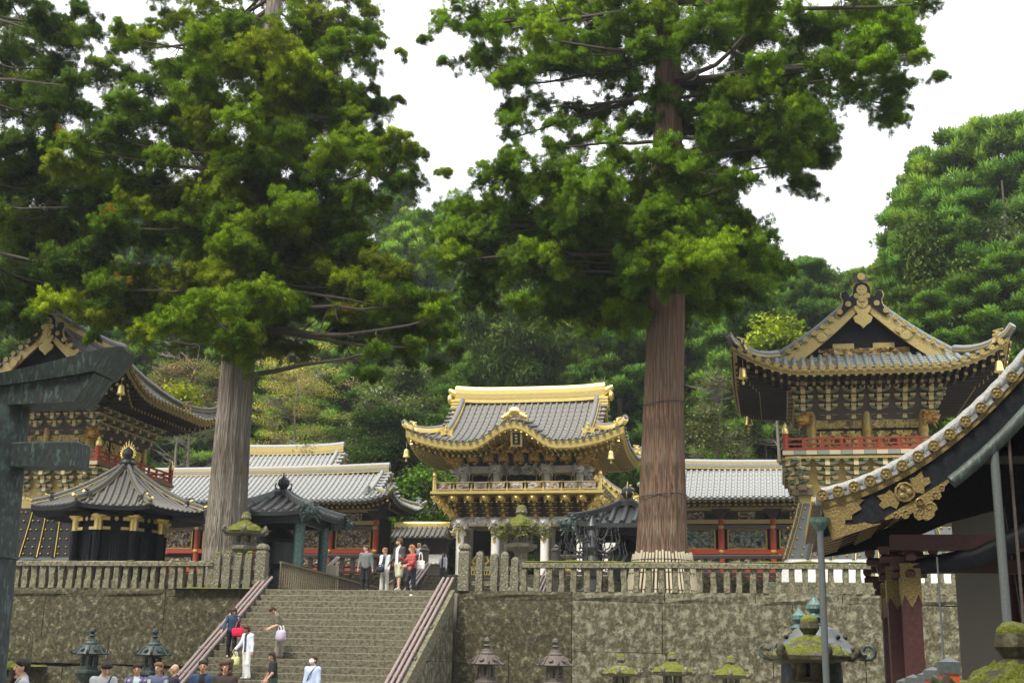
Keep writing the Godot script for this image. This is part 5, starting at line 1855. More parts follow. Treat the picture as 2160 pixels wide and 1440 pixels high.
func lantern_pavilion(at: Vector3, label: String, half: float, dark: bool) -> void:
	var g := thing("lantern_pavilion", label, "pavilion", at, 0, "bronze lantern pavilions on the middle terrace")
	var mt: Material = M.bronze_dark if dark else M.bronze_green
	var b := B.new()
	b.box(Vector3(0, 0.2, 0), Vector3(half * 2 + 1.0, 0.4, half * 2 + 1.0))
	obj("stone_base", b, M.fence_stone, g)
	for x in [-half, half]:
		for z in [-half, half]:
			b = B.new()
			b.tube([Vector3(x, 0.4, z), Vector3(x, 0.55, z), Vector3(x, 1.5, z), Vector3(x, 1.55, z), Vector3(x, 1.6, z), Vector3(x, 2.9, z)], [0.24, 0.21, 0.2, 0.225, 0.2, 0.2], 14)
			b.lathe(Vector3(x, 2.9, z), [Vector2(0.2, 0), Vector2(0.26, 0.05), Vector2(0.26, 0.14)], 14)
			obj("column", b, mt, g)
	for s in [-1, 1]:
		b = B.new()
		b.box(Vector3(0, 3.1, s * half), Vector3(half * 2 + 0.7, 0.3, 0.24))
		b.box(Vector3(s * half, 3.1, 0), Vector3(0.22, 0.296, half * 2 + 0.7))
		obj("beam", b, M.bronze_dark, g)
	pavilion_roof(g, 4, (half + 0.65) * 1.414, 3.3, 4.3, 0.0, 9, M.bronze_dark if dark else M.roof_tile, M.bronze_dark if dark else M.roof_tile_green, null, M.bronze_dark, 0.12)
	for x in [-1, 1]:
		for z in [-1, 1]:
			put("beast_head", beast_mesh(1.3, Color(0.05, 0.075, 0.07), Color(0.02, 0.03, 0.03), 7 + x), M.paint_glossy, g, Transform3D(Basis(Vector3.UP, atan2(x, z)), Vector3(x * (half + 0.62), 3.3, z * (half + 0.62))))
	b = B.new()
	b.lathe(Vector3(0, 4.15, 0), [Vector2(0.42, 0), Vector2(0.42, 0.18), Vector2(0.3, 0.26), Vector2(0.14, 0.3), Vector2(0.16, 0.36), Vector2(0.24, 0.5), Vector2(0.22, 0.66), Vector2(0.06, 0.82), Vector2(0, 0.86)], 14)
	var jw := obj("roof_jewel", b, M.bronze_dark, g)
	b = B.new()
	for k in 8:
		var a := k * PI / 4
		var o := Vector3(sin(a), 0, cos(a))
		b.tube([Vector3(0, 4.42, 0) + o * 0.12, Vector3(0, 4.46, 0) + o * 0.33, Vector3(0, 4.62, 0) + o * 0.36, Vector3(0, 4.7, 0) + o * 0.28], [0.03, 0.03, 0.025, 0.012], 5)
	b.tube([Vector3(0, 4.8, 0.2), Vector3(0, 5.05, 0.05), Vector3(0, 5.15, 0)], [0.02, 0.03, 0.005], 5)
	obj("lotus_flame", b, M.bronze_dark if not dark else M.gold_worn, jw)
	# lantern inside
	b = B.new()
	b.lathe(Vector3(0, 0.4, 0), [Vector2(0.8, 0), Vector2(0.8, 0.2), Vector2(0.4, 0.3), Vector2(0.34, 0.9), Vector2(0.7, 1.05), Vector2(0.66, 1.9), Vector2(0.9, 2.0), Vector2(0.2, 2.5), Vector2(0, 2.55)], 8)
	obj("hanging_lantern", b, M.bronze_dark, g)

func candelabrum() -> void:
	var g := thing("bronze_candelabrum", "tall dark bronze candelabrum with many curling arms, in front of the right pavilion", "candelabrum", Vector3(-6.4, 4.06, -44.4))
	var b := B.new()
	b.lathe(Vector3.ZERO, [Vector2(0.5, 0), Vector2(0.5, 0.3), Vector2(0.3, 0.4), Vector2(0.26, 0.7), Vector2(0.34, 0.8), Vector2(0.42, 1.2), Vector2(0.3, 1.34), Vector2(0.24, 1.5), Vector2(0.3, 1.8), Vector2(0.2, 2.1), Vector2(0.12, 2.4), Vector2(0.2, 2.55), Vector2(0.08, 2.8), Vector2(0, 2.9)], 14)
	obj("stem", b, M.bronze_dark, g)
	for tier in 3:
		var R: float = [1.25, 1.0, 0.62][tier]
		var y: float = [1.25, 1.75, 2.2][tier]
		for k in [12, 10, 8][tier]:
			var a: float = TAU * k / [12, 10, 8][tier] + tier * 0.3
			var o := Vector3(sin(a), 0, cos(a))
			b = B.new()
			b.tube([Vector3(0, y, 0) + o * 0.2, Vector3(0, y - 0.14, 0) + o * R * 0.5, Vector3(0, y, 0) + o * R * 0.85, Vector3(0, y + 0.3, 0) + o * R, Vector3(0, y + 0.62, 0) + o * R * 0.93], [0.03, 0.028, 0.025, 0.022, 0.02], 6)
			b.lathe(Vector3(0, y + 0.6, 0) + o * R * 0.93, [Vector2(0.02, 0), Vector2(0.06, 0.03), Vector2(0.07, 0.05), Vector2(0.02, 0.06), Vector2(0.02, 0.16), Vector2(0, 0.17)], 7)
			var s: Vector3 = Vector3(0, y - 0.1, 0) + o * R * 0.55
			var curl := []
			var cr := []
			for q in 9:
				var t := q * 0.7
				curl.append(s + o * cos(t) * (0.12 - q * 0.01) + Vector3(0, sin(t) * (0.12 - q * 0.01) - 0.1, 0))
				cr.append(0.018)
			b.tube(curl, cr, 5)
			obj("arm", b, M.bronze_dark, g)

# lantern made of turned pieces; kinds differ by profile
func stone_lantern(called: String, label: String, at: Vector3, k: float, mossy: float, sd: int, group: String, fancy := false) -> Node3D:
	var g := thing(called, label, "stone lantern", at, sd * 0.7, group)
	var rng := RandomNumberGenerator.new()
	rng.seed = sd
	var mt: Material = M.fence_stone_mottled if not fancy else M.wall_stone
	var b := B.new()
	b.lathe(Vector3.ZERO, [Vector2(0.5, 0), Vector2(0.5, 0.16), Vector2(0.36, 0.24), Vector2(0.2, 0.3), Vector2(0.18, 0.7), Vector2(0.21, 0.74), Vector2(0.18, 0.78), Vector2(0.18, 1.2), Vector2(0.26, 1.28)].map(func(p): return p * k), 12)
	obj("pedestal", b, mt, g)
	b = B.new()
	b.lathe(Vector3(0, 1.26 * k, 0), [Vector2(0.3, 0), Vector2(0.46, 0.1), Vector2(0.46, 0.2), Vector2(0.3, 0.24)].map(func(p): return p * k), 6, true)
	obj("platform", b, mt, g)
	b = B.new()
	for i in 6:
		var a := i * PI / 3
		b.cyl(Vector3(sin(a) * 0.25, 1.48, cos(a) * 0.25) * k, Vector3(sin(a) * 0.24, 1.82, cos(a) * 0.24) * k, 0.085 * k, 0.08 * k, 7)
	b.lathe(Vector3(0, 1.48 * k, 0), [Vector2(0.3, 0), Vector2(0.3, 0.08), Vector2(0.0, 0.08)].map(func(p): return p * k), 6, true)
	obj("fire_box", b, mt, g)
	b = B.new()
	b.lathe(Vector3(0, 1.8 * k, 0), [Vector2(0.3, -0.02), Vector2(0.68, 0.04), Vector2(0.7, 0.1), Vector2(0.5, 0.2), Vector2(0.26, 0.34), Vector2(0.14, 0.38)].map(func(p): return p * k), 6 if not fancy else 10, false)
	var cap := obj("roof", b, mt, g)
	for i in 6:
		var a := i * PI / 3
		var o := Vector3(sin(a), 0, cos(a))
		b = B.new()
		b.tube([o * 0.5 * k + Vector3(0, 1.9 * k, 0), o * 0.68 * k + Vector3(0, 1.88 * k, 0), o * 0.78 * k + Vector3(0, 1.96 * k, 0), o * 0.74 * k + Vector3(0, 2.04 * k, 0), o * 0.67 * k + Vector3(0, 2.0 * k, 0)], [0.06 * k, 0.08 * k, 0.08 * k, 0.07 * k, 0.04 * k], 7)
		obj("scroll", b, mt, cap)
	b = B.new()
	b.lathe(Vector3(0, 2.16 * k, 0), [Vector2(0.13, 0), Vector2(0.15, 0.05), Vector2(0.1, 0.09), Vector2(0.17, 0.19), Vector2(0.15, 0.3), Vector2(0.0, 0.42)].map(func(p): return p * k), 12)
	obj("jewel", b, mt, g)
	if mossy > 0.0:
		b = B.new()
		var f := noise(FastNoiseLite.TYPE_SIMPLEX_SMOOTH, 1.8, sd, 3)
		var n := 26
		for i in 9:
			for q in n:
				var pts := []
				for e in [[i, q], [i, q + 1], [i + 1, q + 1], [i + 1, q]]:
					var r: float = lerpf(0.66, 0.13, e[0] / 9.0)
					var a: float = TAU * (e[1] % n) / n
					var h: float = lerpf(0.1, 0.38, pow(e[0] / 9.0, 1.2)) + 0.02
					var l: float = (f.get_noise_3d(sin(a) * r * 2.0, e[0] * 0.3, cos(a) * r * 2.0) + mossy - 0.5) * 0.14
					if e[0] == 0:
						l = minf(l, 0.0)
					pts.append(Vector3(sin(a) * r, 1.8 + h + clampf(l, -0.08, 0.12), cos(a) * r) * k)
				b.quad(pts[0], pts[1], pts[2], pts[3])
		obj("moss", b, M.moss, cap)
		b = B.new()
		b.ball(Vector3(0, 2.47 * k, 0), Vector3(0.155, 0.11, 0.155) * k, 9)
		obj("moss", b, M.moss, cap)
	return g

func bronze_lantern(label: String, at: Vector3, k: float, mt: Material, group: String) -> Node3D:
	var g := thing("bronze_lantern", label, "bronze lantern", at, 0.35, group)
	var b := B.new()
	b.lathe(Vector3.ZERO, [Vector2(0.5, 0), Vector2(0.5, 0.2), Vector2(0.3, 0.35), Vector2(0.2, 0.5), Vector2(0.18, 0.95), Vector2(0.24, 1.0), Vector2(0.4, 1.2), Vector2(0.44, 1.26)].map(func(p): return p * k), 12)
	obj("pedestal", b, mt, g)
	b = B.new()
	b.lathe(Vector3(0, 1.24 * k, 0), [Vector2(0.4, 0), Vector2(0.42, 0.05), Vector2(0.42, 0.12), Vector2(0.3, 0.16), Vector2(0.3, 0.22)].map(func(p): return p * k), 6, true)
	obj("platform", b, mt, g)
	b = B.new()
	b.lathe(Vector3(0, 1.46 * k, 0), [Vector2(0.27, 0), Vector2(0.27, 0.06), Vector2(0.0, 0.06)].map(func(p): return p * k), 6, true)
	b.lathe(Vector3(0, 1.8 * k, 0), [Vector2(0.265, 0), Vector2(0.26, 0.06)].map(func(p): return p * k), 6, true)
	for i in 6:
		var a := i * PI / 3
		b.cyl(Vector3(sin(a) * 0.25, 1.5, cos(a) * 0.25) * k, Vector3(sin(a) * 0.25, 1.82, cos(a) * 0.25) * k, 0.045 * k, 0.045 * k, 6)
	var fb := obj("fire_box", b, mt, g)
	for i in 6:
		var turn := Basis(Vector3.UP, PI / 6 + i * PI / 3)
		b = B.new()
		for q in 3:
			b.box(turn * (Vector3(-0.06 + q * 0.06, 1.67, 0.24) * k), Vector3(0.014, 0.27, 0.014) * k, turn)
			b.box(turn * (Vector3(0, 1.59 + q * 0.08, 0.24) * k), Vector3(0.2, 0.013, 0.013) * k, turn)
		obj("lattice", b, mt, fb)
	b = B.new()
	var dome := []
	for i in 7:
		var t := i / 6.0
		dome.append(Vector2(lerpf(0.5, 0.2, t), 0.02 + 0.3 * sin(t * PI * 0.5)) * k)
	dome.push_front(Vector2(0.28, -0.03) * k)
	b.lathe(Vector3(0, 1.88 * k, 0), dome, 12)
	var cap := obj("roof", b, mt, g)
	for i in 6:
		var a := i * PI / 3
		var o := Vector3(sin(a), 0, cos(a))
		b = B.new()
		b.tube([o * 0.2 * k + Vector3(0, 2.2 * k, 0), o * 0.36 * k + Vector3(0, 2.13 * k, 0), o * 0.5 * k + Vector3(0, 1.92 * k, 0), o * 0.6 * k + Vector3(0, 1.9 * k, 0), o * 0.68 * k + Vector3(0, 1.97 * k, 0), o * 0.62 * k + Vector3(0, 2.03 * k, 0)], [0.025 * k, 0.025 * k, 0.035 * k, 0.035 * k, 0.03 * k, 0.02 * k], 6)
		obj("rib_scroll", b, mt, cap)
		var a2 := a + PI / 6
		var o2 := Vector3(sin(a2), 0, cos(a2))
		put("crest", disc_mesh(0.085 * k, 0.02 * k), mt, cap, Transform3D(Basis(Vector3.UP, a2) * Basis(Vector3.RIGHT, -0.75), o2 * 0.43 * k + Vector3(0, 2.06 * k, 0)))
	b = B.new()
	b.lathe(Vector3(0, 2.18 * k, 0), [Vector2(0.22, 0), Vector2(0.23, 0.06), Vector2(0.18, 0.12), Vector2(0.17, 0.17), Vector2(0.07, 0.2), Vector2(0.06, 0.26), Vector2(0.12, 0.3), Vector2(0.05, 0.35), Vector2(0.11, 0.44), Vector2(0.09, 0.52), Vector2(0.0, 0.58)].map(func(p): return p * k), 12)
	obj("jewel", b, mt, g)
	return g

func lanterns() -> void:
	bronze_lantern("dark green bronze lantern against the left wall, farther from the stairs", Vector3(-21.7, 0, -38.0), 0.98, M.bronze, "bronze lanterns by the left wall")
	bronze_lantern("dark green bronze lantern against the left wall, nearer the stairs", Vector3(-19.5, 0, -38.0), 0.98, M.bronze, "bronze lanterns by the left wall")
	bronze_lantern("brown iron lantern with lattice sides against the right wall, next to the stairs", Vector3(-8.7, 0, -38.2), 0.94, M.iron_brown, "brown iron lanterns by the right wall")
	bronze_lantern("brown iron lantern with lattice sides, second from the stairs at the right wall", Vector3(-6.6, 0, -38.2), 0.94, M.iron_brown, "brown iron lanterns by the right wall")
	stone_lantern("stone_lantern", "narrow weathered stone lantern at the right wall, beside the second iron lantern", Vector3(-4.6, 0, -38.0), 0.84, 0.5, 3, "stone lanterns along the right wall")
	stone_lantern("stone_lantern", "broad stone lantern thick with yellow-green moss, middle of the right wall row", Vector3(-3.1, 0, -38.0), 0.87, 0.85, 4, "stone lanterns along the right wall")
	stone_lantern("stone_lantern", "stone lantern with a smooth cone of moss on its roof, beside the big bronze lantern", Vector3(-1.42, 0, -38.0), 0.84, 0.95, 6, "stone lanterns along the right wall")
	stone_lantern("stone_lantern", "squat stone lantern with a mossy cap low on the left wall, behind two visitors", Vector3(-25.3, 0, -39.0), 0.72, 0.8, 8, "")
	stone_lantern("stone_lantern", "stone lantern with a moss cushion on its roof, behind the left post fence", Vector3(-18.45, 4.06, -42.0), 1.1, 0.95, 5, "")
	var ov := stone_lantern("stone_lantern", "stone lantern overgrown with a leafy plant, behind the right post fence", Vector3(-8.67, 4.06, -43.0), 1.22, 0.9, 7, "")
	# creeper on its roof
	var ts := []
	var cs := PackedColorArray()
	var rng := RandomNumberGenerator.new()
	rng.seed = 5
	for i in 420:
		var a := rng.randf() * TAU
		var r := 0.2 + sqrt(rng.randf()) * 0.78
		var p := Vector3(sin(a) * r, 2.62 - r * 0.62 + rng.randf_range(-0.1, 0.22), cos(a) * r)
		ts.append(Transform3D(Basis.from_euler(Vector3(rng.randf_range(-1, 1), rng.randf() * TAU, rng.randf_range(-1, 1))).scaled(Vector3.ONE * rng.randf_range(0.4, 0.8)), p))
		cs.push_back([Color(0.07, 0.1, 0.02), Color(0.12, 0.15, 0.04), Color(0.16, 0.17, 0.07), Color(0.2, 0.19, 0.12)][rng.randi() % 4])
	many("creeper", leaf_spray(5, 0.2, 0.07, 4), M.leaf_broad, ts, cs, ov)
	# near the viewer on the right: a big bronze lantern and a mossy stone one before it
	big_lantern()
	stone_lantern("stone_lantern", "brown mossy stone lantern with fat scrolls in front of the big bronze lantern", Vector3(0.5, 0, -23.0), 1.03, 0.62, 2, "", true)
	stone_lantern("stone_lantern", "weathered stone lantern with a bright moss cap at the right picture edge", Vector3(1.6, 0, -9.6), 0.78, 0.62, 9, "", true)
	# small information board
	var s := thing("information_board", "small white information board on a woven post near the left corridor", "sign", Vector3(-17.1, 4.06, -47.5))
	var b := B.new()
	b.box(Vector3(0, 0.7, 0), Vector3(0.42, 1.4, 0.3))
	obj("post", b, M.bamboo, s)
	b = B.new()
	b.box(Vector3(0.05, 1.55, 0.05), Vector3(0.5, 0.04, 0.34), Basis(Vector3.BACK, 0.75))
	obj("board", b, M.white_paint, s)

func big_lantern() -> void:
	var g := thing("bronze_lantern", "large slate-green bronze lantern with curling roof corners and a blue-green jewel, near the viewer", "bronze lantern", Vector3(0.72, 0, -27.5), 0.25)
	var b := B.new()
	b.lathe(Vector3.ZERO, [Vector2(0.8, 0), Vector2(0.8, 0.3), Vector2(0.4, 0.5), Vector2(0.34, 1.0), Vector2(0.6, 1.2), Vector2(0.55, 1.3), Vector2(0.5, 1.9), Vector2(0.5, 1.95)], 12)
	obj("body", b, M.bronze, g)
	b = B.new()
	b.lathe(Vector3(0, 1.92, 0), [Vector2(0.45, -0.02), Vector2(1.02, 0.06), Vector2(1.04, 0.14), Vector2(0.8, 0.26), Vector2(0.58, 0.46), Vector2(0.44, 0.64), Vector2(0.24, 0.72)], 12)
	var cap := obj("roof", b, M.slate_metal, g)
	for i in 6:
		var a := i * PI / 3
		var o := Vector3(sin(a), 0, cos(a))
		b = B.new()
		var c: Vector3 = o * 1.06 + Vector3(0, 2.12, 0)
		var pts := [o * 0.7 + Vector3(0, 2.16, 0), o * 0.9 + Vector3(0, 2.0, 0)]
		var rs := [0.05, 0.06]
		for q in 9:
			var t := -1.9 + q * 0.62
			pts.append(c + o * cos(t) * (0.15 - q * 0.006) + Vector3(0, sin(t) * (0.15 - q * 0.006), 0))
			rs.append(0.05 - q * 0.002)
		b.tube(pts, rs, 8)
		obj("scroll", b, M.bronze, cap)
		var a2 := a + PI / 6
		var o2 := Vector3(sin(a2), 0, cos(a2))
		b = B.new()
		b.ball(o2 * 0.62 + Vector3(0, 2.4, 0), Vector3(0.05, 0.05, 0.05), 6)
		obj("boss", b, M.lacquer_black, cap)
	b = B.new()
	b.lathe(Vector3(0, 2.6, 0), [Vector2(0.26, 0), Vector2(0.28, 0.05), Vector2(0.16, 0.1), Vector2(0.14, 0.14), Vector2(0.24, 0.2), Vector2(0.13, 0.25), Vector2(0.1, 0.3), Vector2(0.18, 0.38), Vector2(0.17, 0.46), Vector2(0.09, 0.54), Vector2(0.025, 0.62), Vector2(0, 0.75)], 14)
	obj("jewel", b, M.bronze_green, g)
	var g2 := thing("bronze_lantern", "second bronze lantern whose blue-green jewel shows just left of the large one", "bronze lantern", Vector3(0.42, 0, -28.9), 0.1)
	b = B.new()
	b.lathe(Vector3.ZERO, [Vector2(0.6, 0), Vector2(0.6, 0.3), Vector2(0.3, 0.5), Vector2(0.3, 1.0), Vector2(0.45, 1.2), Vector2(0.42, 1.85), Vector2(0.85, 1.95), Vector2(0.4, 2.3), Vector2(0.2, 2.45)], 12)
	obj("body", b, M.bronze, g2)
	b = B.new()
	b.lathe(Vector3(0, 2.44, 0), [Vector2(0.22, 0), Vector2(0.24, 0.05), Vector2(0.13, 0.1), Vector2(0.21, 0.2), Vector2(0.1, 0.28), Vector2(0.17, 0.38), Vector2(0.16, 0.46), Vector2(0.03, 0.6), Vector2(0, 0.72)], 14)
	obj("jewel", b, M.bronze_green, g2)

func torii() -> void:
	var g := thing("bronze_gateway", "green-black bronze shrine gateway, its right pillar and beam ends at the left edge", "gateway", Vector3(-14.2, 0, -17.4))
	# local x: right pillar at 2.3, left at -2.3
	for s in [-1, 1]:
		var b := B.new()
		b.tube([Vector3(s * 2.42, 0, 0), Vector3(s * 2.36, 2.6, 0), Vector3(s * 2.3, 5.5, 0)], [0.47, 0.45, 0.42], 24)
		for y in [1.2, 3.1]:
			b.tube([Vector3(s * 2.37, y, 0), Vector3(s * 2.37, y + 0.03, 0)], [0.462, 0.462], 24)
		obj("pillar", b, M.bronze, g)
		b = B.new()
		b.lathe(Vector3(s * 2.42, 0, 0), [Vector2(0.75, 0), Vector2(0.72, 0.2), Vector2(0.55, 0.35), Vector2(0.5, 0.6)], 20)
		obj("pillar_foot", b, M.bronze, g)
	# tie beam through the pillars
	var b := B.new()
	b.slab(Vector3(0, 4.67, 0), Vector3(7.6, 0.38, 0.42), 0.025)
	obj("tie_beam", b, M.bronze, g)
	# lower lintel level beneath, upper lintel rising and thickening towards its ends
	for part in 2:
		b = B.new()
		var half: float = [3.9, 4.16][part]
		var w: float = [0.6, 0.86][part]
		var rings := []
		for i in 25:
			var x: float = -half + 2.0 * half * i / 24.0
			var e := pow(absf(x) / 4.16, 1.5)
			var mid := 5.55 + 0.36 * e
			var lean: float = 0.12 * (1.0 if i == 24 else (-1.0 if i == 0 else 0.0))
			if part == 1:
				var top := mid + 0.27 + 0.2 * e * e
				rings.append([Vector3(x - lean, mid, w * 0.44), Vector3(x + lean, top - 0.12, w * 0.5), Vector3(x + lean, top, 0.0), Vector3(x + lean, top - 0.12, -w * 0.5), Vector3(x - lean, mid, -w * 0.44)])
			else:
				var bot := 5.4 + 0.06 * e
				rings.append([Vector3(x - lean * 1.4, bot, w * 0.5), Vector3(x + lean, mid + 0.01, w * 0.5), Vector3(x + lean, mid + 0.02, 0.0), Vector3(x + lean, mid + 0.01, -w * 0.5), Vector3(x - lean * 1.4, bot, -w * 0.5)])
		for i in 24:
			for k in 5:
				var j := (k + 1) % 5
				b.quad(rings[i][j], rings[i][k], rings[i + 1][k], rings[i + 1][j])
		for e in [0, 24]:
			var r: Array = rings[e]
			for k in 3:
				if e == 24:
					b.tri(r[0], r[k + 2], r[k + 1])
				else:
					b.tri(r[0], r[k + 1], r[k + 2])
		obj(["lower_lintel", "upper_lintel"][part], b, M.bronze, g)
	b = B.new()
	b.box(Vector3(0, 5.13, 0), Vector3(0.5, 0.55, 0.12))
	obj("centre_plaque", b, M.bronze, g)
	# round crest on the pillar front: rim and three heart-shaped leaves
	var t := Transform3D(Basis(Vector3.RIGHT, PI / 2 - 0.02), Vector3(2.31, 5.0, 0.425))
	b = B.new()
	var o := B.new()
	o.lathe(Vector3.ZERO, [Vector2(0.235, -0.1), Vector2(0.235, 0.03), Vector2(0.2, 0.035), Vector2(0.19, 0.015), Vector2(0.0, 0.015)], 28)
	for k in 3:
		var a := TAU * k / 3.0 + PI
		var c := Vector3(sin(a), 0, cos(a)) * 0.1
		o.ball(c + Vector3(0, 0.015, 0), Vector3(0.085, 0.022, 0.085), 12)
		for m in 5:
			var a2 := a + (m - 2) * 0.42
			o.beam(c * 0.3 + Vector3(0, 0.03, 0), c * 0.3 + Vector3(sin(a2), 0, cos(a2)) * 0.13 + Vector3(0, 0.038, 0), 0.007, 0.012)
	b.add(o, t)
	obj("crest", b, M.iron_brown, g)

func wash_pavilion() -> void:
	var g := thing("water_pavilion", "near pavilion at the right edge: black barge board with gilt fittings, red pillars, tiled verge", "pavilion", Vector3(3.9, 0, -16.5))
	# left half of a wide curved gable; local x from the ridge at 0 to the eave at -3.3
	var prof := func(x: float) -> float:
		var t := clampf((x + 3.35) / 3.35, 0, 1)
		return 3.74 + 0.6 * t + 2.0 * t * t
	var zf := 0.0
	var zb := -5.2
	# roof sheet and its underside
	for s in [-1, 1]:
		var b := B.new()
		var u := B.new()
		for i in 20:
			var x0 := -3.35 + i * 3.35 / 20.0
			var x1 := x0 + 3.35 / 20.0
			var y0: float = prof.call(x0)
			var y1: float = prof.call(x1)
			var q := [Vector3(x0 * -s, y0 + 0.06, zf - 0.05), Vector3(x1 * -s, y1 + 0.06, zf - 0.05), Vector3(x1 * -s, y1 + 0.06, zb + 0.05), Vector3(x0 * -s, y0 + 0.06, zb + 0.05)]
			var d := Vector3(0, -0.2, 0)
			if s < 0:
				b.quad(q[0], q[1], q[2], q[3])
				u.quad(q[3] + d, q[2] + d, q[1] + d, q[0] + d)
			else:
				b.quad(q[3], q[2], q[1], q[0])
				u.quad(q[0] + d, q[1] + d, q[2] + d, q[3] + d)
		var rf := obj("roof", b, M.roof_tile_pale, g)
		obj("ceiling_boards", u, M.lacquer_wine, g)
		if s > 0:
			pass
		# tile rolls down the slope, the last one along the verge
		for k in 14:
			var z := zf - 0.62 - k * 0.34
			var pts := []
			var rs := []
			for i in 21:
				var x := -3.4 + i * 3.4 / 20.0
				pts.append(Vector3(x * -s * (1 if s < 0 else 1), prof.call(x) + 0.08, z))
				rs.append(0.085)
			if s > 0 and k > 3:
				continue
			b = B.new()
			b.tube(pts, rs, 8)
			obj("tile_row", b, M.roof_tile_pale, rf)
			put("tile_cap", disc_mesh(0.095, 0.04), M.gold_dull, rf, Transform3D(Basis(Vector3.UP, PI / 2 * s), Vector3(3.4 * s, prof.call(-3.4) + 0.08, z)))
		# short verge rolls whose discs face the viewer
		var n := 17
		for i in n:
			var x := -3.32 + i * 0.2
			var y: float = prof.call(x) + 0.1
			if s > 0 and i < 10:
				continue
			b = B.new()
			b.cyl(Vector3(-x * s, y, zf - 0.5), Vector3(-x * s, y, zf + 0.02), 0.068, 0.072, 12)
			obj("verge_tile", b, M.roof_tile_pale, rf)
			put("tile_cap", disc_mesh(0.074, 0.03), M.gold_dull, rf, Transform3D(Basis(), Vector3(-x * s, y, zf + 0.02)))
			b = B.new()
			b.box(Vector3(-(x + 0.1) * s, prof.call(x + 0.1) + 0.06, zf - 0.22), Vector3(0.14, 0.05, 0.44), Basis(Vector3.BACK, atan2(prof.call(x + 0.2) - prof.call(x), 0.2) * -s))
			obj("flat_tile", b, M.roof_tile_pale, rf)
		# ridge of half-round tiles along the verge
		b = B.new()
		var pv := []
		var rv := []
		for i in 36:
			var x := -3.3 + i * 3.3 / 35.0
			pv.append(Vector3(-x * s, prof.call(x) + 0.2, zf - 0.52))
			rv.append(0.075 if i % 2 == 0 else 0.066)
		b.tube(pv, rv, 8)
		obj("verge_ridge", b, M.roof_tile_pale, rf)
		# gilt strip and black barge board
		for part in 2:
			b = B.new()
			var rings := []
			for i in 22:
				var x := -3.32 + i * 3.32 / 21.0
				var y: float = prof.call(x)
				var top := y + (0.03 if part == 0 else -0.05)
				var bot := y - (0.06 if part == 0 else 0.42 + 0.06 * i / 21.0)
				var z0 := zf - (0.02 if part == 0 else 0.05)
				rings.append([Vector3(-x * s, bot, z0), Vector3(-x * s, top, z0), Vector3(-x * s, top, z0 - 0.14), Vector3(-x * s, bot, z0 - 0.14)])
			for i in 21:
				for k in 4:
					var j := (k + 1) % 4
					if s < 0:
						b.quad(rings[i][j], rings[i][k], rings[i + 1][k], rings[i + 1][j])
					else:
						b.quad(rings[i][k], rings[i][j], rings[i + 1][j], rings[i + 1][k])
			if s < 0:
				b.quad(rings[0][0], rings[0][1], rings[0][2], rings[0][3])
			obj("gilt_strip" if part == 0 else "barge_board", b, M.gold_dull if part == 0 else M.lacquer_black, g)
	var bb: Node = g
	var slope := func(x: float) -> float:
		return atan2(prof.call(x + 0.1) - prof.call(x - 0.1), 0.2)
	# gilt fittings on the left barge board
	var b := B.new()
	var pts := PackedVector2Array([Vector2(-0.03, -0.44), Vector2(-0.03, 0.0), Vector2(0.42, 0.0), Vector2(0.5, -0.06), Vector2(0.42, -0.1), Vector2(0.44, -0.16), Vector2(0.3, -0.2), Vector2(0.28, -0.26), Vector2(0.2, -0.24), Vector2(0.18, -0.3), Vector2(0.32, -0.33), Vector2(0.42, -0.33), Vector2(0.5, -0.38), Vector2(0.62, -0.4)])
	b.plate(pts, 0.02, Transform3D(Basis(Vector3.BACK, slope.call(-3.1)), Vector3(-3.3, prof.call(-3.3) - 0.03, zf - 0.05)))
	obj("gilt_corner_fitting", b, M.gold_dull, bb)
	var xm := -2.3
	var tm := Transform3D(Basis(Vector3.BACK, slope.call(xm)), Vector3(xm, prof.call(xm) - 0.24, zf - 0.05))
	b = B.new()
	b.add(_disc_b(0.13), tm)
	for s in [-1, 1]:
		var lf := PackedVector2Array()
		for p in [Vector2(0.1, -0.06), Vector2(0.2, -0.13), Vector2(0.24, -0.06), Vector2(0.34, -0.05), Vector2(0.36, 0.02), Vector2(0.3, 0.04), Vector2(0.32, 0.13), Vector2(0.22, 0.1), Vector2(0.14, 0.12), Vector2(0.12, 0.02)]:
			lf.push_back(Vector2(p.x * s, p.y))
		b.plate(lf, 0.02, tm)
	for k in 3:
		var a := TAU * k / 3.0
		b.ball(tm * Vector3(sin(a) * 0.055, cos(a) * 0.055, 0.05), Vector3(0.04, 0.04, 0.015), 6)
	obj("gilt_crest", b, M.gold_dull, bb)
	# gilt pendant of clouds under the board
	var xp := -2.15
	var tp := Transform3D(Basis(Vector3.BACK, slope.call(xp)), Vector3(xp, prof.call(xp) - 0.42, zf - 0.08))
	b = B.new()
	var half := [Vector2(0, -0.46), Vector2(0.1, -0.44), Vector2(0.13, -0.38), Vector2(0.22, -0.36), Vector2(0.25, -0.27), Vector2(0.22, -0.17), Vector2(0.3, -0.17), Vector2(0.36, -0.22), Vector2(0.44, -0.19), Vector2(0.46, -0.1), Vector2(0.54, -0.13), Vector2(0.6, -0.06), Vector2(0.74, -0.03), Vector2(0.78, 0.03)]
	var poly := PackedVector2Array()
	for p in half:
		poly.push_back(p * 0.62)
	for i in range(half.size() - 1, 0, -1):
		poly.push_back(Vector2(-half[i].x, half[i].y) * 0.62)
	b.plate(poly, 0.05, tp)
	for s in [-1, 1]:
		for q in [[0.07, -0.15, 0.055], [0.21, -0.065, 0.042], [0.33, -0.025, 0.03]]:
			var curl := []
			var cr := []
			for k in 9:
				var t := k * 0.65
				curl.append(tp * Vector3(s * (q[0] + cos(t) * q[2] * (1.0 - k * 0.07)), q[1] + sin(t) * q[2] * (1.0 - k * 0.07), 0.055))
				cr.append(0.009)
			b.tube(curl, cr, 5)
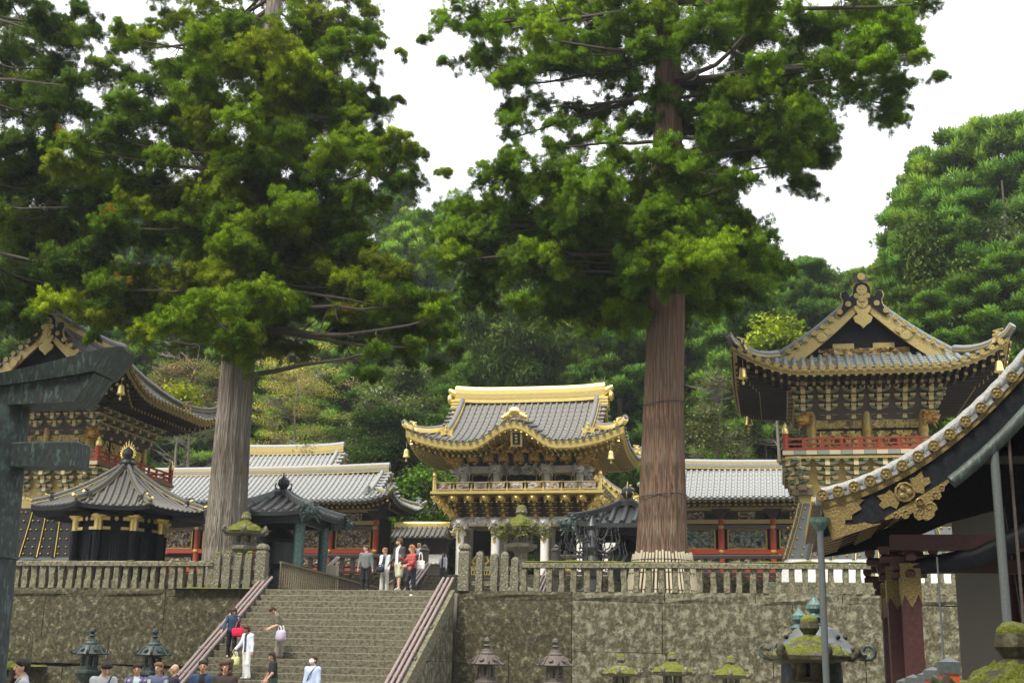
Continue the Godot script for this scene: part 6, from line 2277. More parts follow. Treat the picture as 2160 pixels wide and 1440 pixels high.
	b.add(_disc_b(0.05), tp.translated_local(Vector3(0, -0.04, 0.04)))
	obj("gilt_pendant", b, M.gold_dull, bb)
	# pillars with gilt heads
	for q in [[-2.23, -0.75], [-2.37, -1.25], [2.2, -0.75], [-2.2, -4.5], [2.2, -4.5]]:
		b = B.new()
		b.slab(Vector3(q[0], 1.4, q[1]), Vector3(0.23, 2.8, 0.23), 0.025)
		var pl := obj("pillar", b, M.lacquer_wine, g)
		b = B.new()
		var zig := PackedVector2Array([Vector2(-0.122, 0.5), Vector2(-0.122, 0.0), Vector2(-0.085, 0.1), Vector2(-0.045, 0.02), Vector2(0, -0.06), Vector2(0.045, 0.02), Vector2(0.085, 0.1), Vector2(0.122, 0.0), Vector2(0.122, 0.5)])
		for f in 4:
			var turn := Basis(Vector3.UP, f * PI / 2)
			b.plate(zig, 0.012, Transform3D(turn, Vector3(q[0], 2.55, q[1]) + turn * Vector3(0, 0, 0.114)))
		obj("gilt_sleeve", b, M.gold_dull, pl)
		# bracket arms on the pillar head
		b = B.new()
		for k in 2:
			b.slab(Vector3(q[0], 2.92 + k * 0.2, q[1]), Vector3(0.42 + k * 0.3, 0.1, 0.11), 0.03)
			b.slab(Vector3(q[0], 2.92 + k * 0.2, q[1]), Vector3(0.11, 0.096, 0.42 + k * 0.3), 0.03)
			for s in [-1, 0, 1]:
				b.lathe(Vector3(q[0] + s * (0.17 + k * 0.14), 2.97 + k * 0.2, q[1]), [Vector2(0.06, 0), Vector2(0.09, 0.05), Vector2(0.09, 0.1)], 4, true, PI / 4)
		obj("bracket", b, M.lacquer_wine, g)
	# beams
	for q in [[-2.2, 2.72], [2.2, 2.72]]:
		b = B.new()
		b.box(Vector3(q[0], 2.66, -2.85), Vector3(0.22, 0.3, 4.1))
		b.box(Vector3(q[0], 3.32, -2.85), Vector3(0.24, 0.2, 4.1))
		obj("side_beam", b, M.lacquer_wine, g)
	b = B.new()
	b.box(Vector3(0, 3.32, -0.75), Vector3(4.9, 0.2, 0.2))
	obj("cross_beam", b, M.lacquer_wine, g)
	b = B.new()
	b.box(Vector3(0, 3.32, -4.5), Vector3(4.9, 0.2, 0.2))
	obj("cross_beam", b, M.lacquer_wine, g)
	b = B.new()
	b.tube([Vector3(-2.2, 3.0, -0.72), Vector3(-1.4, 3.12, -0.72), Vector3(-0.6, 3.5, -0.72), Vector3(0, 3.62, -0.72), Vector3(0.6, 3.5, -0.72), Vector3(2.2, 3.0, -0.72)], [0.1, 0.15, 0.15, 0.15, 0.15, 0.1], 10)
	obj("rainbow_beam", b, M.lacquer_black, g)
	# rafters with gilt ends along the left eave
	for k in 12:
		b = B.new()
		var z := -0.4 - k * 0.42
		var pr := []
		for i in 8:
			var x := -3.22 + i * 0.28
			pr.append(Vector3(x, prof.call(x) - 0.22, z))
		sweep_bar(b, pr, 0.11, 0.12)
		var rf := obj("rafter", b, M.lacquer_wine, g)
		b = B.new()
		b.box(Vector3(-3.24, prof.call(-3.22) - 0.16, z), Vector3(0.05, 0.13, 0.12))
		for i in 3:
			b.box(Vector3(-3.1 + i * 0.55, prof.call(-3.1 + i * 0.55) - 0.245, z), Vector3(0.3, 0.03, 0.13), Basis(Vector3.BACK, slope.call(-3.1 + i * 0.55)))
		obj("gilt_rafter_sheath", b, M.gold_dull, rf)
	b = B.new()
	b.box(Vector3(-3.28, 3.72, -2.6), Vector3(0.08, 0.16, 5.0))
	obj("eave_board", b, M.gold_dull, g)
	# rear gable with a wall added to block light, and stone trough
	b = B.new()
	b.plate(PackedVector2Array([Vector2(-3.2, 3.5), Vector2(-2.1, 4.0), Vector2(-1.1, 4.9), Vector2(0, 6.1), Vector2(1.4, 4.6), Vector2(2.9, 3.7), Vector2(3.2, 0.0), Vector2(0.0, 0.0), Vector2(-0.3, 4.3), Vector2(-1.2, 4.05), Vector2(-2.1, 3.66)]), 0.1, Transform3D(Basis(), Vector3(0, 0, -5.0)))
	obj("rear_gable_light_block", b, M.lacquer_black, g)
	b = B.new()
	b.slab(Vector3(0.2, 0.55, -2.6), Vector3(2.8, 1.1, 1.3), 0.06)
	obj("stone_trough", b, M.fence_stone, g)
	# copper gutter and downpipes
	b = B.new()
	var gp := []
	var gr := []
	for i in 12:
		var x := -1.75 + i * 0.13
		gp.append(Vector3(x, prof.call(x) - 0.5, zf + 0.12))
		gr.append(0.085)
	b.tube(gp, gr, 10)
	obj("copper_gutter", b, M.bronze, g)
	b = B.new()
	b.cyl(Vector3(-1.22, 4.42, 0.12), Vector3(-1.22, 0.0, 0.12), 0.055, 0.055, 10)
	obj("downpipe", b, M.slate_metal, g)
	b = B.new()
	b.cyl(Vector3(-0.98, 4.6, -0.2), Vector3(-0.98, 0.0, -0.2), 0.02, 0.02, 8)
	obj("thin_pipe", b, M.iron_brown, g)
	b = B.new()
	b.cyl(Vector3(-3.36, 3.42, 0.0), Vector3(-3.36, 0.0, 0.0), 0.042, 0.042, 10)
	obj("downpipe", b, M.slate_metal, g)
	b = B.new()
	b.lathe(Vector3(-3.36, 3.4, 0.0), [Vector2(0.05, 0), Vector2(0.12, 0.1), Vector2(0.13, 0.16)], 12)
	obj("funnel", b, M.bronze_green, g)
	b = B.new()
	b.cyl(Vector3(-1.93, 3.1, -0.3), Vector3(-1.93, 0.0, -0.3), 0.012, 0.012, 6)
	obj("rain_chain", b, M.slate_metal, g)
	# hall beyond, its wall and columns coloured dark for deep shade
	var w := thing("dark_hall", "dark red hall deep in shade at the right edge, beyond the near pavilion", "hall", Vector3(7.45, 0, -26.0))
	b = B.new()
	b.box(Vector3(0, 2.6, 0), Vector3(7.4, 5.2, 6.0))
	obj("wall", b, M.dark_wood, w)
	for k in 5:
		b = B.new()
		b.cyl(Vector3(-3.6 + k * 1.8, 0, 3.15), Vector3(-3.6 + k * 1.8, 5.0, 3.15), 0.17, 0.17, 10)
		obj("column", b, M.lacquer_wine, w)
	for k in 3:
		b = B.new()
		b.box(Vector3(0, 1.2 + k * 1.3, 3.1), Vector3(7.4, 0.24, 0.2))
		obj("beam", b, M.lacquer_wine, w)
	b = B.new()
	b.hexa([Vector3(-4.6, 5.0, 5.4), Vector3(4.6, 5.0, 5.4), Vector3(4.6, 5.0, -4.4), Vector3(-4.6, 5.0, -4.4), Vector3(-2.5, 6.6, 1.0), Vector3(2.5, 6.6, 1.0), Vector3(2.5, 6.6, -1.0), Vector3(-2.5, 6.6, -1.0)])
	obj("roof", b, M.roof_tile, w)  # eaves carried forward to shade the hall front
	# fence of orange posts with slate caps
	for i in 5:
		var f := thing("fence_post", ["large orange fence post with a grey pyramid cap, nearest the viewer at lower right", "grey-capped orange post just left of the large one", "grey-capped orange post, third from the large one's side", "small grey-capped orange post, second from the left end", "smallest grey-capped orange post at the left end"][i], "fence post", Vector3([1.3, 1.44, 1.45, 1.39, 1.38][i], 0, [-10.8, -13.2, -13.9, -14.6, -15.6][i]), 0, "orange fence posts at lower right")
		var h: float = [1.78, 1.73, 1.69, 1.66, 1.62][i]
		b = B.new()
		b.box(Vector3(0, (h - 0.13) * 0.5, 0), Vector3(0.14, h - 0.13, 0.14))
		obj("post", b, M.orange_paint, f)
		b = B.new()
		b.lathe(Vector3(0, h - 0.17, 0), [Vector2(0.115, 0.04), Vector2(0.115, 0.13), Vector2(0.0, 0.165)], 4, true, PI / 4)
		obj("cap", b, M.slate_metal, f)

const PUFFS_RIGHT := [Vector4(-11.0, 18.0, -44.9, 1.38), Vector4(-11.7, 16.8, -44.1, 0.90), Vector4(-11.4, 19.4, -45.9, 1.13), Vector4(-10.3, 20.1, -44.3, 1.01), Vector4(-9.2, 20.2, -43.2, 0.89), Vector4(-8.8, 19.4, -44.2, 1.27), Vector4(-7.3, 19.2, -42.0, 0.95), Vector4(-9.8, 19.0, -46.7, 1.33), Vector4(-8.0, 18.4, -44.9, 1.27), Vector4(-10.7, 17.3, -46.3, 1.13), Vector4(-11.5, 16.4, -46.5, 0.79), Vector4(-12.2, 18.4, -45.3, 0.75), Vector4(-9.0, 16.5, -44.6, 1.17), Vector4(-7.8, 16.7, -44.2, 1.07), Vector4(-6.7, 17.7, -44.0, 1.24), Vector4(-5.9, 17.9, -40.8, 1.16), Vector4(-5.4, 19.8, -43.4, 1.06), Vector4(-6.2, 18.7, -48.0, 1.54), Vector4(-4.8, 18.0, -44.6, 1.07), Vector4(-6.9, 16.7, -46.2, 1.29), Vector4(-5.7, 16.2, -46.0, 1.42), Vector4(-4.5, 15.6, -42.5, 1.01), Vector4(-8.0, 15.6, -45.4, 0.82), Vector4(-7.4, 16.1, -48.7, 0.87), Vector4(-5.0, 14.5, -44.4, 0.78), Vector4(-4.2, 15.6, -45.6, 0.80), Vector4(-4.0, 18.3, -47.2, 1.50), Vector4(-4.1, 19.7, -46.8, 1.31), Vector4(-3.2, 19.8, -46.2, 1.29), Vector4(-2.6, 18.0, -45.0, 1.42), Vector4(-1.7, 18.6, -45.8, 1.08), Vector4(-2.9, 16.5, -44.9, 1.23), Vector4(-1.9, 15.5, -41.5, 1.14), Vector4(-1.0, 17.9, -46.5, 1.09), Vector4(-0.5, 17.1, -46.5, 0.87), Vector4(-1.1, 15.9, -45.5, 0.74), Vector4(-0.1, 16.5, -42.9, 0.43), Vector4(-2.3, 16.0, -46.3, 0.65), Vector4(-8.7, 14.3, -42.3, 0.59), Vector4(-6.3, 15.5, -47.5, 0.84), Vector4(-3.6, 21.0, -47.0, 1.13), Vector4(-3.8, 22.8, -45.1, 1.10), Vector4(-2.9, 24.2, -46.6, 0.95), Vector4(-2.2, 23.2, -46.2, 1.12), Vector4(-1.2, 22.5, -44.1, 0.98), Vector4(-0.3, 22.6, -43.6, 1.05), Vector4(0.6, 23.3, -44.8, 1.08), Vector4(1.4, 23.2, -45.5, 1.00), Vector4(1.8, 20.9, -42.4, 0.67), Vector4(0.7, 21.8, -44.2, 1.06), Vector4(-0.4, 22.1, -45.4, 1.09), Vector4(-1.4, 20.7, -42.7, 1.03), Vector4(-2.6, 22.4, -46.7, 0.94), Vector4(1.5, 21.0, -44.7, 0.67), Vector4(0.5, 20.5, -43.7, 0.83), Vector4(2.3, 21.1, -45.0, 0.35), Vector4(2.1, 20.6, -46.1, 0.47), Vector4(1.1, 20.1, -44.3, 0.63), Vector4(-0.8, 21.2, -46.0, 0.82), Vector4(-2.0, 21.1, -46.1, 0.92), Vector4(-3.2, 21.3, -46.9, 0.94), Vector4(-0.9, 18.6, -42.5, 0.61), Vector4(-1.7, 20.3, -46.0, 0.73), Vector4(-2.1, 24.8, -42.8, 1.06), Vector4(-1.1, 26.1, -44.3, 1.09), Vector4(-1.2, 25.6, -45.5, 1.02), Vector4(-0.1, 25.0, -43.7, 1.07), Vector4(1.0, 25.9, -44.5, 1.08), Vector4(2.0, 25.5, -44.8, 1.08), Vector4(3.3, 27.4, -47.6, 1.15), Vector4(4.2, 26.0, -44.9, 1.08), Vector4(4.6, 24.3, -43.3, 0.86), Vector4(5.4, 24.1, -44.1, 0.70), Vector4(5.6, 23.2, -43.1, 0.34), Vector4(4.1, 22.6, -42.2, 0.70), Vector4(3.3, 23.9, -44.2, 0.81), Vector4(2.2, 22.3, -41.2, 0.76), Vector4(1.4, 26.0, -47.9, 0.81), Vector4(5.1, 23.2, -45.5, 0.61), Vector4(5.2, 24.5, -49.8, 0.39), Vector4(3.8, 24.1, -43.4, 0.87), Vector4(3.0, 23.5, -44.8, 0.45), Vector4(0.2, 22.8, -41.8, 0.61), Vector4(2.0, 23.8, -45.7, 0.46), Vector4(5.7, 28.2, -48.9, 1.17), Vector4(5.9, 25.1, -42.6, 0.44), Vector4(-14.2, 28.0, -47.5, 0.37), Vector4(-13.3, 28.6, -47.4, 0.78), Vector4(-11.9, 27.7, -45.3, 0.90), Vector4(-10.7, 26.2, -43.8, 0.94), Vector4(-10.4, 26.2, -46.0, 0.86), Vector4(-11.1, 25.4, -44.6, 0.53), Vector4(-10.6, 29.2, -48.6, 1.14), Vector4(-8.2, 24.6, -41.7, 0.97), Vector4(-7.9, 27.0, -45.1, 1.11), Vector4(-8.2, 25.4, -44.8, 0.79), Vector4(-9.2, 24.2, -43.9, 0.63), Vector4(-10.3, 24.3, -44.7, 0.49), Vector4(-7.1, 25.6, -44.6, 1.03), Vector4(-6.8, 28.0, -46.8, 1.18), Vector4(-5.8, 26.1, -45.2, 1.09), Vector4(-4.9, 26.0, -44.2, 1.11), Vector4(-4.1, 24.3, -43.0, 0.89), Vector4(-5.4, 24.8, -45.2, 0.86), Vector4(-6.3, 24.5, -44.8, 0.67), Vector4(-3.7, 26.2, -44.4, 1.11), Vector4(-2.9, 24.7, -43.9, 0.90), Vector4(-11.4, 28.6, -44.6, 1.16), Vector4(-9.6, 28.9, -45.5, 1.17), Vector4(-7.7, 29.2, -46.0, 1.18), Vector4(-5.3, 27.2, -42.9, 1.09), Vector4(-3.7, 27.9, -44.4, 1.12), Vector4(-1.8, 28.0, -45.0, 1.12), Vector4(0.3, 23.8, -38.4, 0.95), Vector4(2.4, 26.7, -43.3, 1.06), Vector4(4.3, 26.5, -43.4, 1.05)]
const PUFFS_RIGHT_FRONT := [Vector4(-3.6, 19.7, -42.9, 1.07), Vector4(-3.8, 18.8, -43.5, 1.11), Vector4(-3.3, 17.3, -42.4, 1.11), Vector4(-3.7, 16.3, -43.0, 1.09), Vector4(-3.9, 15.3, -43.0, 0.88), Vector4(-2.9, 15.0, -42.5, 0.76), Vector4(-2.9, 19.1, -42.5, 0.95), Vector4(-4.1, 17.3, -42.9, 1.02), Vector4(-2.6, 16.4, -43.0, 0.98), Vector4(-3.2, 15.4, -42.0, 0.99)]
const PUFFS_LEFT_FRONT := [Vector4(-19.7, 14.6, -42.6, 1.07), Vector4(-20.5, 16.2, -43.4, 1.10), Vector4(-19.6, 17.1, -42.5, 1.09), Vector4(-20.3, 18.4, -42.8, 1.07), Vector4(-20.8, 19.6, -42.9, 1.04), Vector4(-19.8, 20.5, -42.6, 1.00), Vector4(-19.7, 14.9, -42.8, 0.90), Vector4(-19.7, 13.5, -41.9, 0.74), Vector4(-19.1, 13.7, -42.8, 0.68), Vector4(-20.6, 25.2, -42.8, 0.95), Vector4(-20.7, 26.3, -42.3, 0.95), Vector4(-20.8, 14.1, -43.2, 0.73)]
const PUFFS_SPARSE := [Vector4(-9.2, 22.0, -43.5, 0.76), Vector4(-8.8, 23.4, -45.1, 0.79), Vector4(-7.7, 21.6, -43.2, 0.72), Vector4(-7.3, 23.6, -46.3, 0.80), Vector4(-6.4, 21.4, -44.4, 0.76), Vector4(-5.9, 24.2, -47.4, 0.82), Vector4(-4.9, 23.9, -45.7, 0.75), Vector4(-4.7, 22.2, -45.0, 0.73), Vector4(-7.3, 21.1, -44.3, 0.69), Vector4(-7.8, 20.2, -42.0, 0.49), Vector4(-5.3, 20.3, -42.2, 0.65), Vector4(-10.2, 22.9, -47.0, 0.43), Vector4(-10.2, 23.5, -46.1, 0.50)]
const PUFFS_LEFT := [Vector4(-26.7, 14.9, -41.7, 0.76), Vector4(-28.7, 15.1, -43.5, 0.42), Vector4(-29.1, 17.1, -47.5, 1.03), Vector4(-25.4, 16.1, -43.4, 1.03), Vector4(-27.5, 16.0, -47.0, 0.93), Vector4(-25.9, 17.4, -46.4, 1.12), Vector4(-26.2, 16.5, -47.3, 1.13), Vector4(-23.8, 16.5, -45.1, 1.16), Vector4(-20.6, 13.3, -39.6, 0.92), Vector4(-23.9, 14.1, -43.7, 0.63), Vector4(-22.2, 16.9, -44.7, 1.14), Vector4(-19.1, 13.7, -39.0, 0.99), Vector4(-22.4, 14.6, -45.5, 0.86), Vector4(-21.1, 17.1, -44.8, 1.22), Vector4(-20.9, 15.8, -45.1, 1.14), Vector4(-20.5, 14.3, -43.6, 0.73), Vector4(-20.2, 17.2, -45.2, 1.15), Vector4(-18.0, 14.7, -41.3, 0.95), Vector4(-19.0, 16.7, -45.1, 1.06), Vector4(-18.1, 15.0, -43.3, 0.83), Vector4(-19.3, 14.5, -44.0, 0.66), Vector4(-18.7, 17.5, -46.4, 1.09), Vector4(-18.5, 16.4, -46.6, 0.89), Vector4(-16.9, 16.5, -44.6, 0.97), Vector4(-18.5, 16.6, -49.5, 0.94), Vector4(-15.9, 16.0, -44.5, 0.96), Vector4(-15.6, 14.8, -44.3, 0.84), Vector4(-14.8, 15.5, -44.2, 0.91), Vector4(-14.7, 14.5, -44.7, 0.80), Vector4(-13.7, 14.9, -43.7, 0.89), Vector4(-14.1, 14.2, -45.3, 0.63), Vector4(-12.8, 14.7, -43.1, 0.81), Vector4(-13.8, 15.2, -48.1, 0.78), Vector4(-11.7, 14.1, -42.5, 0.59), Vector4(-12.5, 14.5, -46.4, 0.37), Vector4(-13.0, 13.2, -43.4, 0.42), Vector4(-15.5, 17.1, -45.5, 0.87), Vector4(-14.3, 16.6, -45.4, 0.75), Vector4(-17.0, 17.8, -46.2, 0.89), Vector4(-13.7, 12.5, -41.6, 0.37), Vector4(-16.9, 14.8, -46.9, 0.65), Vector4(-25.8, 19.4, -47.1, 1.14), Vector4(-22.9, 18.7, -44.0, 1.14), Vector4(-24.8, 19.4, -43.9, 1.08), Vector4(-25.8, 20.9, -44.4, 1.10), Vector4(-25.5, 21.3, -46.6, 1.22), Vector4(-23.8, 21.0, -45.9, 1.12), Vector4(-25.1, 18.3, -42.5, 0.86), Vector4(-23.0, 19.5, -46.8, 1.21), Vector4(-20.2, 17.9, -43.2, 1.03), Vector4(-19.1, 18.1, -42.9, 1.10), Vector4(-18.7, 18.4, -44.2, 1.05), Vector4(-18.9, 19.0, -47.2, 1.11), Vector4(-16.7, 17.8, -40.3, 0.96), Vector4(-19.6, 20.1, -44.2, 0.95), Vector4(-21.1, 19.5, -44.1, 0.95), Vector4(-17.4, 19.5, -45.3, 0.96), Vector4(-17.0, 19.1, -46.6, 0.82), Vector4(-16.2, 17.8, -45.1, 0.72), Vector4(-17.6, 20.3, -44.1, 0.94), Vector4(-17.7, 21.8, -46.3, 0.89), Vector4(-18.9, 21.2, -44.2, 1.03), Vector4(-19.1, 20.3, -42.0, 0.91), Vector4(-21.0, 20.7, -43.5, 0.87), Vector4(-27.6, 22.2, -44.7, 1.00), Vector4(-27.2, 21.7, -42.2, 0.84), Vector4(-27.9, 20.9, -42.5, 0.73), Vector4(-25.6, 22.2, -42.5, 1.03), Vector4(-26.6, 23.2, -46.2, 1.03), Vector4(-30.7, 26.1, -48.5, 0.96), Vector4(-25.4, 23.5, -42.7, 0.96), Vector4(-25.0, 23.6, -44.4, 1.07), Vector4(-25.5, 25.6, -45.3, 1.02), Vector4(-23.3, 23.7, -43.4, 1.04), Vector4(-26.7, 26.2, -45.5, 0.91), Vector4(-25.0, 26.7, -45.9, 1.11), Vector4(-21.0, 22.9, -40.5, 0.83), Vector4(-25.1, 24.3, -48.0, 1.06), Vector4(-21.6, 22.8, -42.7, 0.94), Vector4(-23.0, 20.9, -42.3, 0.86), Vector4(-19.2, 21.3, -40.6, 0.96), Vector4(-19.7, 23.2, -43.9, 1.04), Vector4(-18.4, 22.1, -43.4, 0.94), Vector4(-21.4, 25.6, -46.5, 1.02), Vector4(-19.2, 24.3, -44.4, 0.97), Vector4(-20.3, 25.9, -49.1, 0.98), Vector4(-17.8, 23.3, -45.7, 0.98), Vector4(-16.3, 23.0, -44.6, 0.84), Vector4(-16.6, 24.2, -44.7, 0.73), Vector4(-18.0, 25.1, -45.5, 0.91), Vector4(-14.9, 20.8, -41.9, 0.72), Vector4(-16.2, 23.7, -48.0, 0.69), Vector4(-14.2, 21.9, -44.2, 0.53), Vector4(-14.1, 22.0, -45.4, 0.38), Vector4(-15.0, 21.3, -44.4, 0.64), Vector4(-15.5, 20.7, -44.4, 0.53), Vector4(-15.4, 19.7, -40.2, 0.79), Vector4(-16.2, 25.4, -46.8, 0.26), Vector4(-14.9, 20.1, -41.6, 0.64), Vector4(-25.0, 26.0, -41.4, 0.61), Vector4(-26.0, 27.4, -44.8, 0.81), Vector4(-27.8, 27.9, -45.8, 0.42), Vector4(-26.6, 29.4, -47.2, 0.99), Vector4(-25.2, 29.3, -46.4, 1.05), Vector4(-20.9, 24.6, -40.0, 0.99), Vector4(-24.6, 30.6, -49.2, 1.24), Vector4(-21.4, 25.7, -43.5, 0.97), Vector4(-21.9, 28.4, -46.0, 1.15), Vector4(-18.3, 24.2, -40.3, 0.98), Vector4(-19.1, 27.1, -43.8, 1.09), Vector4(-19.8, 28.2, -47.5, 1.05), Vector4(-18.2, 28.0, -45.6, 1.01), Vector4(-16.7, 26.4, -44.1, 0.85), Vector4(-17.2, 25.7, -44.2, 0.85), Vector4(-16.9, 28.2, -46.6, 0.65), Vector4(-16.1, 26.5, -45.1, 0.51), Vector4(-15.8, 26.9, -45.5, 0.34), Vector4(-17.8, 24.9, -43.4, 0.88), Vector4(-19.9, 25.1, -43.9, 0.89), Vector4(-22.5, 25.6, -44.0, 0.90), Vector4(-25.7, 30.4, -45.8, 1.16), Vector4(-22.1, 28.1, -42.8, 1.07), Vector4(-21.9, 30.0, -45.7, 1.14), Vector4(-20.4, 30.2, -46.3, 1.14), Vector4(-18.2, 29.3, -45.4, 1.01), Vector4(-16.9, 28.8, -45.2, 0.68)]
const PUFFS_EDGE := [Vector4(-32.9, 27.7, -45.5, 1.40), Vector4(-34.2, 30.8, -48.5, 1.04), Vector4(-29.5, 27.9, -42.6, 0.80), Vector4(-29.6, 27.9, -43.9, 0.81), Vector4(-27.5, 27.7, -42.6, 0.79), Vector4(-29.0, 28.8, -45.7, 0.51), Vector4(-28.7, 26.8, -43.7, 0.80), Vector4(-30.1, 26.6, -44.6, 0.95), Vector4(-31.4, 25.9, -44.9, 1.16), Vector4(-27.1, 24.2, -41.8, 0.65), Vector4(-33.0, 25.6, -46.1, 1.19), Vector4(-29.9, 24.2, -44.0, 1.08), Vector4(-31.8, 27.0, -48.1, 0.88), Vector4(-31.0, 22.8, -44.0, 1.12), Vector4(-30.6, 23.1, -45.3, 0.94), Vector4(-32.5, 22.3, -46.8, 1.18), Vector4(-30.3, 21.4, -46.1, 1.15), Vector4(-33.9, 21.3, -48.8, 1.44), Vector4(-30.7, 20.0, -46.9, 1.25), Vector4(-27.8, 20.1, -44.7, 0.99), Vector4(-33.6, 19.8, -49.7, 1.32), Vector4(-27.4, 17.2, -43.1, 1.04), Vector4(-26.3, 17.8, -43.2, 0.83), Vector4(-32.0, 17.3, -46.3, 1.14), Vector4(-31.5, 17.4, -47.7, 0.96), Vector4(-29.8, 17.5, -47.5, 0.74), Vector4(-28.7, 18.3, -47.3, 0.82), Vector4(-31.6, 15.6, -46.3, 0.73), Vector4(-30.1, 27.7, -41.1, 1.09), Vector4(-35.4, 27.9, -47.0, 1.54), Vector4(-32.6, 22.7, -43.6, 1.40), Vector4(-31.7, 19.2, -42.8, 1.35), Vector4(-34.0, 17.9, -46.7, 1.45), Vector4(-34.3, 29.7, -45.5, 1.29)]
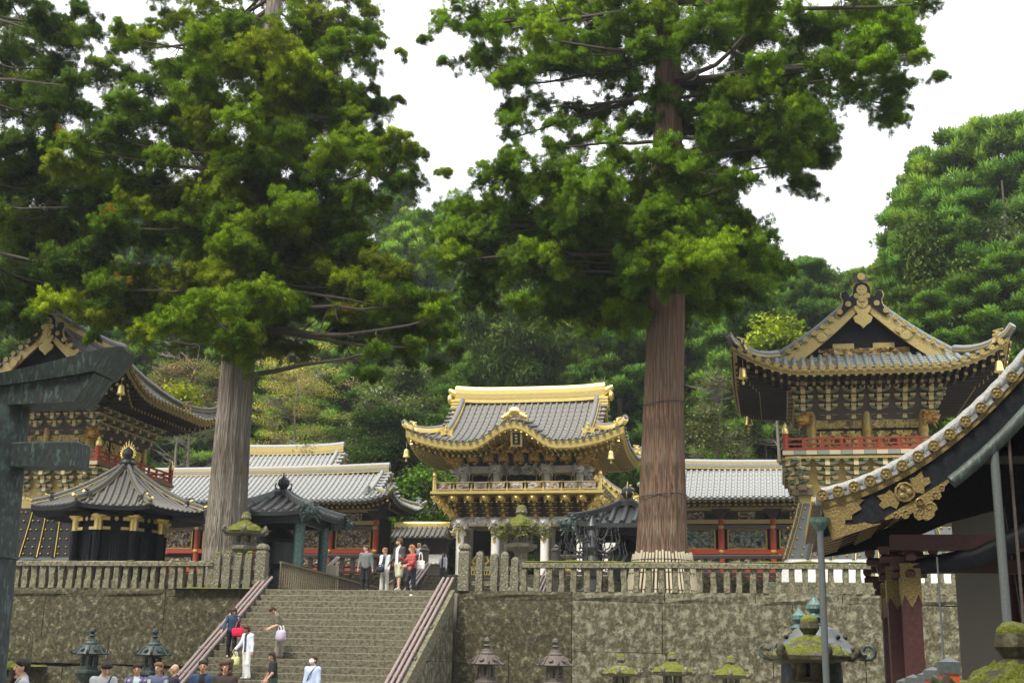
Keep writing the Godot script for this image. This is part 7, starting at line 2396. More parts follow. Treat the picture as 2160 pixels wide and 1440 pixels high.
const FOREST := [Vector4(-18.9, 7.9, -89.3, 27.1), Vector4(-10.5, 7.0, -86.4, 23.3), Vector4(-7.6, 8.6, -91.4, 24.0), Vector4(-1.6, 7.4, -87.7, 24.5), Vector4(2.9, 9.0, -92.7, 23.2), Vector4(12.1, 8.4, -90.8, 22.4), Vector4(14.3, 8.1, -89.7, 22.1), Vector4(18.0, 10.9, -97.3, 29.0), Vector4(-63.6, 7.4, -86.3, 29.6), Vector4(-57.5, 7.4, -87.5, 27.2), Vector4(-52.4, 7.3, -87.4, 22.4), Vector4(-21.7, 9.4, -93.9, 27.5), Vector4(-16.9, 10.4, -96.9, 26.1), Vector4(-8.7, 11.3, -99.4, 25.2), Vector4(-3.1, 10.8, -98.1, 24.6), Vector4(3.1, 10.6, -97.4, 23.2), Vector4(7.7, 10.3, -96.5, 21.2), Vector4(13.2, 12.3, -102.1, 29.1), Vector4(18.2, 12.2, -100.9, 29.0), Vector4(23.9, 14.3, -106.0, 27.3), Vector4(-69.1, 9.4, -91.8, 24.2), Vector4(-65.8, 9.9, -93.9, 25.9), Vector4(-57.5, 9.0, -92.3, 21.6), Vector4(-52.1, 10.8, -98.2, 22.1), Vector4(-45.7, 11.1, -99.0, 21.0), Vector4(-40.3, 11.0, -98.6, 21.2), Vector4(-34.3, 10.0, -95.7, 22.3), Vector4(-31.4, 12.3, -102.4, 28.3), Vector4(-25.3, 11.5, -100.1, 21.3), Vector4(-20.1, 13.4, -105.4, 27.4), Vector4(-14.5, 13.1, -104.6, 25.3), Vector4(-7.7, 12.3, -102.4, 25.4), Vector4(-0.3, 13.1, -104.7, 24.3), Vector4(3.3, 14.9, -109.5, 23.8), Vector4(7.9, 14.4, -108.1, 21.8), Vector4(13.1, 15.9, -112.1, 27.8), Vector4(17.8, 16.8, -113.6, 21.8), Vector4(23.9, 17.5, -114.5, 29.0), Vector4(-74.2, 11.1, -96.0, 25.1), Vector4(-66.6, 11.4, -98.0, 28.6), Vector4(-65.5, 13.4, -104.0, 26.1), Vector4(-57.5, 13.4, -105.2, 28.6), Vector4(-53.3, 13.2, -104.7, 27.9), Vector4(-46.8, 12.3, -102.4, 23.9), Vector4(-41.6, 14.7, -109.1, 24.3), Vector4(-32.1, 13.4, -105.3, 29.6), Vector4(-27.3, 15.1, -110.0, 21.5), Vector4(-21.7, 15.6, -111.3, 27.8), Vector4(-18.4, 14.5, -108.4, 25.3), Vector4(-11.4, 16.0, -112.4, 25.5), Vector4(-4.8, 17.1, -115.3, 22.4), Vector4(-0.7, 16.0, -112.5, 22.8), Vector4(6.5, 16.9, -114.8, 21.0), Vector4(13.7, 17.1, -115.2, 29.8), Vector4(16.8, 17.1, -114.7, 28.4), Vector4(23.3, 20.6, -122.6, 21.4), Vector4(-81.9, 15.6, -107.9, 22.3), Vector4(-75.3, 15.2, -107.4, 25.0), Vector4(-69.7, 14.2, -105.5, 27.6), Vector4(-62.8, 14.6, -107.6, 26.0), Vector4(-55.5, 15.8, -111.8, 25.7), Vector4(-52.6, 16.3, -113.4, 26.4), Vector4(-43.6, 15.5, -111.0, 28.2), Vector4(-40.0, 15.8, -111.9, 23.6), Vector4(-33.3, 17.1, -115.3, 22.5), Vector4(-28.3, 18.5, -118.9, 29.6), Vector4(-19.4, 18.1, -117.8, 25.8), Vector4(-15.2, 18.7, -119.5, 22.8), Vector4(-9.2, 18.5, -119.0, 23.3), Vector4(-1.3, 19.3, -120.9, 23.7), Vector4(-0.0, 21.3, -126.0, 21.7), Vector4(9.4, 22.1, -127.7, 19.2), Vector4(13.8, 20.4, -123.5, 28.8), Vector4(18.9, 22.4, -127.5, 27.2), Vector4(27.1, 24.9, -132.3, 24.8), Vector4(-89.4, 18.7, -115.1, 36.0), Vector4(-82.9, 18.7, -115.8, 36.0), Vector4(-73.3, 18.6, -116.8, 36.0), Vector4(-67.4, 18.5, -117.5, 34.6), Vector4(-60.3, 18.2, -117.6, 34.1), Vector4(-56.7, 19.5, -121.3, 32.6), Vector4(-50.3, 20.6, -124.2, 29.8), Vector4(-43.2, 19.6, -121.6, 31.1), Vector4(-40.4, 21.8, -127.2, 33.5), Vector4(-33.4, 21.9, -127.5, 31.1), Vector4(-28.6, 23.5, -131.1, 29.8), Vector4(-19.8, 22.7, -129.2, 26.3), Vector4(-13.0, 23.6, -131.3, 24.3), Vector4(-6.9, 23.0, -130.1, 22.3), Vector4(-1.7, 24.8, -134.1, 23.1), Vector4(5.9, 25.8, -136.5, 18.9), Vector4(10.6, 25.1, -135.0, 19.2), Vector4(16.1, 25.8, -136.0, 31.4), Vector4(22.1, 26.9, -137.7, 35.0), Vector4(29.9, 29.2, -142.4, 36.0), Vector4(-95.5, 21.7, -122.0, 36.0), Vector4(-90.9, 24.2, -128.5, 36.0), Vector4(-81.5, 22.6, -125.9, 36.0), Vector4(-75.8, 22.9, -127.2, 36.0), Vector4(-69.7, 22.7, -127.4, 33.7), Vector4(-64.1, 22.6, -128.0, 31.0), Vector4(-55.9, 24.6, -133.7, 28.6), Vector4(-51.3, 25.4, -135.6, 30.4), Vector4(-43.2, 25.8, -136.5, 32.9), Vector4(-38.4, 26.7, -138.7, 30.3), Vector4(-31.4, 25.7, -136.4, 30.4), Vector4(-26.5, 27.0, -139.2, 26.6), Vector4(-17.0, 27.4, -140.3, 23.6), Vector4(-13.4, 27.9, -145.3, 26.0), Vector4(-5.3, 27.7, -147.5, 22.7), Vector4(-0.3, 27.8, -146.7, 23.8), Vector4(6.5, 27.5, -149.6, 22.4), Vector4(10.6, 27.5, -150.1, 20.7), Vector4(18.7, 28.2, -146.9, 35.4), Vector4(25.2, 28.3, -150.0, 36.0), Vector4(30.0, 28.2, -154.2, 36.0), Vector4(10.0, 7.5, -88.0, 28.4), Vector4(11.1, 6.3, -84.1, 30.5), Vector4(12.5, 5.8, -82.4, 31.7), Vector4(14.8, 6.7, -84.9, 32.7), Vector4(15.8, 5.9, -82.1, 32.3), Vector4(18.0, 7.1, -85.6, 33.2), Vector4(9.0, 5.5, -77.6, 23.1), Vector4(10.6, 5.5, -75.9, 24.0), Vector4(12.2, 5.5, -75.2, 24.8), Vector4(14.2, 5.5, -76.6, 26.9), Vector4(16.4, 5.5, -79.1, 28.7), Vector4(9.5, 9.4, -94.0, 24.0), Vector4(8.5, 5.5, -72.3, 17.5), Vector4(12.2, 5.5, -72.1, 19.6), Vector4(14.1, 5.5, -72.5, 20.8)]

func leaf_spray(n: int, l: float, w: float, sd: int) -> ArrayMesh:
	var rng := RandomNumberGenerator.new()
	rng.seed = sd
	var b := B.new()
	for i in n:
		var a := TAU * i / n + rng.randf() * 0.5
		var e := rng.randf_range(0.1, 1.1)
		var d := Vector3(sin(a) * cos(e), sin(e), cos(a) * cos(e))
		var s := d.cross(Vector3.UP).normalized() * w * 0.5
		var m := d * l * 0.55 + Vector3(0, 0.02, 0)
		b.tri(d * l * 0.1, m + s, m - s)
		b.tri(m - s, m + s, d * l - Vector3(0, l * 0.12, 0))
	return b.mesh()

# a tuft of cedar shoots: curved, tapering, fanned about +y
func cedar_tuft(n: int, l: float, w: float, sd: int) -> ArrayMesh:
	var rng := RandomNumberGenerator.new()
	rng.seed = sd
	var b := B.new()
	for i in n:
		var a := i * 2.39996 + rng.randf() * 0.4
		var e := 1.45 - 1.75 * pow(float(i) / n, 0.8) + rng.randf_range(-0.15, 0.15)
		var k := rng.randf_range(0.7, 1.15)
		var d := Vector3(sin(a) * cos(e), sin(e), cos(a) * cos(e))
		var s := d.cross(Vector3(0.3, 1, 0.2)).normalized().rotated(d, rng.randf() * TAU) * w
		var p0 := d * l * 0.12
		var p1 := d * l * 0.55 * k + Vector3(0, 0.03, 0)
		var p2 := (d + Vector3(0, 0.22, 0)).normalized() * l * k
		var g := rng.randf_range(0.72, 1.25)
		b.col = Color(g, g, g * 0.9)
		var m := (d * 0.8 + Vector3(0, 0.7, 0)).normalized()
		b.leaf(p0, p1 + s, p1 - s, m)
		b.leaf(p1 - s, p1 + s, p2, m)
	return b.mesh()

func trunk_mesh(pts: Array, radii: Array, seg: int, flute: float, sd: int) -> ArrayMesh:
	var f := noise(FastNoiseLite.TYPE_SIMPLEX_SMOOTH, 0.5, sd, 3)
	var b := B.new()
	var rings := []
	var n := 26
	for i in n + 1:
		var t := float(i) / n * (pts.size() - 1)
		var k := mini(int(t), pts.size() - 2)
		var p: Vector3 = pts[k].lerp(pts[k + 1], t - k)
		var r: float = lerpf(radii[k], radii[k + 1], t - k)
		var ring := []
		for s in seg:
			var a := TAU * s / seg
			var q := r * (1.0 + flute * f.get_noise_3d(sin(a) * 5.0, p.y * 0.12, cos(a) * 5.0) + flute * 0.6 * f.get_noise_3d(sin(a) * 14.0, p.y * 0.2, cos(a) * 14.0))
			ring.append(p + Vector3(sin(a), 0, cos(a)) * q)
		rings.append(ring)
	for i in n:
		for s in seg:
			var e := (s + 1) % seg
			b.quad(rings[i][s], rings[i][e], rings[i + 1][e], rings[i + 1][s])
	return b.mesh()

func limb(tr: Node3D, from: Vector3, to: Vector3, r: float, rng: RandomNumberGenerator, mat: Material) -> void:
	var b := B.new()
	var pts := []
	var rs := []
	var n := 7
	var sag := Vector3(rng.randf_range(-0.3, 0.3), rng.randf_range(-0.5, 0.15), rng.randf_range(-0.3, 0.3)) * from.distance_to(to) * 0.16
	for i in n + 1:
		var t := float(i) / n
		pts.append(from.lerp(to, t) + sag * sin(PI * t) + Vector3(rng.randf_range(-1, 1), rng.randf_range(-1, 1), rng.randf_range(-1, 1)) * 0.06 * (1.0 if i > 0 and i < n else 0.0))
		rs.append(lerpf(r, r * 0.22, t))
	b.tube(pts, rs, 8)
	for k in 5:
		var t := rng.randf_range(0.35, 0.95)
		var i := int(t * n)
		var p: Vector3 = pts[i]
		var d := ((to - from).normalized() + Vector3(rng.randf_range(-1, 1), rng.randf_range(-0.7, 0.8), rng.randf_range(-1, 1))).normalized()
		var l := rng.randf_range(0.6, 1.5)
		b.tube([p, p + d * l * 0.5 + Vector3(0, -0.05, 0), p + d * l + Vector3(0, 0.08, 0)], [rs[i] * 0.5, rs[i] * 0.3, 0.012], 5)
	obj("limb", b, mat, tr)

func giant_cedar(called: String, label: String, pts: Array, radii: Array, puffs: Array, sparse: Array, bark: Material, hues: Array, sd: int, back: float) -> Node3D:
	var rng := RandomNumberGenerator.new()
	rng.seed = sd
	var foot: Vector3 = pts[0]
	var tr := thing(called, label, "cedar", foot)
	var loc := []
	for p in pts:
		loc.append(p - foot)
	put("trunk", trunk_mesh(loc, radii, 40, 0.11, sd), bark, tr)
	var ts := []
	var cs := PackedColorArray()
	var count := 0
	for set_ in 2:
		for q in (puffs if set_ == 0 else sparse):
			var c := Vector3(q.x, q.y, q.z) - foot
			var r: float = q.w
			count += 1
			# the limb that carries it
			if count % 2 == 0 or r > 1.1:
				var d := Vector2(c.x, c.z).length()
				var y := clampf(c.y + d * rng.randf_range(-0.08, 0.28), 8.5, 34.0)
				var k := 0
				while k < loc.size() - 2 and loc[k + 1].y < y:
					k += 1
				var base: Vector3 = loc[k].lerp(loc[k + 1], clampf((y - loc[k].y) / (loc[k + 1].y - loc[k].y), 0, 1))
				limb(tr, base, c + Vector3(0, -r * 0.2, 0), 0.035 + 0.011 * d, rng, M.bark_dark)
			var twins := 2 if set_ == 0 else 1
			for tw in twins:
				var cc := c
				var rr := r
				if tw == 1:
					if rng.randf() > back:
						continue
					cc += Vector3(rng.randf_range(-0.8, 0.8), rng.randf_range(-0.5, 0.7), -rng.randf_range(1.2, 4.5))
					rr *= rng.randf_range(0.8, 1.1)
				var hue: Color = hues[rng.randi() % hues.size()]
				# sprays: short twigs fan out of the bough, droop, and carry the tufts
				var thin := 0.55 if cc.y + foot.y > 25.5 else 1.0
				if set_ == 1:
					thin = 0.4
				var twigs := int(15.0 * rr * thin) + 5
				for k in twigs:
					var dir := Vector3(rng.randfn(), rng.randfn() * 0.62 + 0.22, rng.randfn()).normalized()
					var l := rr * rng.randf_range(0.7, 1.25)
					var bow := l * rng.randf_range(0.05, 0.4)
					var n := int(l * 15.0) + 2
					var tone := hue * rng.randf_range(0.72, 1.3)
					var dead := rng.randf() < 0.014 and hues.size() > 5
					for i in n:
						var t := 0.22 + 0.78 * (i + rng.randf()) / n
						var wd := l * (0.1 + 0.16 * sin(PI * minf(1.0, t * 0.9)))
						var p := cc + dir * l * t * Vector3(1.08, 0.85, 1.0) - Vector3(0, bow * t * t, 0) + Vector3(rng.randfn(), rng.randfn() * 0.7, rng.randfn()) * wd * 0.62
						var up := (dir + Vector3(0, 0.75 - bow * t, 0) + Vector3(rng.randf_range(-0.5, 0.5), rng.randf_range(-0.4, 0.4), rng.randf_range(-0.5, 0.5))).normalized()
						var x := up.cross(Vector3(0.31, 0.2, 0.93)).normalized()
						var bas := Basis(x, up, x.cross(up)).rotated(up, rng.randf() * TAU)
						var s := rng.randf_range(0.75, 1.3)
						ts.append(Transform3D(bas.scaled(Vector3(s, s, s)), p))
						var c2 := tone * rng.randf_range(0.85, 1.18)
						if dead and i % 3 == 0:
							c2 = Color(0.22, 0.12, 0.012)
						cs.push_back(Color(c2.r, c2.g, c2.b))
	many("crown", cedar_tuft(32, 0.21, 0.0115, sd), M.leaf_cedar, ts, cs, tr)
	return tr

# crown of a forest conifer 24 m tall: tufts on drooping boughs, shared by every tree of its kind
func conifer_crown(sd: int, hue: Color, tuft: Mesh, width: float) -> MultiMesh:
	var rng := RandomNumberGenerator.new()
	rng.seed = sd
	var ts := []
	var cs := []
	var y := 2.5
	while y < 23.8:
		var t := (y - 2.5) / 21.5
		var R := width * pow(1.0 - t, 0.55) * (0.65 + 0.35 * minf(1.0, t * 4.0 + 0.3)) + 0.45
		for k in int(lerpf(9, 4, t)):
			var a := rng.randf() * TAU
			var l := R * rng.randf_range(0.6, 1.12)
			var hv := rng.randf_range(0.7, 1.3)
			var yel := rng.randf_range(0.9, 1.25)
			var dir := Vector3(sin(a), rng.randf_range(-0.05, 0.3), cos(a))
			for q in 3:
				var f: float = [0.45, 0.72, 1.0][q]
				var c := Vector3(0, y, 0) + dir * l * f - Vector3(0, 0.12 * l * f * f, 0)
				var r := rng.randf_range(0.5, 0.85) * (1.1 - 0.4 * t)
				for i in 11:
					var o := Vector3(rng.randfn(), rng.randfn() * 0.6 + 0.35, rng.randfn()).normalized()
					var p := c + o * r * Vector3(1.2, 0.75, 1.2) * sqrt(rng.randf_range(0.3, 1.0))
					var up := (o + dir * 0.5 + Vector3(0, 0.5, 0)).normalized()
					var x := up.cross(Vector3(0.31, 0.2, 0.93)).normalized()
					var s := rng.randf_range(1.5, 2.4)
					ts.append(Transform3D(Basis(x, up, x.cross(up)).rotated(up, rng.randf() * TAU).scaled(Vector3(s, s, s)), p))
					var g := hv * rng.randf_range(0.88, 1.14)
					cs.append(Color(hue.r * g * yel, hue.g * g, hue.b * g))
		y += lerpf(1.15, 0.8, t)
	var mm := MultiMesh.new()
	mm.transform_format = MultiMesh.TRANSFORM_3D
	mm.use_colors = true
	mm.mesh = tuft
	mm.instance_count = ts.size()
	for i in ts.size():
		mm.set_instance_transform(i, ts[i])
		mm.set_instance_color(i, cs[i])
	return mm

func crown_of(t: Node3D, mm: MultiMesh, at: Transform3D) -> void:
	var o := MultiMeshInstance3D.new()
	o.name = "crown"
	o.multimesh = mm
	o.material_override = M.leaf_cedar
	o.transform = at
	t.add_child(o, true)
	stuff(o)

func broad_crown(sd: int, hues: Array, leaves: int, spread: Vector3, size: float, droop: float) -> ArrayMesh:
	var rng := RandomNumberGenerator.new()
	rng.seed = sd
	var b := B.new()
	for k in 46:
		var o := Vector3(rng.randfn(), rng.randfn(), rng.randfn()).normalized() * pow(rng.randf(), 0.4)
		var c := o * spread
		var r := rng.randf_range(0.7, 1.35)
		var hue: Color = hues[rng.randi() % hues.size()]
		for i in leaves:
			var q := Vector3(rng.randfn(), rng.randfn() * 0.5, rng.randfn()).normalized() * r * Vector3(1.3, 0.7, 1.3) * sqrt(rng.randf())
			var p := c + q
			var d := Vector3(rng.randf_range(-1, 1), rng.randf_range(-0.5, 0.4) - droop, rng.randf_range(-1, 1)).normalized()
			var s := d.cross(Vector3(rng.randf_range(-0.4, 0.4), 1, rng.randf_range(-0.4, 0.4))).normalized() * size * 0.3
			var g := rng.randf_range(0.7, 1.3)
			b.col = Color(hue.r * g, hue.g * g, hue.b * g)
			var m := (q.normalized() + Vector3(0, 0.7, 0)).normalized()
			b.leaf(p, p + d * size * 0.5 + s, p + d * size, m)
			b.leaf(p, p + d * size, p + d * size * 0.5 - s, m)
	return b.mesh()

func branchy(sd: int, h: float, spread: float, r: float, twigs: int) -> B:
	var rng := RandomNumberGenerator.new()
	rng.seed = sd
	var b := B.new()
	var top := Vector3(rng.randf_range(-0.4, 0.4), h, rng.randf_range(-0.4, 0.4))
	b.tube([Vector3.ZERO, Vector3(0.1, h * 0.35, 0), Vector3(-0.1, h * 0.7, 0.1), top], [r, r * 0.75, r * 0.45, r * 0.1], 8)
	for k in 16:
		var t := rng.randf_range(0.28, 0.95)
		var p := Vector3(0, h * t, 0)
		var a := rng.randf() * TAU
		var l := spread * rng.randf_range(0.6, 1.1) * (1.15 - t * 0.6)
		var e := p + Vector3(sin(a) * l, l * rng.randf_range(0.2, 0.8), cos(a) * l)
		var m := p.lerp(e, 0.5) + Vector3(0, l * 0.12, 0)
		b.tube([p, m, e], [r * 0.24, r * 0.13, 0.012], 6)
		for j in twigs:
			var u := rng.randf_range(0.25, 1.0)
			var q := p.lerp(m, u * 2.0) if u < 0.5 else m.lerp(e, u * 2.0 - 1.0)
			var d := Vector3(sin(a) + rng.randf_range(-1.1, 1.1), rng.randf_range(-0.2, 1.0), cos(a) + rng.randf_range(-1.1, 1.1)).normalized() * rng.randf_range(0.6, 1.7)
			b.tube([q, q + d * 0.5, q + d + Vector3(0, 0.1, 0)], [0.018, 0.012, 0.005], 4, false)
	return b

func trees() -> void:
	var rng := RandomNumberGenerator.new()
	rng.seed = 2
	# the two giants and the one at the left edge
	giant_cedar("giant_cedar", "giant cedar right of the gate with a reddish fluted trunk, bamboo guard and spreading boughs",
		[Vector3(-4.0, 4.0, -45.2), Vector3(-4.0, 4.7, -45.2), Vector3(-3.98, 6.5, -45.2), Vector3(-3.85, 11.8, -45.2), Vector3(-3.7, 16.0, -45.2), Vector3(-3.6, 24.0, -45.2), Vector3(-3.4, 34.0, -45.2)],
		[1.2, 1.0, 0.86, 0.71, 0.67, 0.52, 0.2], PUFFS_RIGHT + PUFFS_RIGHT_FRONT, PUFFS_SPARSE, M.bark_red,
		[Color(0.101, 0.181, 0.011), Color(0.132, 0.236, 0.013), Color(0.079, 0.141, 0.011), Color(0.167, 0.267, 0.013), Color(0.106, 0.189, 0.013)], 7, 0.75)
	giant_cedar("giant_cedar", "giant cedar left of the stairs with a grey trunk and yellow-tinged layered boughs",
		[Vector3(-20.55, 4.0, -45.0), Vector3(-20.55, 4.8, -45.0), Vector3(-20.58, 6.6, -45.0), Vector3(-20.6, 10.6, -45.0), Vector3(-20.6, 14.0, -45.0), Vector3(-20.3, 22.0, -45.0), Vector3(-20.2, 33.0, -45.0)],
		[1.0, 0.86, 0.78, 0.69, 0.64, 0.5, 0.2], PUFFS_LEFT + PUFFS_LEFT_FRONT, [], M.bark_grey,
		[Color(0.144, 0.228, 0.010), Color(0.097, 0.172, 0.011), Color(0.205, 0.275, 0.010), Color(0.079, 0.141, 0.011), Color(0.182, 0.228, 0.012), Color(0.122, 0.205, 0.011)], 8, 0.9)
	giant_cedar("giant_cedar", "dark dense cedar cut by the left picture edge, behind the bronze gateway",
		[Vector3(-33.2, 4.0, -43.2), Vector3(-33.2, 6.0, -43.2), Vector3(-33.2, 12.0, -43.2), Vector3(-33.2, 20.0, -43.2), Vector3(-33.2, 33.0, -43.2)],
		[1.0, 0.8, 0.66, 0.5, 0.2], PUFFS_EDGE, [], M.bark_grey, [Color(0.061, 0.109, 0.013), Color(0.084, 0.141, 0.013), Color(0.054, 0.097, 0.013), Color(0.115, 0.168, 0.014)], 9, 0.95)
	# bamboo strips round the foot of the right trunk
	var w := thing("bamboo_guard", "skirt of pale bamboo strips tied round the foot of the great right trunk", "trunk guard", Vector3(-4.0, 4.06, -45.2))
	for k in 56:
		var a := TAU * k / 56.0 + rng.randf_range(-0.015, 0.015)
		var o := Vector3(sin(a), 0, cos(a))
		var b := B.new()
		var h := 1.66 + rng.randf_range(-0.06, 0.06)
		b.beam(o * 1.36, o * 1.02 + Vector3(0, h, 0), 0.07, 0.03)
		obj("strip", b, M.bamboo, w)
	for y in [0.35, 0.95, 1.4]:
		var b := B.new()
		var pts := []
		var rs := []
		for k in 33:
			var a := TAU * k / 32.0
			var r: float = 1.385 - 0.205 * y
			pts.append(Vector3(sin(a) * r, y, cos(a) * r))
			rs.append(0.014)
		b.tube(pts, rs, 5, false)
		obj("rope", b, M.dark_wood, w)
	for i in 2:
		var wire := B.new()
		var wp := []
		var wr := []
		var rr: float = [0.87, 0.78][i]
		for k in 25:
			var a := TAU * k / 24.0
			wp.append(Vector3(sin(a) * rr, 0.05 * sin(a * 2.0), cos(a) * rr))
			wr.append(0.016)
		wire.tube(wp, wr, 5, false)
		var wo := obj("wire_band", wire, M.bronze_dark)
		wo.position = Vector3([-3.95, -3.86][i], [7.75, 11.1][i], -45.2)
		tag(wo, ["lower thin wire band round the reddish trunk, just above the bamboo guard", "upper thin wire band round the reddish trunk, level with the gate roof"][i], "wire", "wire bands on the red trunk")
	# forest on the slope
	var crowns := []
	var tuft := cedar_tuft(24, 0.25, 0.016, 44)
	var hs := [Color(0.098, 0.205, 0.025), Color(0.131, 0.241, 0.025), Color(0.083, 0.178, 0.028), Color(0.164, 0.258, 0.025), Color(0.106, 0.214, 0.033)]
	for k in 5:
		crowns.append(conifer_crown(60 + k, hs[k], tuft, [4.6, 4.2, 4.9, 3.9, 4.4][k]))
	var br := []
	var bh := [[Color(0.075, 0.12, 0.022), Color(0.06, 0.1, 0.02), Color(0.09, 0.135, 0.03)], [Color(0.1, 0.14, 0.05), Color(0.13, 0.165, 0.075), Color(0.075, 0.11, 0.035)]]
	for k in 2:
		br.append(broad_crown(80 + k, bh[k], 640, Vector3(4.2, 4.6, 4.2), 0.25, 0.2))
	var trunk := trunk_mesh([Vector3.ZERO, Vector3(0, 8, 0), Vector3(0, 23, 0)], [0.5, 0.36, 0.08], 10, 0.05, 3)
	var proto := []
	var leafy := []
	for i in FOREST.size():
		leafy.append(rng.randf() < 0.16)
	var names := forest_labels(leafy)
	for i in FOREST.size():
		var q: Vector4 = FOREST[i]
		var broad: bool = leafy[i]
		var k := rng.randi() % 5
		var s := q.w / 24.0
		var t := thing("forest_tree", names[i], "tree", Vector3(q.x, q.y, q.z), rng.randf() * TAU, "trees of the wooded slope")
		var wide := clampf(1.0 / s, 0.8, 1.22)
		put("trunk", trunk, M.bark_dark, t, Transform3D(Basis.from_scale(Vector3(0.7, s, 0.7)), Vector3.ZERO))
		if broad:
			stuff(put("crown", br[k % 2], M.leaf_broad, t, Transform3D(Basis.from_scale(Vector3(1, q.w / 13.0, 1)), Vector3(0, q.w * 0.62, 0))))
		else:
			crown_of(t, crowns[k], Transform3D(Basis.from_scale(Vector3(s * wide, s, s * wide)), Vector3.ZERO))
	# tall cedars round the forecourt, outside the picture; they shade the foreground
	for q in [[11.5, -4.0, 1.45, "right of the viewer"], [8.0, 7.0, 1.6, "behind the viewer at right"], [-2.0, 13.0, 1.5, "straight behind the viewer"], [-12.0, 10.0, 1.55, "behind the viewer at left"], [-22.0, -2.0, 1.45, "left of the viewer"], [-27.0, -14.0, 1.5, "left of the bronze gateway"]]:
		var t := thing("forecourt_cedar", "tall cedar outside the picture, %s" % q[3], "tree", Vector3(q[0], 0, q[1]), q[0], "cedars of the forecourt outside the picture")
		put("trunk", trunk, M.bark_grey, t, Transform3D(Basis.from_scale(Vector3(1.6, q[2], 1.6)), Vector3.ZERO))
		crown_of(t, crowns[int(absf(q[0])) % 5], Transform3D(Basis.from_scale(Vector3(1.5, q[2] * 0.85, 1.5)), Vector3(0, 5.0, 0)))
	# nearer small trees behind the halls
	small_tree("bare_tree", "half-bare tree with tan autumn twigs between the left giant trunk and the dark trees", Vector3(-33.8, 7.5, -84.5), 17.0, 4.6, M.bark_pale, 26, [Color(0.48, 0.4, 0.17), Color(0.4, 0.31, 0.17), Color(0.44, 0.41, 0.11)], 230, Vector3(4.2, 5.0, 3.2), 12.5, 0.15, 5)
	small_tree("bare_tree", "pale half-bare tree with pinkish twigs left of the grey trunk", Vector3(-41.0, 7.2, -82.5), 17.0, 4.2, M.bark_pale, 26, [Color(0.26, 0.185, 0.12), Color(0.2, 0.15, 0.09)], 150, Vector3(3.4, 3.2, 3.0), 13.5, 0.18, 6)
	small_tree("maple_tree", "light green layered maple above the left corridor roof", Vector3(-31.0, 6.8, -81.2), 9.5, 4.4, M.bark_pale, 12, [Color(0.15, 0.22, 0.035), Color(0.19, 0.24, 0.05), Color(0.2, 0.2, 0.06)], 300, Vector3(4.4, 2.6, 3.2), 7.6, 0.19, 7)
	small_tree("maple_tree", "deep green layered tree between the light maple and the gilded gate", Vector3(-25.6, 6.6, -82.2), 13.0, 4.0, M.bark_dark, 12, [Color(0.045, 0.085, 0.016), Color(0.06, 0.105, 0.018), Color(0.035, 0.065, 0.016)], 560, Vector3(3.8, 5.0, 3.2), 8.4, 0.21, 8)
	small_tree("broadleaf_tree", "pale-leaved broad tree standing above the left end of the gate roof", Vector3(-27.2, 7.5, -88.0), 18.0, 3.8, M.bark_dark, 12, [Color(0.15, 0.2, 0.075), Color(0.19, 0.23, 0.11), Color(0.11, 0.16, 0.055)], 560, Vector3(3.6, 6.2, 3.4), 11.4, 0.25, 9)
	small_tree("young_tree", "bright green young tree just left of the gilded gate balcony", Vector3(-21.2, 6.0, -76.5), 7.6, 2.0, M.bark_pale, 8, [Color(0.075, 0.15, 0.015), Color(0.095, 0.175, 0.02)], 130, Vector3(1.9, 3.0, 1.8), 5.0, 0.3, 10)
	small_tree("young_tree", "bright green bushy tree at the corridor end, lower left of the gilded gate", Vector3(-19.4, 6.0, -72.5), 4.6, 2.0, M.bark_dark, 8, [Color(0.08, 0.15, 0.02), Color(0.06, 0.12, 0.02)], 130, Vector3(1.7, 1.6, 1.5), 3.0, 0.26, 11)
	small_tree("thin_tree", "thin leaning pale-stemmed tree right of the great red trunk", Vector3(-3.3, 6.0, -77.0), 13.0, 2.4, M.bark_pale, 22, [Color(0.17, 0.17, 0.09), Color(0.12, 0.13, 0.06)], 120, Vector3(2.0, 4.2, 2.0), 9.6, 0.2, 12)
	small_tree("yellow_sapling", "bright yellow-green sapling beside the belfry roof, left of its gable", Vector3(0.3, 6.0, -78.8), 17.0, 1.9, M.bark_pale, 8, [Color(0.28, 0.32, 0.03), Color(0.22, 0.28, 0.03)], 90, Vector3(1.7, 2.3, 1.6), 15.6, 0.32, 13)
	small_tree("yellow_sapling", "small yellow sapling by the drum tower eave, left of the grey trunk", Vector3(-37.0, 6.0, -72.9), 12.6, 0.9, M.bark_pale, 6, [Color(0.27, 0.28, 0.02), Color(0.2, 0.24, 0.02)], 40, Vector3(0.9, 1.5, 0.9), 11.8, 0.26, 14)
	# dark under-storey that closes the view below the crowns
	for i in 20:
		var x := -64.0 + i * 5.0 + rng.randf_range(-1, 1)
		var z := -84.0 - rng.randf_range(0, 7)
		var t := thing("shrub", "leafy shrub at the foot of the slope behind the roofs, %s from the left" % ORDINALS[i], "shrub", Vector3(x, hill(x, z) - 0.4, z), rng.randf() * TAU, "undergrowth shrubs at the foot of the slope")
		stuff(put("foliage", br[0] if i % 3 else br[1], M.leaf_broad, t, Transform3D(Basis.from_scale(Vector3(0.95, 0.8, 0.75)), Vector3(0, 3.4, 0))))
		var b := B.new()
		b.cyl(Vector3.ZERO, Vector3(0, 3.4, 0), 0.14, 0.06, 6)
		obj("stem", b, M.bark_dark, t)

const ORDINALS := ["first", "second", "third", "fourth", "fifth", "sixth", "seventh", "eighth", "ninth", "tenth", "eleventh", "twelfth", "thirteenth", "fourteenth", "fifteenth", "sixteenth", "seventeenth", "eighteenth", "nineteenth", "twentieth"]

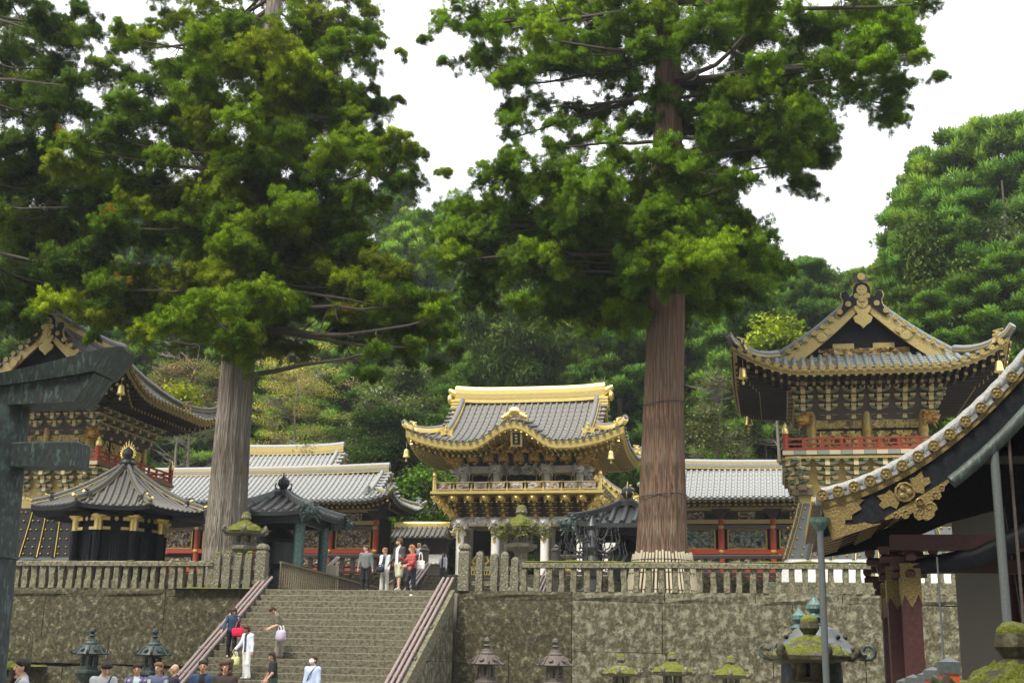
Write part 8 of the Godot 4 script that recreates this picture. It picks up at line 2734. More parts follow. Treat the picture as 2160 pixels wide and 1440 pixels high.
# what each forest tree is called: kind, row and stand, then its order from the left within them
func forest_labels(broad: Array) -> Array:
	var groups := {}
	for i in FOREST.size():
		var q: Vector4 = FOREST[i]
		var where := "behind the drum tower"
		if q.x > 4.0:
			where = "behind the belfry"
		elif q.x > -6.0:
			where = "between red trunk and belfry"
		elif q.x > -22.0:
			where = "behind the gilded gate"
		elif q.x > -38.0:
			where = "between grey trunk and gate"
		var row := "on the lower slope"
		if q.z < -122.0:
			row = "on the skyline"
		elif q.z < -102.0:
			row = "in mid slope"
		var key := "%s %s %s" % ["rounded broadleaf tree" if broad[i] else "tall conifer", row, where]
		if not groups.has(key):
			groups[key] = []
		groups[key].append([atan2(q.x, -q.z), i])
	var out := []
	out.resize(FOREST.size())
	for key in groups:
		var l: Array = groups[key]
		l.sort()
		for n in l.size():
			out[l[n][1]] = key if l.size() == 1 else "%s from the left, %s" % [ORDINALS[n % 20], key]
	return out

func small_tree(called: String, label: String, at: Vector3, h: float, spread: float, bark: Material, twigs: int, hues: Array, leaves: int, ext: Vector3, cy: float, size: float, sd: int) -> void:
	var t := thing(called, label, "tree", at)
	obj("trunk", branchy(sd, h, spread, 0.07 + h * 0.006, twigs), bark, t)
	stuff(put("crown", broad_crown(sd + 100, hues, leaves, ext, size, 0.15), M.leaf_broad, t, Transform3D(Basis(), Vector3(0, cy, 0))))

# one closed skin round tapered bones [a, b, ra, rb, colour]: surface nets over a smooth union
func net(out: B, bones: Array, cell: float, k: float) -> void:
	var lo := Vector3(1e9, 1e9, 1e9)
	var hi := -lo
	for q in bones:
		var r: float = maxf(q[2], q[3]) + cell * 2.5
		for p in [q[0], q[1]]:
			lo = lo.min(p - Vector3(r, r, r))
			hi = hi.max(p + Vector3(r, r, r))
	var nx := int((hi.x - lo.x) / cell) + 2
	var ny := int((hi.y - lo.y) / cell) + 2
	var nz := int((hi.z - lo.z) / cell) + 2
	var sum := PackedFloat32Array()
	sum.resize(nx * ny * nz)
	var best := PackedFloat32Array()
	best.resize(nx * ny * nz)
	best.fill(1e9)
	var who := PackedInt32Array()
	who.resize(nx * ny * nz)
	for bi in bones.size():
		var q: Array = bones[bi]
		var a: Vector3 = q[0]
		var ab: Vector3 = q[1] - a
		var l2 := maxf(ab.length_squared(), 1e-9)
		var ra: float = q[2]
		var rd: float = q[3] - ra
		var m: float = maxf(q[2], q[3]) + k * 3.5 + cell
		var b0 := (a.min(q[1]) - Vector3(m, m, m) - lo) / cell
		var b1 := (a.max(q[1]) + Vector3(m, m, m) - lo) / cell
		for z in range(maxi(0, int(b0.z)), mini(nz - 1, int(b1.z) + 1) + 1):
			for y in range(maxi(0, int(b0.y)), mini(ny - 1, int(b1.y) + 1) + 1):
				var row := (z * ny + y) * nx
				for x in range(maxi(0, int(b0.x)), mini(nx - 1, int(b1.x) + 1) + 1):
					var p := lo + Vector3(x, y, z) * cell - a
					var t := clampf(p.dot(ab) / l2, 0.0, 1.0)
					var d := (p - ab * t).length() - ra - rd * t
					var i := row + x
					sum[i] += exp(-d / k)
					if d < best[i]:
						best[i] = d
						who[i] = bi
	var ids := PackedInt32Array()
	ids.resize(nx * ny * nz)
	ids.fill(-1)
	var vs := PackedVector3Array()
	var cs := PackedColorArray()
	var ofs := [0, 1, nx, nx + 1, nx * ny, nx * ny + 1, nx * ny + nx, nx * ny + nx + 1]
	var edges := [[0, 1], [2, 3], [4, 5], [6, 7], [0, 2], [1, 3], [4, 6], [5, 7], [0, 4], [1, 5], [2, 6], [3, 7]]
	for z in nz - 1:
		for y in ny - 1:
			var row := (z * ny + y) * nx
			for x in nx - 1:
				var i := row + x
				var c := 0
				for e in 8:
					if sum[i + ofs[e]] > 1.0:
						c += 1
				if c == 0 or c == 8:
					continue
				var acc := Vector3.ZERO
				var cnt := 0
				for e in edges:
					var s0 := sum[i + ofs[e[0]]]
					var s1 := sum[i + ofs[e[1]]]
					if (s0 > 1.0) == (s1 > 1.0):
						continue
					var v0 := log(maxf(s0, 1e-9))
					var v1 := log(maxf(s1, 1e-9))
					var t := v0 / (v0 - v1)
					var e0: int = e[0]
					var e1: int = e[1]
					acc += Vector3(e0 & 1, (e0 >> 1) & 1, e0 >> 2).lerp(Vector3(e1 & 1, (e1 >> 1) & 1, e1 >> 2), t)
					cnt += 1
				ids[i] = vs.size()
				vs.push_back(lo + (Vector3(x, y, z) + acc / cnt) * cell)
				cs.push_back(bones[who[i]][4])
	var ns := PackedVector3Array()
	ns.resize(vs.size())
	var tris := PackedInt32Array()
	var st := [1, nx, nx * ny]
	for z in range(1, nz - 1):
		for y in range(1, ny - 1):
			for x in range(1, nx - 1):
				var i := (z * ny + y) * nx + x
				var s0 := sum[i] > 1.0
				for ax in 3:
					if s0 == (sum[i + st[ax]] > 1.0):
						continue
					var u: int = st[(ax + 1) % 3]
					var w: int = st[(ax + 2) % 3]
					var q := [ids[i], ids[i - u], ids[i - u - w], ids[i - w]]
					if q.min() < 0:
						continue
					if not s0:
						q.reverse()
					for f in [[0, 1, 2], [0, 2, 3]]:
						var a: int = q[f[0]]
						var b: int = q[f[1]]
						var d: int = q[f[2]]
						var nn := (vs[b] - vs[a]).cross(vs[d] - vs[a])
						ns[a] += nn
						ns[b] += nn
						ns[d] += nn
						tris.push_back(a)
						tris.push_back(b)
						tris.push_back(d)
	for i in range(0, tris.size(), 3):
		for e in [tris[i], tris[i + 2], tris[i + 1]]:
			out.v.push_back(vs[e])
			out.n.push_back(ns[e].normalized())
			out.c.push_back(cs[e])

func hand_bones(w: Vector3, dir: Vector3, side: Vector3, curl: float, skin: Color) -> Array:
	var palm_n := dir.cross(side).normalized()
	var out := []
	var p := w + dir * 0.085
	for k in 3:
		out.append([w + side * (k - 1) * 0.018, p + side * (k - 1) * 0.026, 0.017, 0.016, skin])
	for k in 4:
		var b := p + side * (k - 1.5) * 0.02
		var l: float = [0.072, 0.082, 0.076, 0.058][k]
		var d1 := (dir + palm_n * curl * 0.5).normalized()
		var d2 := (dir + palm_n * curl * 1.5).normalized()
		out.append([b, b + d1 * l * 0.55, 0.0095, 0.009, skin])
		out.append([b + d1 * l * 0.55, b + d1 * l * 0.55 + d2 * l * 0.5, 0.009, 0.0075, skin])
	var tb := w + dir * 0.03 - side * 0.03
	var td := (dir * 0.7 - side * 0.7 + palm_n * 0.3).normalized()
	out.append([tb, tb + td * 0.045, 0.012, 0.011, skin])
	out.append([tb + td * 0.045, tb + td * 0.045 + (td + dir).normalized() * 0.03, 0.011, 0.008, skin])
	return out

# faces +z; o: lean, head [yaw, nod], legs [[hip, knee], ...], arms [[forward, out, elbow], ...]
func person(label: String, at: Vector3, turn: float, H: float, o: Dictionary) -> Node3D:
	var g := thing("person", label, "person", at, turn)
	var skin: Color = o.get("skin", Color(0.42, 0.25, 0.17))
	var sc := H / 1.72
	var female: bool = o.get("female", false)
	var W := (0.9 if female else 1.0)
	var legs: Array = o.get("legs", [[0.04, 0.05], [-0.04, 0.05]])
	var arms: Array = o.get("arms", [[0.1, 0.12, 0.25], [0.05, 0.12, 0.25]])
	var lean: float = o.get("lean", 0.03)
	var J := {}
	# legs from the hips down; the lowest foot stands on the ground
	var hipy := 0.9
	var low := 9.0
	for s in 2:
		var sx := 0.09 * (1 if s == 0 else -1)
		var h := Vector3(sx, 0, 0)
		var a: float = legs[s][0]
		var b: float = legs[s][1]
		var kn := h + Vector3(sx * 0.15, -cos(a), sin(a)) * 0.42
		var an := kn + Vector3(0, -cos(a - b), sin(a - b)) * 0.41
		J["h%d" % s] = h
		J["k%d" % s] = kn
		J["a%d" % s] = an
		low = minf(low, an.y)
	var up := Vector3(0, 0.07 - low, 0)
	for key in J:
		J[key] += up
	var pelvis := up + Vector3(0, 0.06, 0)
	var T := Basis(Vector3.RIGHT, lean)
	var chest := pelvis + T * Vector3(0, 0.34, 0.0)
	var neck := pelvis + T * Vector3(0, 0.5, -0.01)
	var hd: Array = o.get("head", [0.0, 0.0])
	var HB := T * Basis(Vector3.UP, hd[0]) * Basis(Vector3.RIGHT, hd[1] - lean * 0.6)
	var hc := neck + T * Vector3(0, 0.06, 0.01) + HB * Vector3(0, 0.1, 0.02)
	var body := [[pelvis + Vector3(0.05, 0, 0), chest + Vector3(0.06 * W, 0, 0), 0.105, 0.1 * W, skin], [pelvis - Vector3(0.05, 0, 0), chest - Vector3(0.06 * W, 0, 0), 0.105, 0.1 * W, skin],
		[chest, neck, 0.1, 0.06, skin], [neck, hc - HB * Vector3(0, 0.05, 0.01), 0.055, 0.052, skin]]
	var tops := [[pelvis + Vector3(0.05, -0.04, 0), chest + Vector3(0.07 * W, 0, 0), 0.125, 0.118 * W, o.top], [pelvis - Vector3(0.05, 0.04, 0), chest - Vector3(0.07 * W, 0, 0), 0.125, 0.118 * W, o.top], [chest, neck + T * Vector3(0, 0.01, -0.01), 0.11, 0.07, o.top]]
	var pants := []
	var shoes := []
	var fine := []
	for s in 2:
		var sx := 1.0 if s == 0 else -1.0
		var sh := pelvis + T * Vector3(sx * 0.185 * W, 0.43, 0)
		var f: float = arms[s][0]
		var ab: float = arms[s][1]
		var el: float = arms[s][2]
		var d1 := T * Vector3(sx * sin(ab) * cos(f), -cos(ab) * cos(f), sin(f)).normalized()
		var eb := sh + d1 * 0.29
		var d2 := T * Vector3(sx * sin(ab) * cos(f + el) - sx * arms[s][3] if arms[s].size() > 3 else sx * sin(ab) * cos(f + el), -cos(ab) * cos(f + el), sin(f + el)).normalized()
		var wr := eb + d2 * 0.25
		body.append([sh, eb, 0.052 * W, 0.042 * W, skin])
		body.append([eb, wr, 0.042 * W, 0.03, skin])
		body.append([chest + T * Vector3(0, 0.06, 0), sh, 0.08, 0.055, skin])
		var side := d2.cross(Vector3(sx, 0.15, 0.2)).normalized()
		fine.append(hand_bones(wr, d2, side, o.get("curl", 0.5), skin))
		tops.append([chest + T * Vector3(0, 0.06, 0), sh, 0.09, 0.07, o.top])
		var sl: float = o.get("sleeve", 1.0)
		var tc: Color = o.get("sleeve_col", o.top)
		if sl >= 0.9:
			tops.append([sh, eb, 0.07 * W, 0.06 * W, tc])
			tops.append([eb, eb.lerp(wr, 0.96), 0.06 * W, 0.047, tc])
		else:
			tops.append([sh, sh.lerp(eb, 0.75), 0.075 * W, 0.07 * W, tc])
		var h: Vector3 = J["h%d" % s]
		var kn: Vector3 = J["k%d" % s]
		var an: Vector3 = J["a%d" % s]
		body.append([h, kn, 0.085, 0.055, skin])
		body.append([kn, an, 0.055, 0.036, skin])
		var fd := Vector3(sx * 0.15, 0, 1).normalized()
		body.append([an, an + Vector3(0, -0.035, 0) + fd * 0.1, 0.035, 0.028, skin])
		var pc: Color = o.bottom
		var flare: float = o.get("flare", 0.062)
		if o.get("shorts", false):
			pants.append([h, h.lerp(kn, 0.92), 0.112, 0.095, pc])
		else:
			pants.append([h, kn, 0.105, 0.076, pc])
			pants.append([kn, kn.lerp(an, 0.97), 0.074, flare, pc])
		shoes.append([an + Vector3(0, -0.03, -0.03), an + Vector3(0, -0.035, 0) + fd * 0.15, 0.042, 0.034, o.shoes])
	pants.append([pelvis + Vector3(0.055, -0.06, 0), pelvis + Vector3(0.05, 0.03, 0), 0.115, 0.108, o.bottom])
	pants.append([pelvis - Vector3(0.055, 0.06, 0), pelvis - Vector3(0.05, -0.03, 0), 0.115, 0.108, o.bottom])
	var S := Transform3D(Basis.from_scale(Vector3(sc, sc, sc)), Vector3.ZERO)
	var raw := B.new()
	net(raw, body, 0.03, 0.014)
	for q in fine:
		net(raw, q, 0.0075, 0.004)
	# head with brow, nose, lips, ears
	var lip := skin * Color(0.85, 0.55, 0.55)
	var head := [[hc + HB * Vector3(0, 0.045, -0.02), hc + HB * Vector3(0, 0.02, 0.0), 0.082, 0.078, skin], [hc + HB * Vector3(0, -0.02, 0.02), hc + HB * Vector3(0, -0.075, 0.035), 0.064, 0.042, skin],
		[hc + HB * Vector3(0, 0.01, 0.09), hc + HB * Vector3(0, -0.025, 0.108), 0.012, 0.016, skin], [hc + HB * Vector3(-0.02, -0.06, 0.078), hc + HB * Vector3(0.02, -0.06, 0.078), 0.009, 0.009, lip],
		[hc + HB * Vector3(-0.04, 0.035, 0.07), hc + HB * Vector3(0.04, 0.035, 0.07), 0.014, 0.014, skin], [hc + HB * Vector3(0, -0.1, 0.0), neck, 0.045, 0.05, skin]]
	for s in [-1, 1]:
		head.append([hc + HB * Vector3(s * 0.078, 0.015, -0.012), hc + HB * Vector3(s * 0.076, -0.03, -0.005), 0.016, 0.012, skin])
	net(raw, head, 0.012, 0.008)
	for s in [-1, 1]:
		raw.col = Color(0.03, 0.02, 0.018)
		raw.ball(hc + HB * Vector3(s * 0.03, 0.012, 0.076), Vector3(0.012, 0.008, 0.01), 6)
		raw.ball(hc + HB * Vector3(s * 0.032, 0.04, 0.08), Vector3(0.02, 0.005, 0.008), 6)
	var b := B.new()
	b.add(raw, S)
	obj("body", b, M.skin, g)
	for q in [["trousers", pants, 0.016], ["top", tops, 0.016], ["shoes", shoes, 0.01]]:
		raw = B.new()
		net(raw, q[1], 0.026 if q[0] != "shoes" else 0.018, q[2])
		if q[0] == "top" and o.has("plaid"):
			var pl: Array = o.plaid
			for i in raw.v.size():
				var p := raw.v[i]
				var u := sin(p.x * 55.0 + p.z * 40.0)
				var w := sin(p.y * 60.0)
				raw.c[i] = pl[0] if u > 0.35 and w > 0.35 else (pl[2] if u < -0.3 and w < -0.3 else pl[1])
		if q[0] == "top" and o.has("front"):
			# an open jacket: the strip down the middle is the shirt
			for i in raw.v.size():
				var p := (raw.v[i] - pelvis) * T
				if p.z > 0.03 and absf(p.x) < 0.055 + 0.02 * p.y:
					raw.c[i] = o.front
		b = B.new()
		b.add(raw, S)
		obj(q[0], b, M.cloth, g)
	if o.get("skirt", false):
		raw = B.new()
		raw.col = o.bottom
		raw.lathe(pelvis + Vector3(0, -0.56, 0), [Vector2(0.24, 0), Vector2(0.2, 0.25), Vector2(0.16, 0.5), Vector2(0.13, 0.6)], 16, false, 0, 1.0, 0.85)
		b = B.new()
		b.add(raw, S)
		obj("skirt", b, M.cloth, g)
	# hair
	var hairc: Color = o.get("hair", Color(0.03, 0.02, 0.015))
	var style: String = o.get("style", "short")
	var hs := [[hc + HB * Vector3(0, 0.06, -0.025), hc + HB * Vector3(0, 0.075, 0.015), 0.082, 0.066, hairc], [hc + HB * Vector3(0, 0.0, -0.05), hc + HB * Vector3(0, 0.04, -0.045), 0.072, 0.08, hairc], [hc + HB * Vector3(-0.045, 0.078, 0.045), hc + HB * Vector3(0.045, 0.078, 0.045), 0.036, 0.036, hairc], [hc + HB * Vector3(-0.07, 0.03, 0.0), hc + HB * Vector3(-0.06, 0.07, 0.02), 0.024, 0.04, hairc], [hc + HB * Vector3(0.07, 0.03, 0.0), hc + HB * Vector3(0.06, 0.07, 0.02), 0.024, 0.04, hairc]]
	if style == "long" or style == "bob":
		var l := 0.34 if style == "long" else 0.12
		for s in [-1, 0, 1]:
			hs.append([hc + HB * Vector3(s * 0.06, 0.02, -0.04), hc + HB * Vector3(s * 0.075, 0.02, -0.05) + Vector3(0, -l * (0.8 if s != 0 else 1.0), -0.01), 0.05, 0.045, hairc])
	elif style == "curly":
		var rng := RandomNumberGenerator.new()
		rng.seed = 5
		for i in 26:
			var a := rng.randf() * TAU
			var y := rng.randf_range(-0.16, 0.12)
			var z := cos(a) * 0.1 - 0.03
			if z > 0.03 and y < 0.06:
				continue
			var p := hc + HB * Vector3(sin(a) * 0.11, y, z)
			hs.append([p, p + Vector3(0, -0.02, 0), 0.042, 0.04, hairc])
	elif style == "tail":
		hs.append([hc + HB * Vector3(0, 0.05, -0.09), hc + HB * Vector3(0.07, -0.16, -0.02), 0.035, 0.03, hairc])
		hs.append([hc + HB * Vector3(0.07, -0.16, -0.02), hc + HB * Vector3(0.08, -0.3, 0.05), 0.03, 0.02, hairc])
	if style != "bald":
		raw = B.new()
		net(raw, hs, 0.016, 0.012)
		b = B.new()
		b.add(raw, S)
		obj("hair", b, M.cloth, g)
	if o.get("beard", false):
		raw = B.new()
		net(raw, [[hc + HB * Vector3(-0.035, -0.07, 0.045), hc + HB * Vector3(0.035, -0.07, 0.045), 0.036, 0.036, hairc]], 0.012, 0.01)
		b = B.new()
		b.add(raw, S)
		obj("beard", b, M.cloth, g)
	if o.get("mask", false):
		raw = B.new()
		net(raw, [[hc + HB * Vector3(-0.03, -0.035, 0.06), hc + HB * Vector3(0.03, -0.035, 0.06), 0.05, 0.05, Color(0.8, 0.8, 0.8)], [hc + HB * Vector3(0, -0.07, 0.055), hc + HB * Vector3(0, -0.03, 0.08), 0.04, 0.04, Color(0.8, 0.8, 0.8)]], 0.014, 0.01)
		b = B.new()
		b.add(raw, S)
		obj("face_mask", b, M.cloth, g)
	if o.has("strap"):
		raw = B.new()
		raw.col = o.strap
		var pts := []
		var rs := []
		for k in 9:
			var t := k / 8.0
			var x := lerpf(0.13, -0.16, t)
			pts.append(pelvis + T * Vector3(x, lerpf(0.5, 0.02, t), 0.155 - 0.5 * pow(absf(t - 0.5), 2.0)))
			rs.append(0.016)
		raw.tube(pts, rs, 5)
		b = B.new()
		b.add(raw, S)
		obj("bag_strap", b, M.cloth, g)
	return g

func bag(label: String, at: Vector3, turn: float, s: Vector3, col: Color, band: Color, drop: float) -> void:
	var g := thing("handbag", label, "bag", at, turn)
	var b := B.new()
	net(b, [[Vector3(-s.x * 0.3, -s.y * 0.8, 0), Vector3(s.x * 0.3, -s.y * 0.8, 0), s.z * 0.5, s.z * 0.5, col], [Vector3(-s.x * 0.38, -s.y * 0.2, 0), Vector3(s.x * 0.38, -s.y * 0.2, 0), s.z * 0.36, s.z * 0.36, col], [Vector3(-s.x * 0.34, -s.y * 0.5, 0), Vector3(s.x * 0.34, -s.y * 0.5, 0), s.z * 0.45, s.z * 0.45, col]], 0.022, 0.03)
	obj("bag_body", b, M.cloth, g)
	for z in [-1, 1]:
		b = B.new()
		b.col = band
		var pts := []
		var rs := []
		for k in 9:
			var a := PI * k / 8.0
			pts.append(Vector3(cos(a) * s.x * 0.22, -s.y * 0.1 + sin(a) * drop, z * s.z * 0.3))
			rs.append(0.011)
		b.tube(pts, rs, 6)
		obj("handle", b, M.cloth, g)

func people() -> void:
	var light_skin := Color(0.5, 0.3, 0.21)
	# on the stairs
	person("person in a navy jacket and black trousers coming down beside the left handrail", Vector3(-16.0, 1.82, -36.0), 0.5, 1.44, {female = true, top = Color(0.03, 0.055, 0.11), bottom = Color(0.012, 0.013, 0.02), shoes = Color(0.5, 0.45, 0.3), hair = Color(0.05, 0.025, 0.015), style = "bob", head = [0.1, 0.55], lean = 0.1, legs = [[0.3, 0.45], [-0.05, 0.05]], arms = [[0.4, 0.15, 2.0], [0.25, 0.45, 0.5]], skin = light_skin})
	bag("bright red tote bag on the arm of the navy-jacketed person", Vector3(-15.77, 2.68, -35.9), 0.4, Vector3(0.34, 0.26, 0.12), Color(0.62, 0.01, 0.06), Color(0.7, 0.1, 0.14), 0.2)
	person("person in white wide trousers and a pale jacket stepping down the stairs", Vector3(-14.95, 1.22, -34.8), -0.35, 1.5, {female = true, top = Color(0.62, 0.66, 0.75), front = Color(0.05, 0.05, 0.1), bottom = Color(0.72, 0.71, 0.7), flare = 0.095, shoes = Color(0.6, 0.58, 0.54), hair = Color(0.06, 0.025, 0.014), style = "bob", head = [-0.1, 0.5], lean = 0.06, legs = [[0.16, 0.3], [-0.06, 0.06]], arms = [[0.1, 0.2, 0.15], [0.2, 0.35, 0.6]], skin = Color(0.36, 0.21, 0.14)})
	bag("pale yellow-green shopping bag held low by the person in white", Vector3(-15.22, 1.86, -34.6), -0.3, Vector3(0.26, 0.28, 0.1), Color(0.5, 0.53, 0.22), Color(0.6, 0.6, 0.5), 0.14)
	person("person in an olive-grey shirt and trousers bent over, mid stairs", Vector3(-14.45, 1.82, -35.9), -1.0, 1.52, {top = Color(0.13, 0.12, 0.085), bottom = Color(0.2, 0.185, 0.15), flare = 0.085, shoes = Color(0.1, 0.05, 0.03), hair = Color(0.04, 0.016, 0.01), head = [0.0, 0.7], lean = 0.35, legs = [[0.16, 0.1], [-0.1, 0.05]], arms = [[0.3, 0.12, 1.2], [0.3, 0.12, 1.2]], skin = light_skin, sleeve = 0.5})
	bag("plump lavender bag hanging at the hip of the bent person", Vector3(-14.3, 2.62, -35.62), -0.6, Vector3(0.32, 0.3, 0.18), Color(0.4, 0.36, 0.47), Color(0.7, 0.68, 0.72), 0.16)
	person("person in a loose black short-sleeved top near the foot of the stairs", Vector3(-13.55, 0.405, -33.4), -0.9, 1.56, {female = true, top = Color(0.012, 0.015, 0.015), sleeve = 0.6, bottom = Color(0.035, 0.045, 0.04), shoes = Color(0.1, 0.1, 0.1), hair = Color(0.035, 0.018, 0.014), style = "bob", head = [0.2, 0.35], lean = 0.05, arms = [[0.3, 0.15, 0.5], [0.2, 0.2, 0.4]], skin = light_skin})
	bag("pale cloth bag held by the person in the black top", Vector3(-13.45, 1.02, -33.1), -0.7, Vector3(0.3, 0.3, 0.12), Color(0.55, 0.55, 0.48), Color(0.6, 0.6, 0.55), 0.12)
	person("person in a pale blue shirt and white face mask, low on the stairs", Vector3(-12.25, 0.2025, -32.95), -0.25, 1.66, {top = Color(0.4, 0.48, 0.68), bottom = Color(0.05, 0.05, 0.09), shoes = Color(0.03, 0.03, 0.03), hair = Color(0.05, 0.035, 0.028), head = [-0.25, -0.25], mask = true, strap = Color(0.05, 0.05, 0.08), skin = light_skin})
	# standing at the stair top
	person("person in a grey sweater and black trousers looking left at the stair top", Vector3(-13.55, 4.06, -40.9), 0.2, 1.52, {top = Color(0.12, 0.13, 0.135), bottom = Color(0.012, 0.012, 0.016), shoes = Color(0.02, 0.02, 0.02), hair = Color(0.07, 0.045, 0.03), head = [-1.1, 0.0], skin = Color(0.5, 0.3, 0.22), arms = [[0.05, 0.16, 0.2], [0.05, 0.18, 0.2]]})
	person("person in a pale denim jacket and light grey trousers with a black hip bag", Vector3(-12.85, 4.06, -40.8), -0.15, 1.42, {female = true, top = Color(0.48, 0.55, 0.58), front = Color(0.06, 0.06, 0.09), bottom = Color(0.42, 0.42, 0.38), flare = 0.085, shoes = Color(0.2, 0.2, 0.2), hair = Color(0.22, 0.13, 0.06), style = "tail", head = [-0.5, 0.05], strap = Color(0.02, 0.02, 0.03), skin = light_skin, legs = [[-0.06, 0.05], [0.1, 0.12]]})
	bag("black hip bag worn across the pale denim jacket", Vector3(-12.95, 4.86, -40.6), -0.15, Vector3(0.26, 0.16, 0.1), Color(0.015, 0.015, 0.02), Color(0.02, 0.02, 0.02), 0.08)
	person("tall person in a dark jacket, white shirt and pale green shorts", Vector3(-12.2, 4.06, -40.3), -0.55, 1.68, {top = Color(0.035, 0.038, 0.042), front = Color(0.7, 0.7, 0.7), bottom = Color(0.4, 0.42, 0.3), shorts = true, shoes = Color(0.5, 0.47, 0.43), hair = Color(0.09, 0.055, 0.03), beard = true, head = [-0.7, 0.0], skin = Color(0.5, 0.31, 0.21), legs = [[0.12, 0.05], [-0.1, 0.08]], arms = [[0.1, 0.14, 0.3], [0.2, 0.14, 0.5]]})
	person("person in a maroon top mostly hidden behind the tall person in shorts", Vector3(-12.75, 4.06, -41.9), -0.1, 1.34, {female = true, top = Color(0.08, 0.02, 0.035), bottom = Color(0.02, 0.02, 0.025), shoes = Color(0.02, 0.02, 0.02), hair = Color(0.04, 0.02, 0.015), arms = [[0.4, 0.1, 1.8], [0.4, 0.1, 1.6]], skin = light_skin})
	person("person with long auburn hair in a red checked shirt, stepping off the stair top", Vector3(-11.6, 3.85, -39.75), -0.75, 1.62, {female = true, top = Color(0.3, 0.05, 0.045), plaid = [Color(0.45, 0.16, 0.13), Color(0.3, 0.05, 0.045), Color(0.1, 0.015, 0.02)], bottom = Color(0.012, 0.012, 0.016), shoes = Color(0.72, 0.72, 0.74), hair = Color(0.25, 0.1, 0.035), style = "long", head = [-0.35, 0.0], legs = [[-0.05, 0.03], [0.35, 0.6]], arms = [[0.35, 0.15, 0.9], [0.6, 0.2, 1.7]], skin = light_skin})
	bag("white cloth shoulder bag behind the red checked shirt", Vector3(-11.38, 5.05, -39.95), 0.4, Vector3(0.26, 0.36, 0.12), Color(0.66, 0.66, 0.64), Color(0.7, 0.7, 0.68), 0.26)
	person("fair-haired person in a white top raising an arm behind the upper balustrade", Vector3(-17.3, 6.02, -60.4), -0.5, 1.56, {female = true, top = Color(0.6, 0.58, 0.64), bottom = Color(0.03, 0.03, 0.04), shoes = Color(0.1, 0.1, 0.1), hair = Color(0.45, 0.3, 0.12), style = "bob", arms = [[0.5, 0.3, 0.6], [1.9, 0.6, 0.3]], skin = light_skin})
	person("dark-haired person in a long dark dress and pale cardigan on the far steps", Vector3(-15.55, 5.48, -58.55), -0.3, 1.5, {female = true, top = Color(0.5, 0.52, 0.58), front = Color(0.02, 0.022, 0.026), bottom = Color(0.022, 0.024, 0.03), skirt = true, shoes = Color(0.6, 0.6, 0.5), hair = Color(0.03, 0.015, 0.012), style = "long", arms = [[0.1, 0.14, 0.2], [0.3, 0.3, 1.2]], skin = Color(0.36, 0.22, 0.16)})
	# on the forecourt, heads and shoulders in the picture
	person("dark-haired person at the left picture edge, only face and hair showing, beside a taller one", Vector3(-11.0, 0, -17.3), 0.9, 1.47, {female = true, top = Color(0.03, 0.03, 0.05), bottom = Color(0.03, 0.03, 0.04), shoes = Color(0.1, 0.1, 0.1), hair = Color(0.03, 0.02, 0.02), style = "bob", skin = light_skin})
	person("dark-haired person in a grey shirt with a strap, nearest the left picture edge", Vector3(-10.35, 0, -16.4), -0.9, 1.6, {top = Color(0.3, 0.32, 0.36), bottom = Color(0.03, 0.03, 0.04), shoes = Color(0.1, 0.1, 0.1), hair = Color(0.015, 0.012, 0.012), strap = Color(0.03, 0.03, 0.03), skin = Color(0.45, 0.26, 0.17)})
	person("person in a light grey shirt with a backpack looking down, before the left bronze lantern", Vector3(-11.8, 0, -21.2), 0.75, 1.6, {top = Color(0.34, 0.36, 0.38), bottom = Color(0.05, 0.05, 0.06), shoes = Color(0.1, 0.1, 0.1), hair = Color(0.015, 0.012, 0.012), head = [0.1, 0.5], arms = [[0.5, 0.1, 1.3], [0.5, 0.1, 1.3]], strap = Color(0.03, 0.03, 0.035), skin = light_skin})
	person("dark-haired person in a navy and white checked shirt facing the viewer", Vector3(-13.05, 0, -24.8), 0.35, 1.56, {top = Color(0.1, 0.1, 0.25), plaid = [Color(0.55, 0.55, 0.6), Color(0.12, 0.12, 0.25), Color(0.03, 0.03, 0.09)], front = Color(0.5, 0.55, 0.58), bottom = Color(0.05, 0.05, 0.08), shoes = Color(0.1, 0.1, 0.1), hair = Color(0.02, 0.014, 0.012), skin = Color(0.42, 0.24, 0.15)})
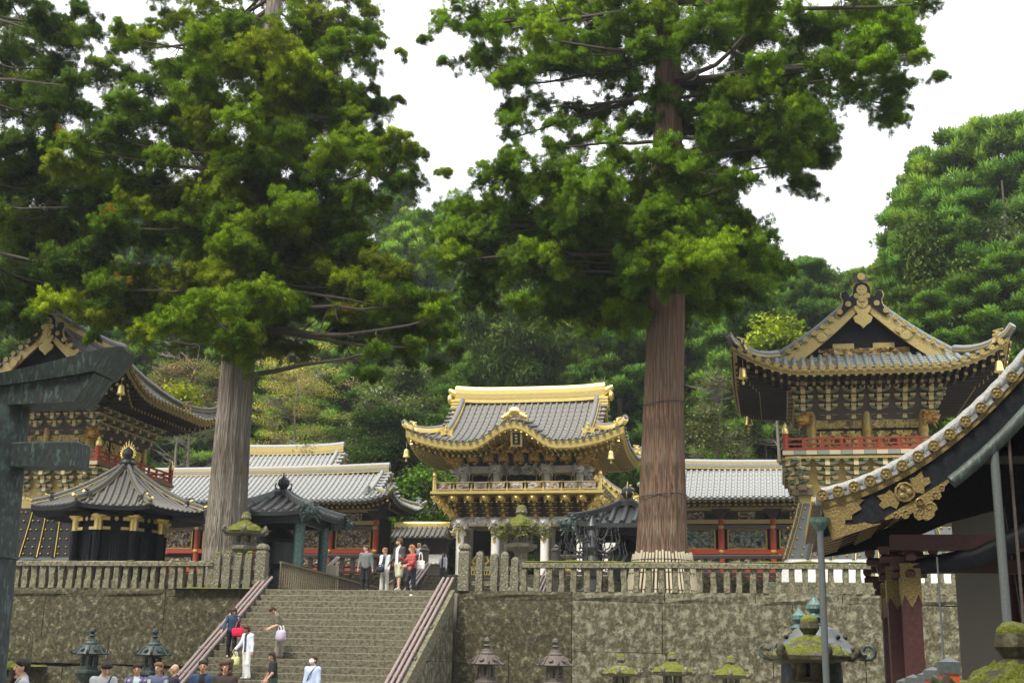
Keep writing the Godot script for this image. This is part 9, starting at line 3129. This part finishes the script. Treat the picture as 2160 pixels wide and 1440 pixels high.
	person("person with brown hair tied in a tail over the shoulder, white sleeves and navy vest", Vector3(-12.62, 0, -24.9), 0.2, 1.6, {female = true, top = Color(0.1, 0.12, 0.2), sleeve_col = Color(0.65, 0.65, 0.66), bottom = Color(0.05, 0.06, 0.1), shoes = Color(0.1, 0.1, 0.1), hair = Color(0.16, 0.09, 0.045), style = "tail", head = [-0.3, 0.0], skin = light_skin})
	person("person with a shaven head in a dark navy jacket, seen from the side", Vector3(-12.3, 0, -25.0), -0.9, 1.57, {top = Color(0.02, 0.02, 0.045), bottom = Color(0.03, 0.03, 0.04), shoes = Color(0.1, 0.1, 0.1), style = "bald", skin = Color(0.48, 0.29, 0.18)})
	person("dark-haired person in a blue jacket edged in red over a black top, before the stairs", Vector3(-11.5, 0, -24.6), 0.3, 1.66, {top = Color(0.025, 0.045, 0.11), front = Color(0.012, 0.012, 0.014), bottom = Color(0.03, 0.03, 0.05), shoes = Color(0.1, 0.1, 0.1), hair = Color(0.03, 0.02, 0.015), beard = false, skin = Color(0.42, 0.24, 0.16)})
	person("person with curly brown hair in a brown hooded jacket, before the stairs", Vector3(-10.65, 0, -23.8), 0.25, 1.67, {top = Color(0.045, 0.035, 0.03), bottom = Color(0.03, 0.03, 0.04), shoes = Color(0.1, 0.1, 0.1), hair = Color(0.085, 0.045, 0.028), style = "curly", skin = light_skin})

func _ready() -> void:
	camera_sky_light()
	materials()
	setting()
	walls_and_stairs()
	fences()
	gate()
	tower(3.5, "belfry with a gilt front gable, red balcony rail and sky-tinted skirt behind the right balustrade", "bell_tower", M.slate_metal, M.white_paint, [Color(0.42, 0.33, 0.17), Color(0.13, 0.17, 0.1), Color(0.6, 0.5, 0.27)], true)  # slate tone on this skirt stands for sky reflected in black plates
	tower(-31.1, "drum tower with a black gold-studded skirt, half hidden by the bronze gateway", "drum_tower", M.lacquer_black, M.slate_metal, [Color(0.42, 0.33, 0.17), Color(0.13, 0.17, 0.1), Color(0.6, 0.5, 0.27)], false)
	galleries()
	octagon_hall()
	lantern_pavilion(Vector3(-19.3, 4.0, -47.35), "green bronze pavilion on round columns left of the stairs, jewel on its roof", 1.33, false)
	lantern_pavilion(Vector3(-5.5, 3.55, -47.6), "dark bronze pavilion behind the candelabrum, against the great trunk", 1.33, true)
	candelabrum()
	lanterns()
	torii()
	wash_pavilion()
	trees()
	people()
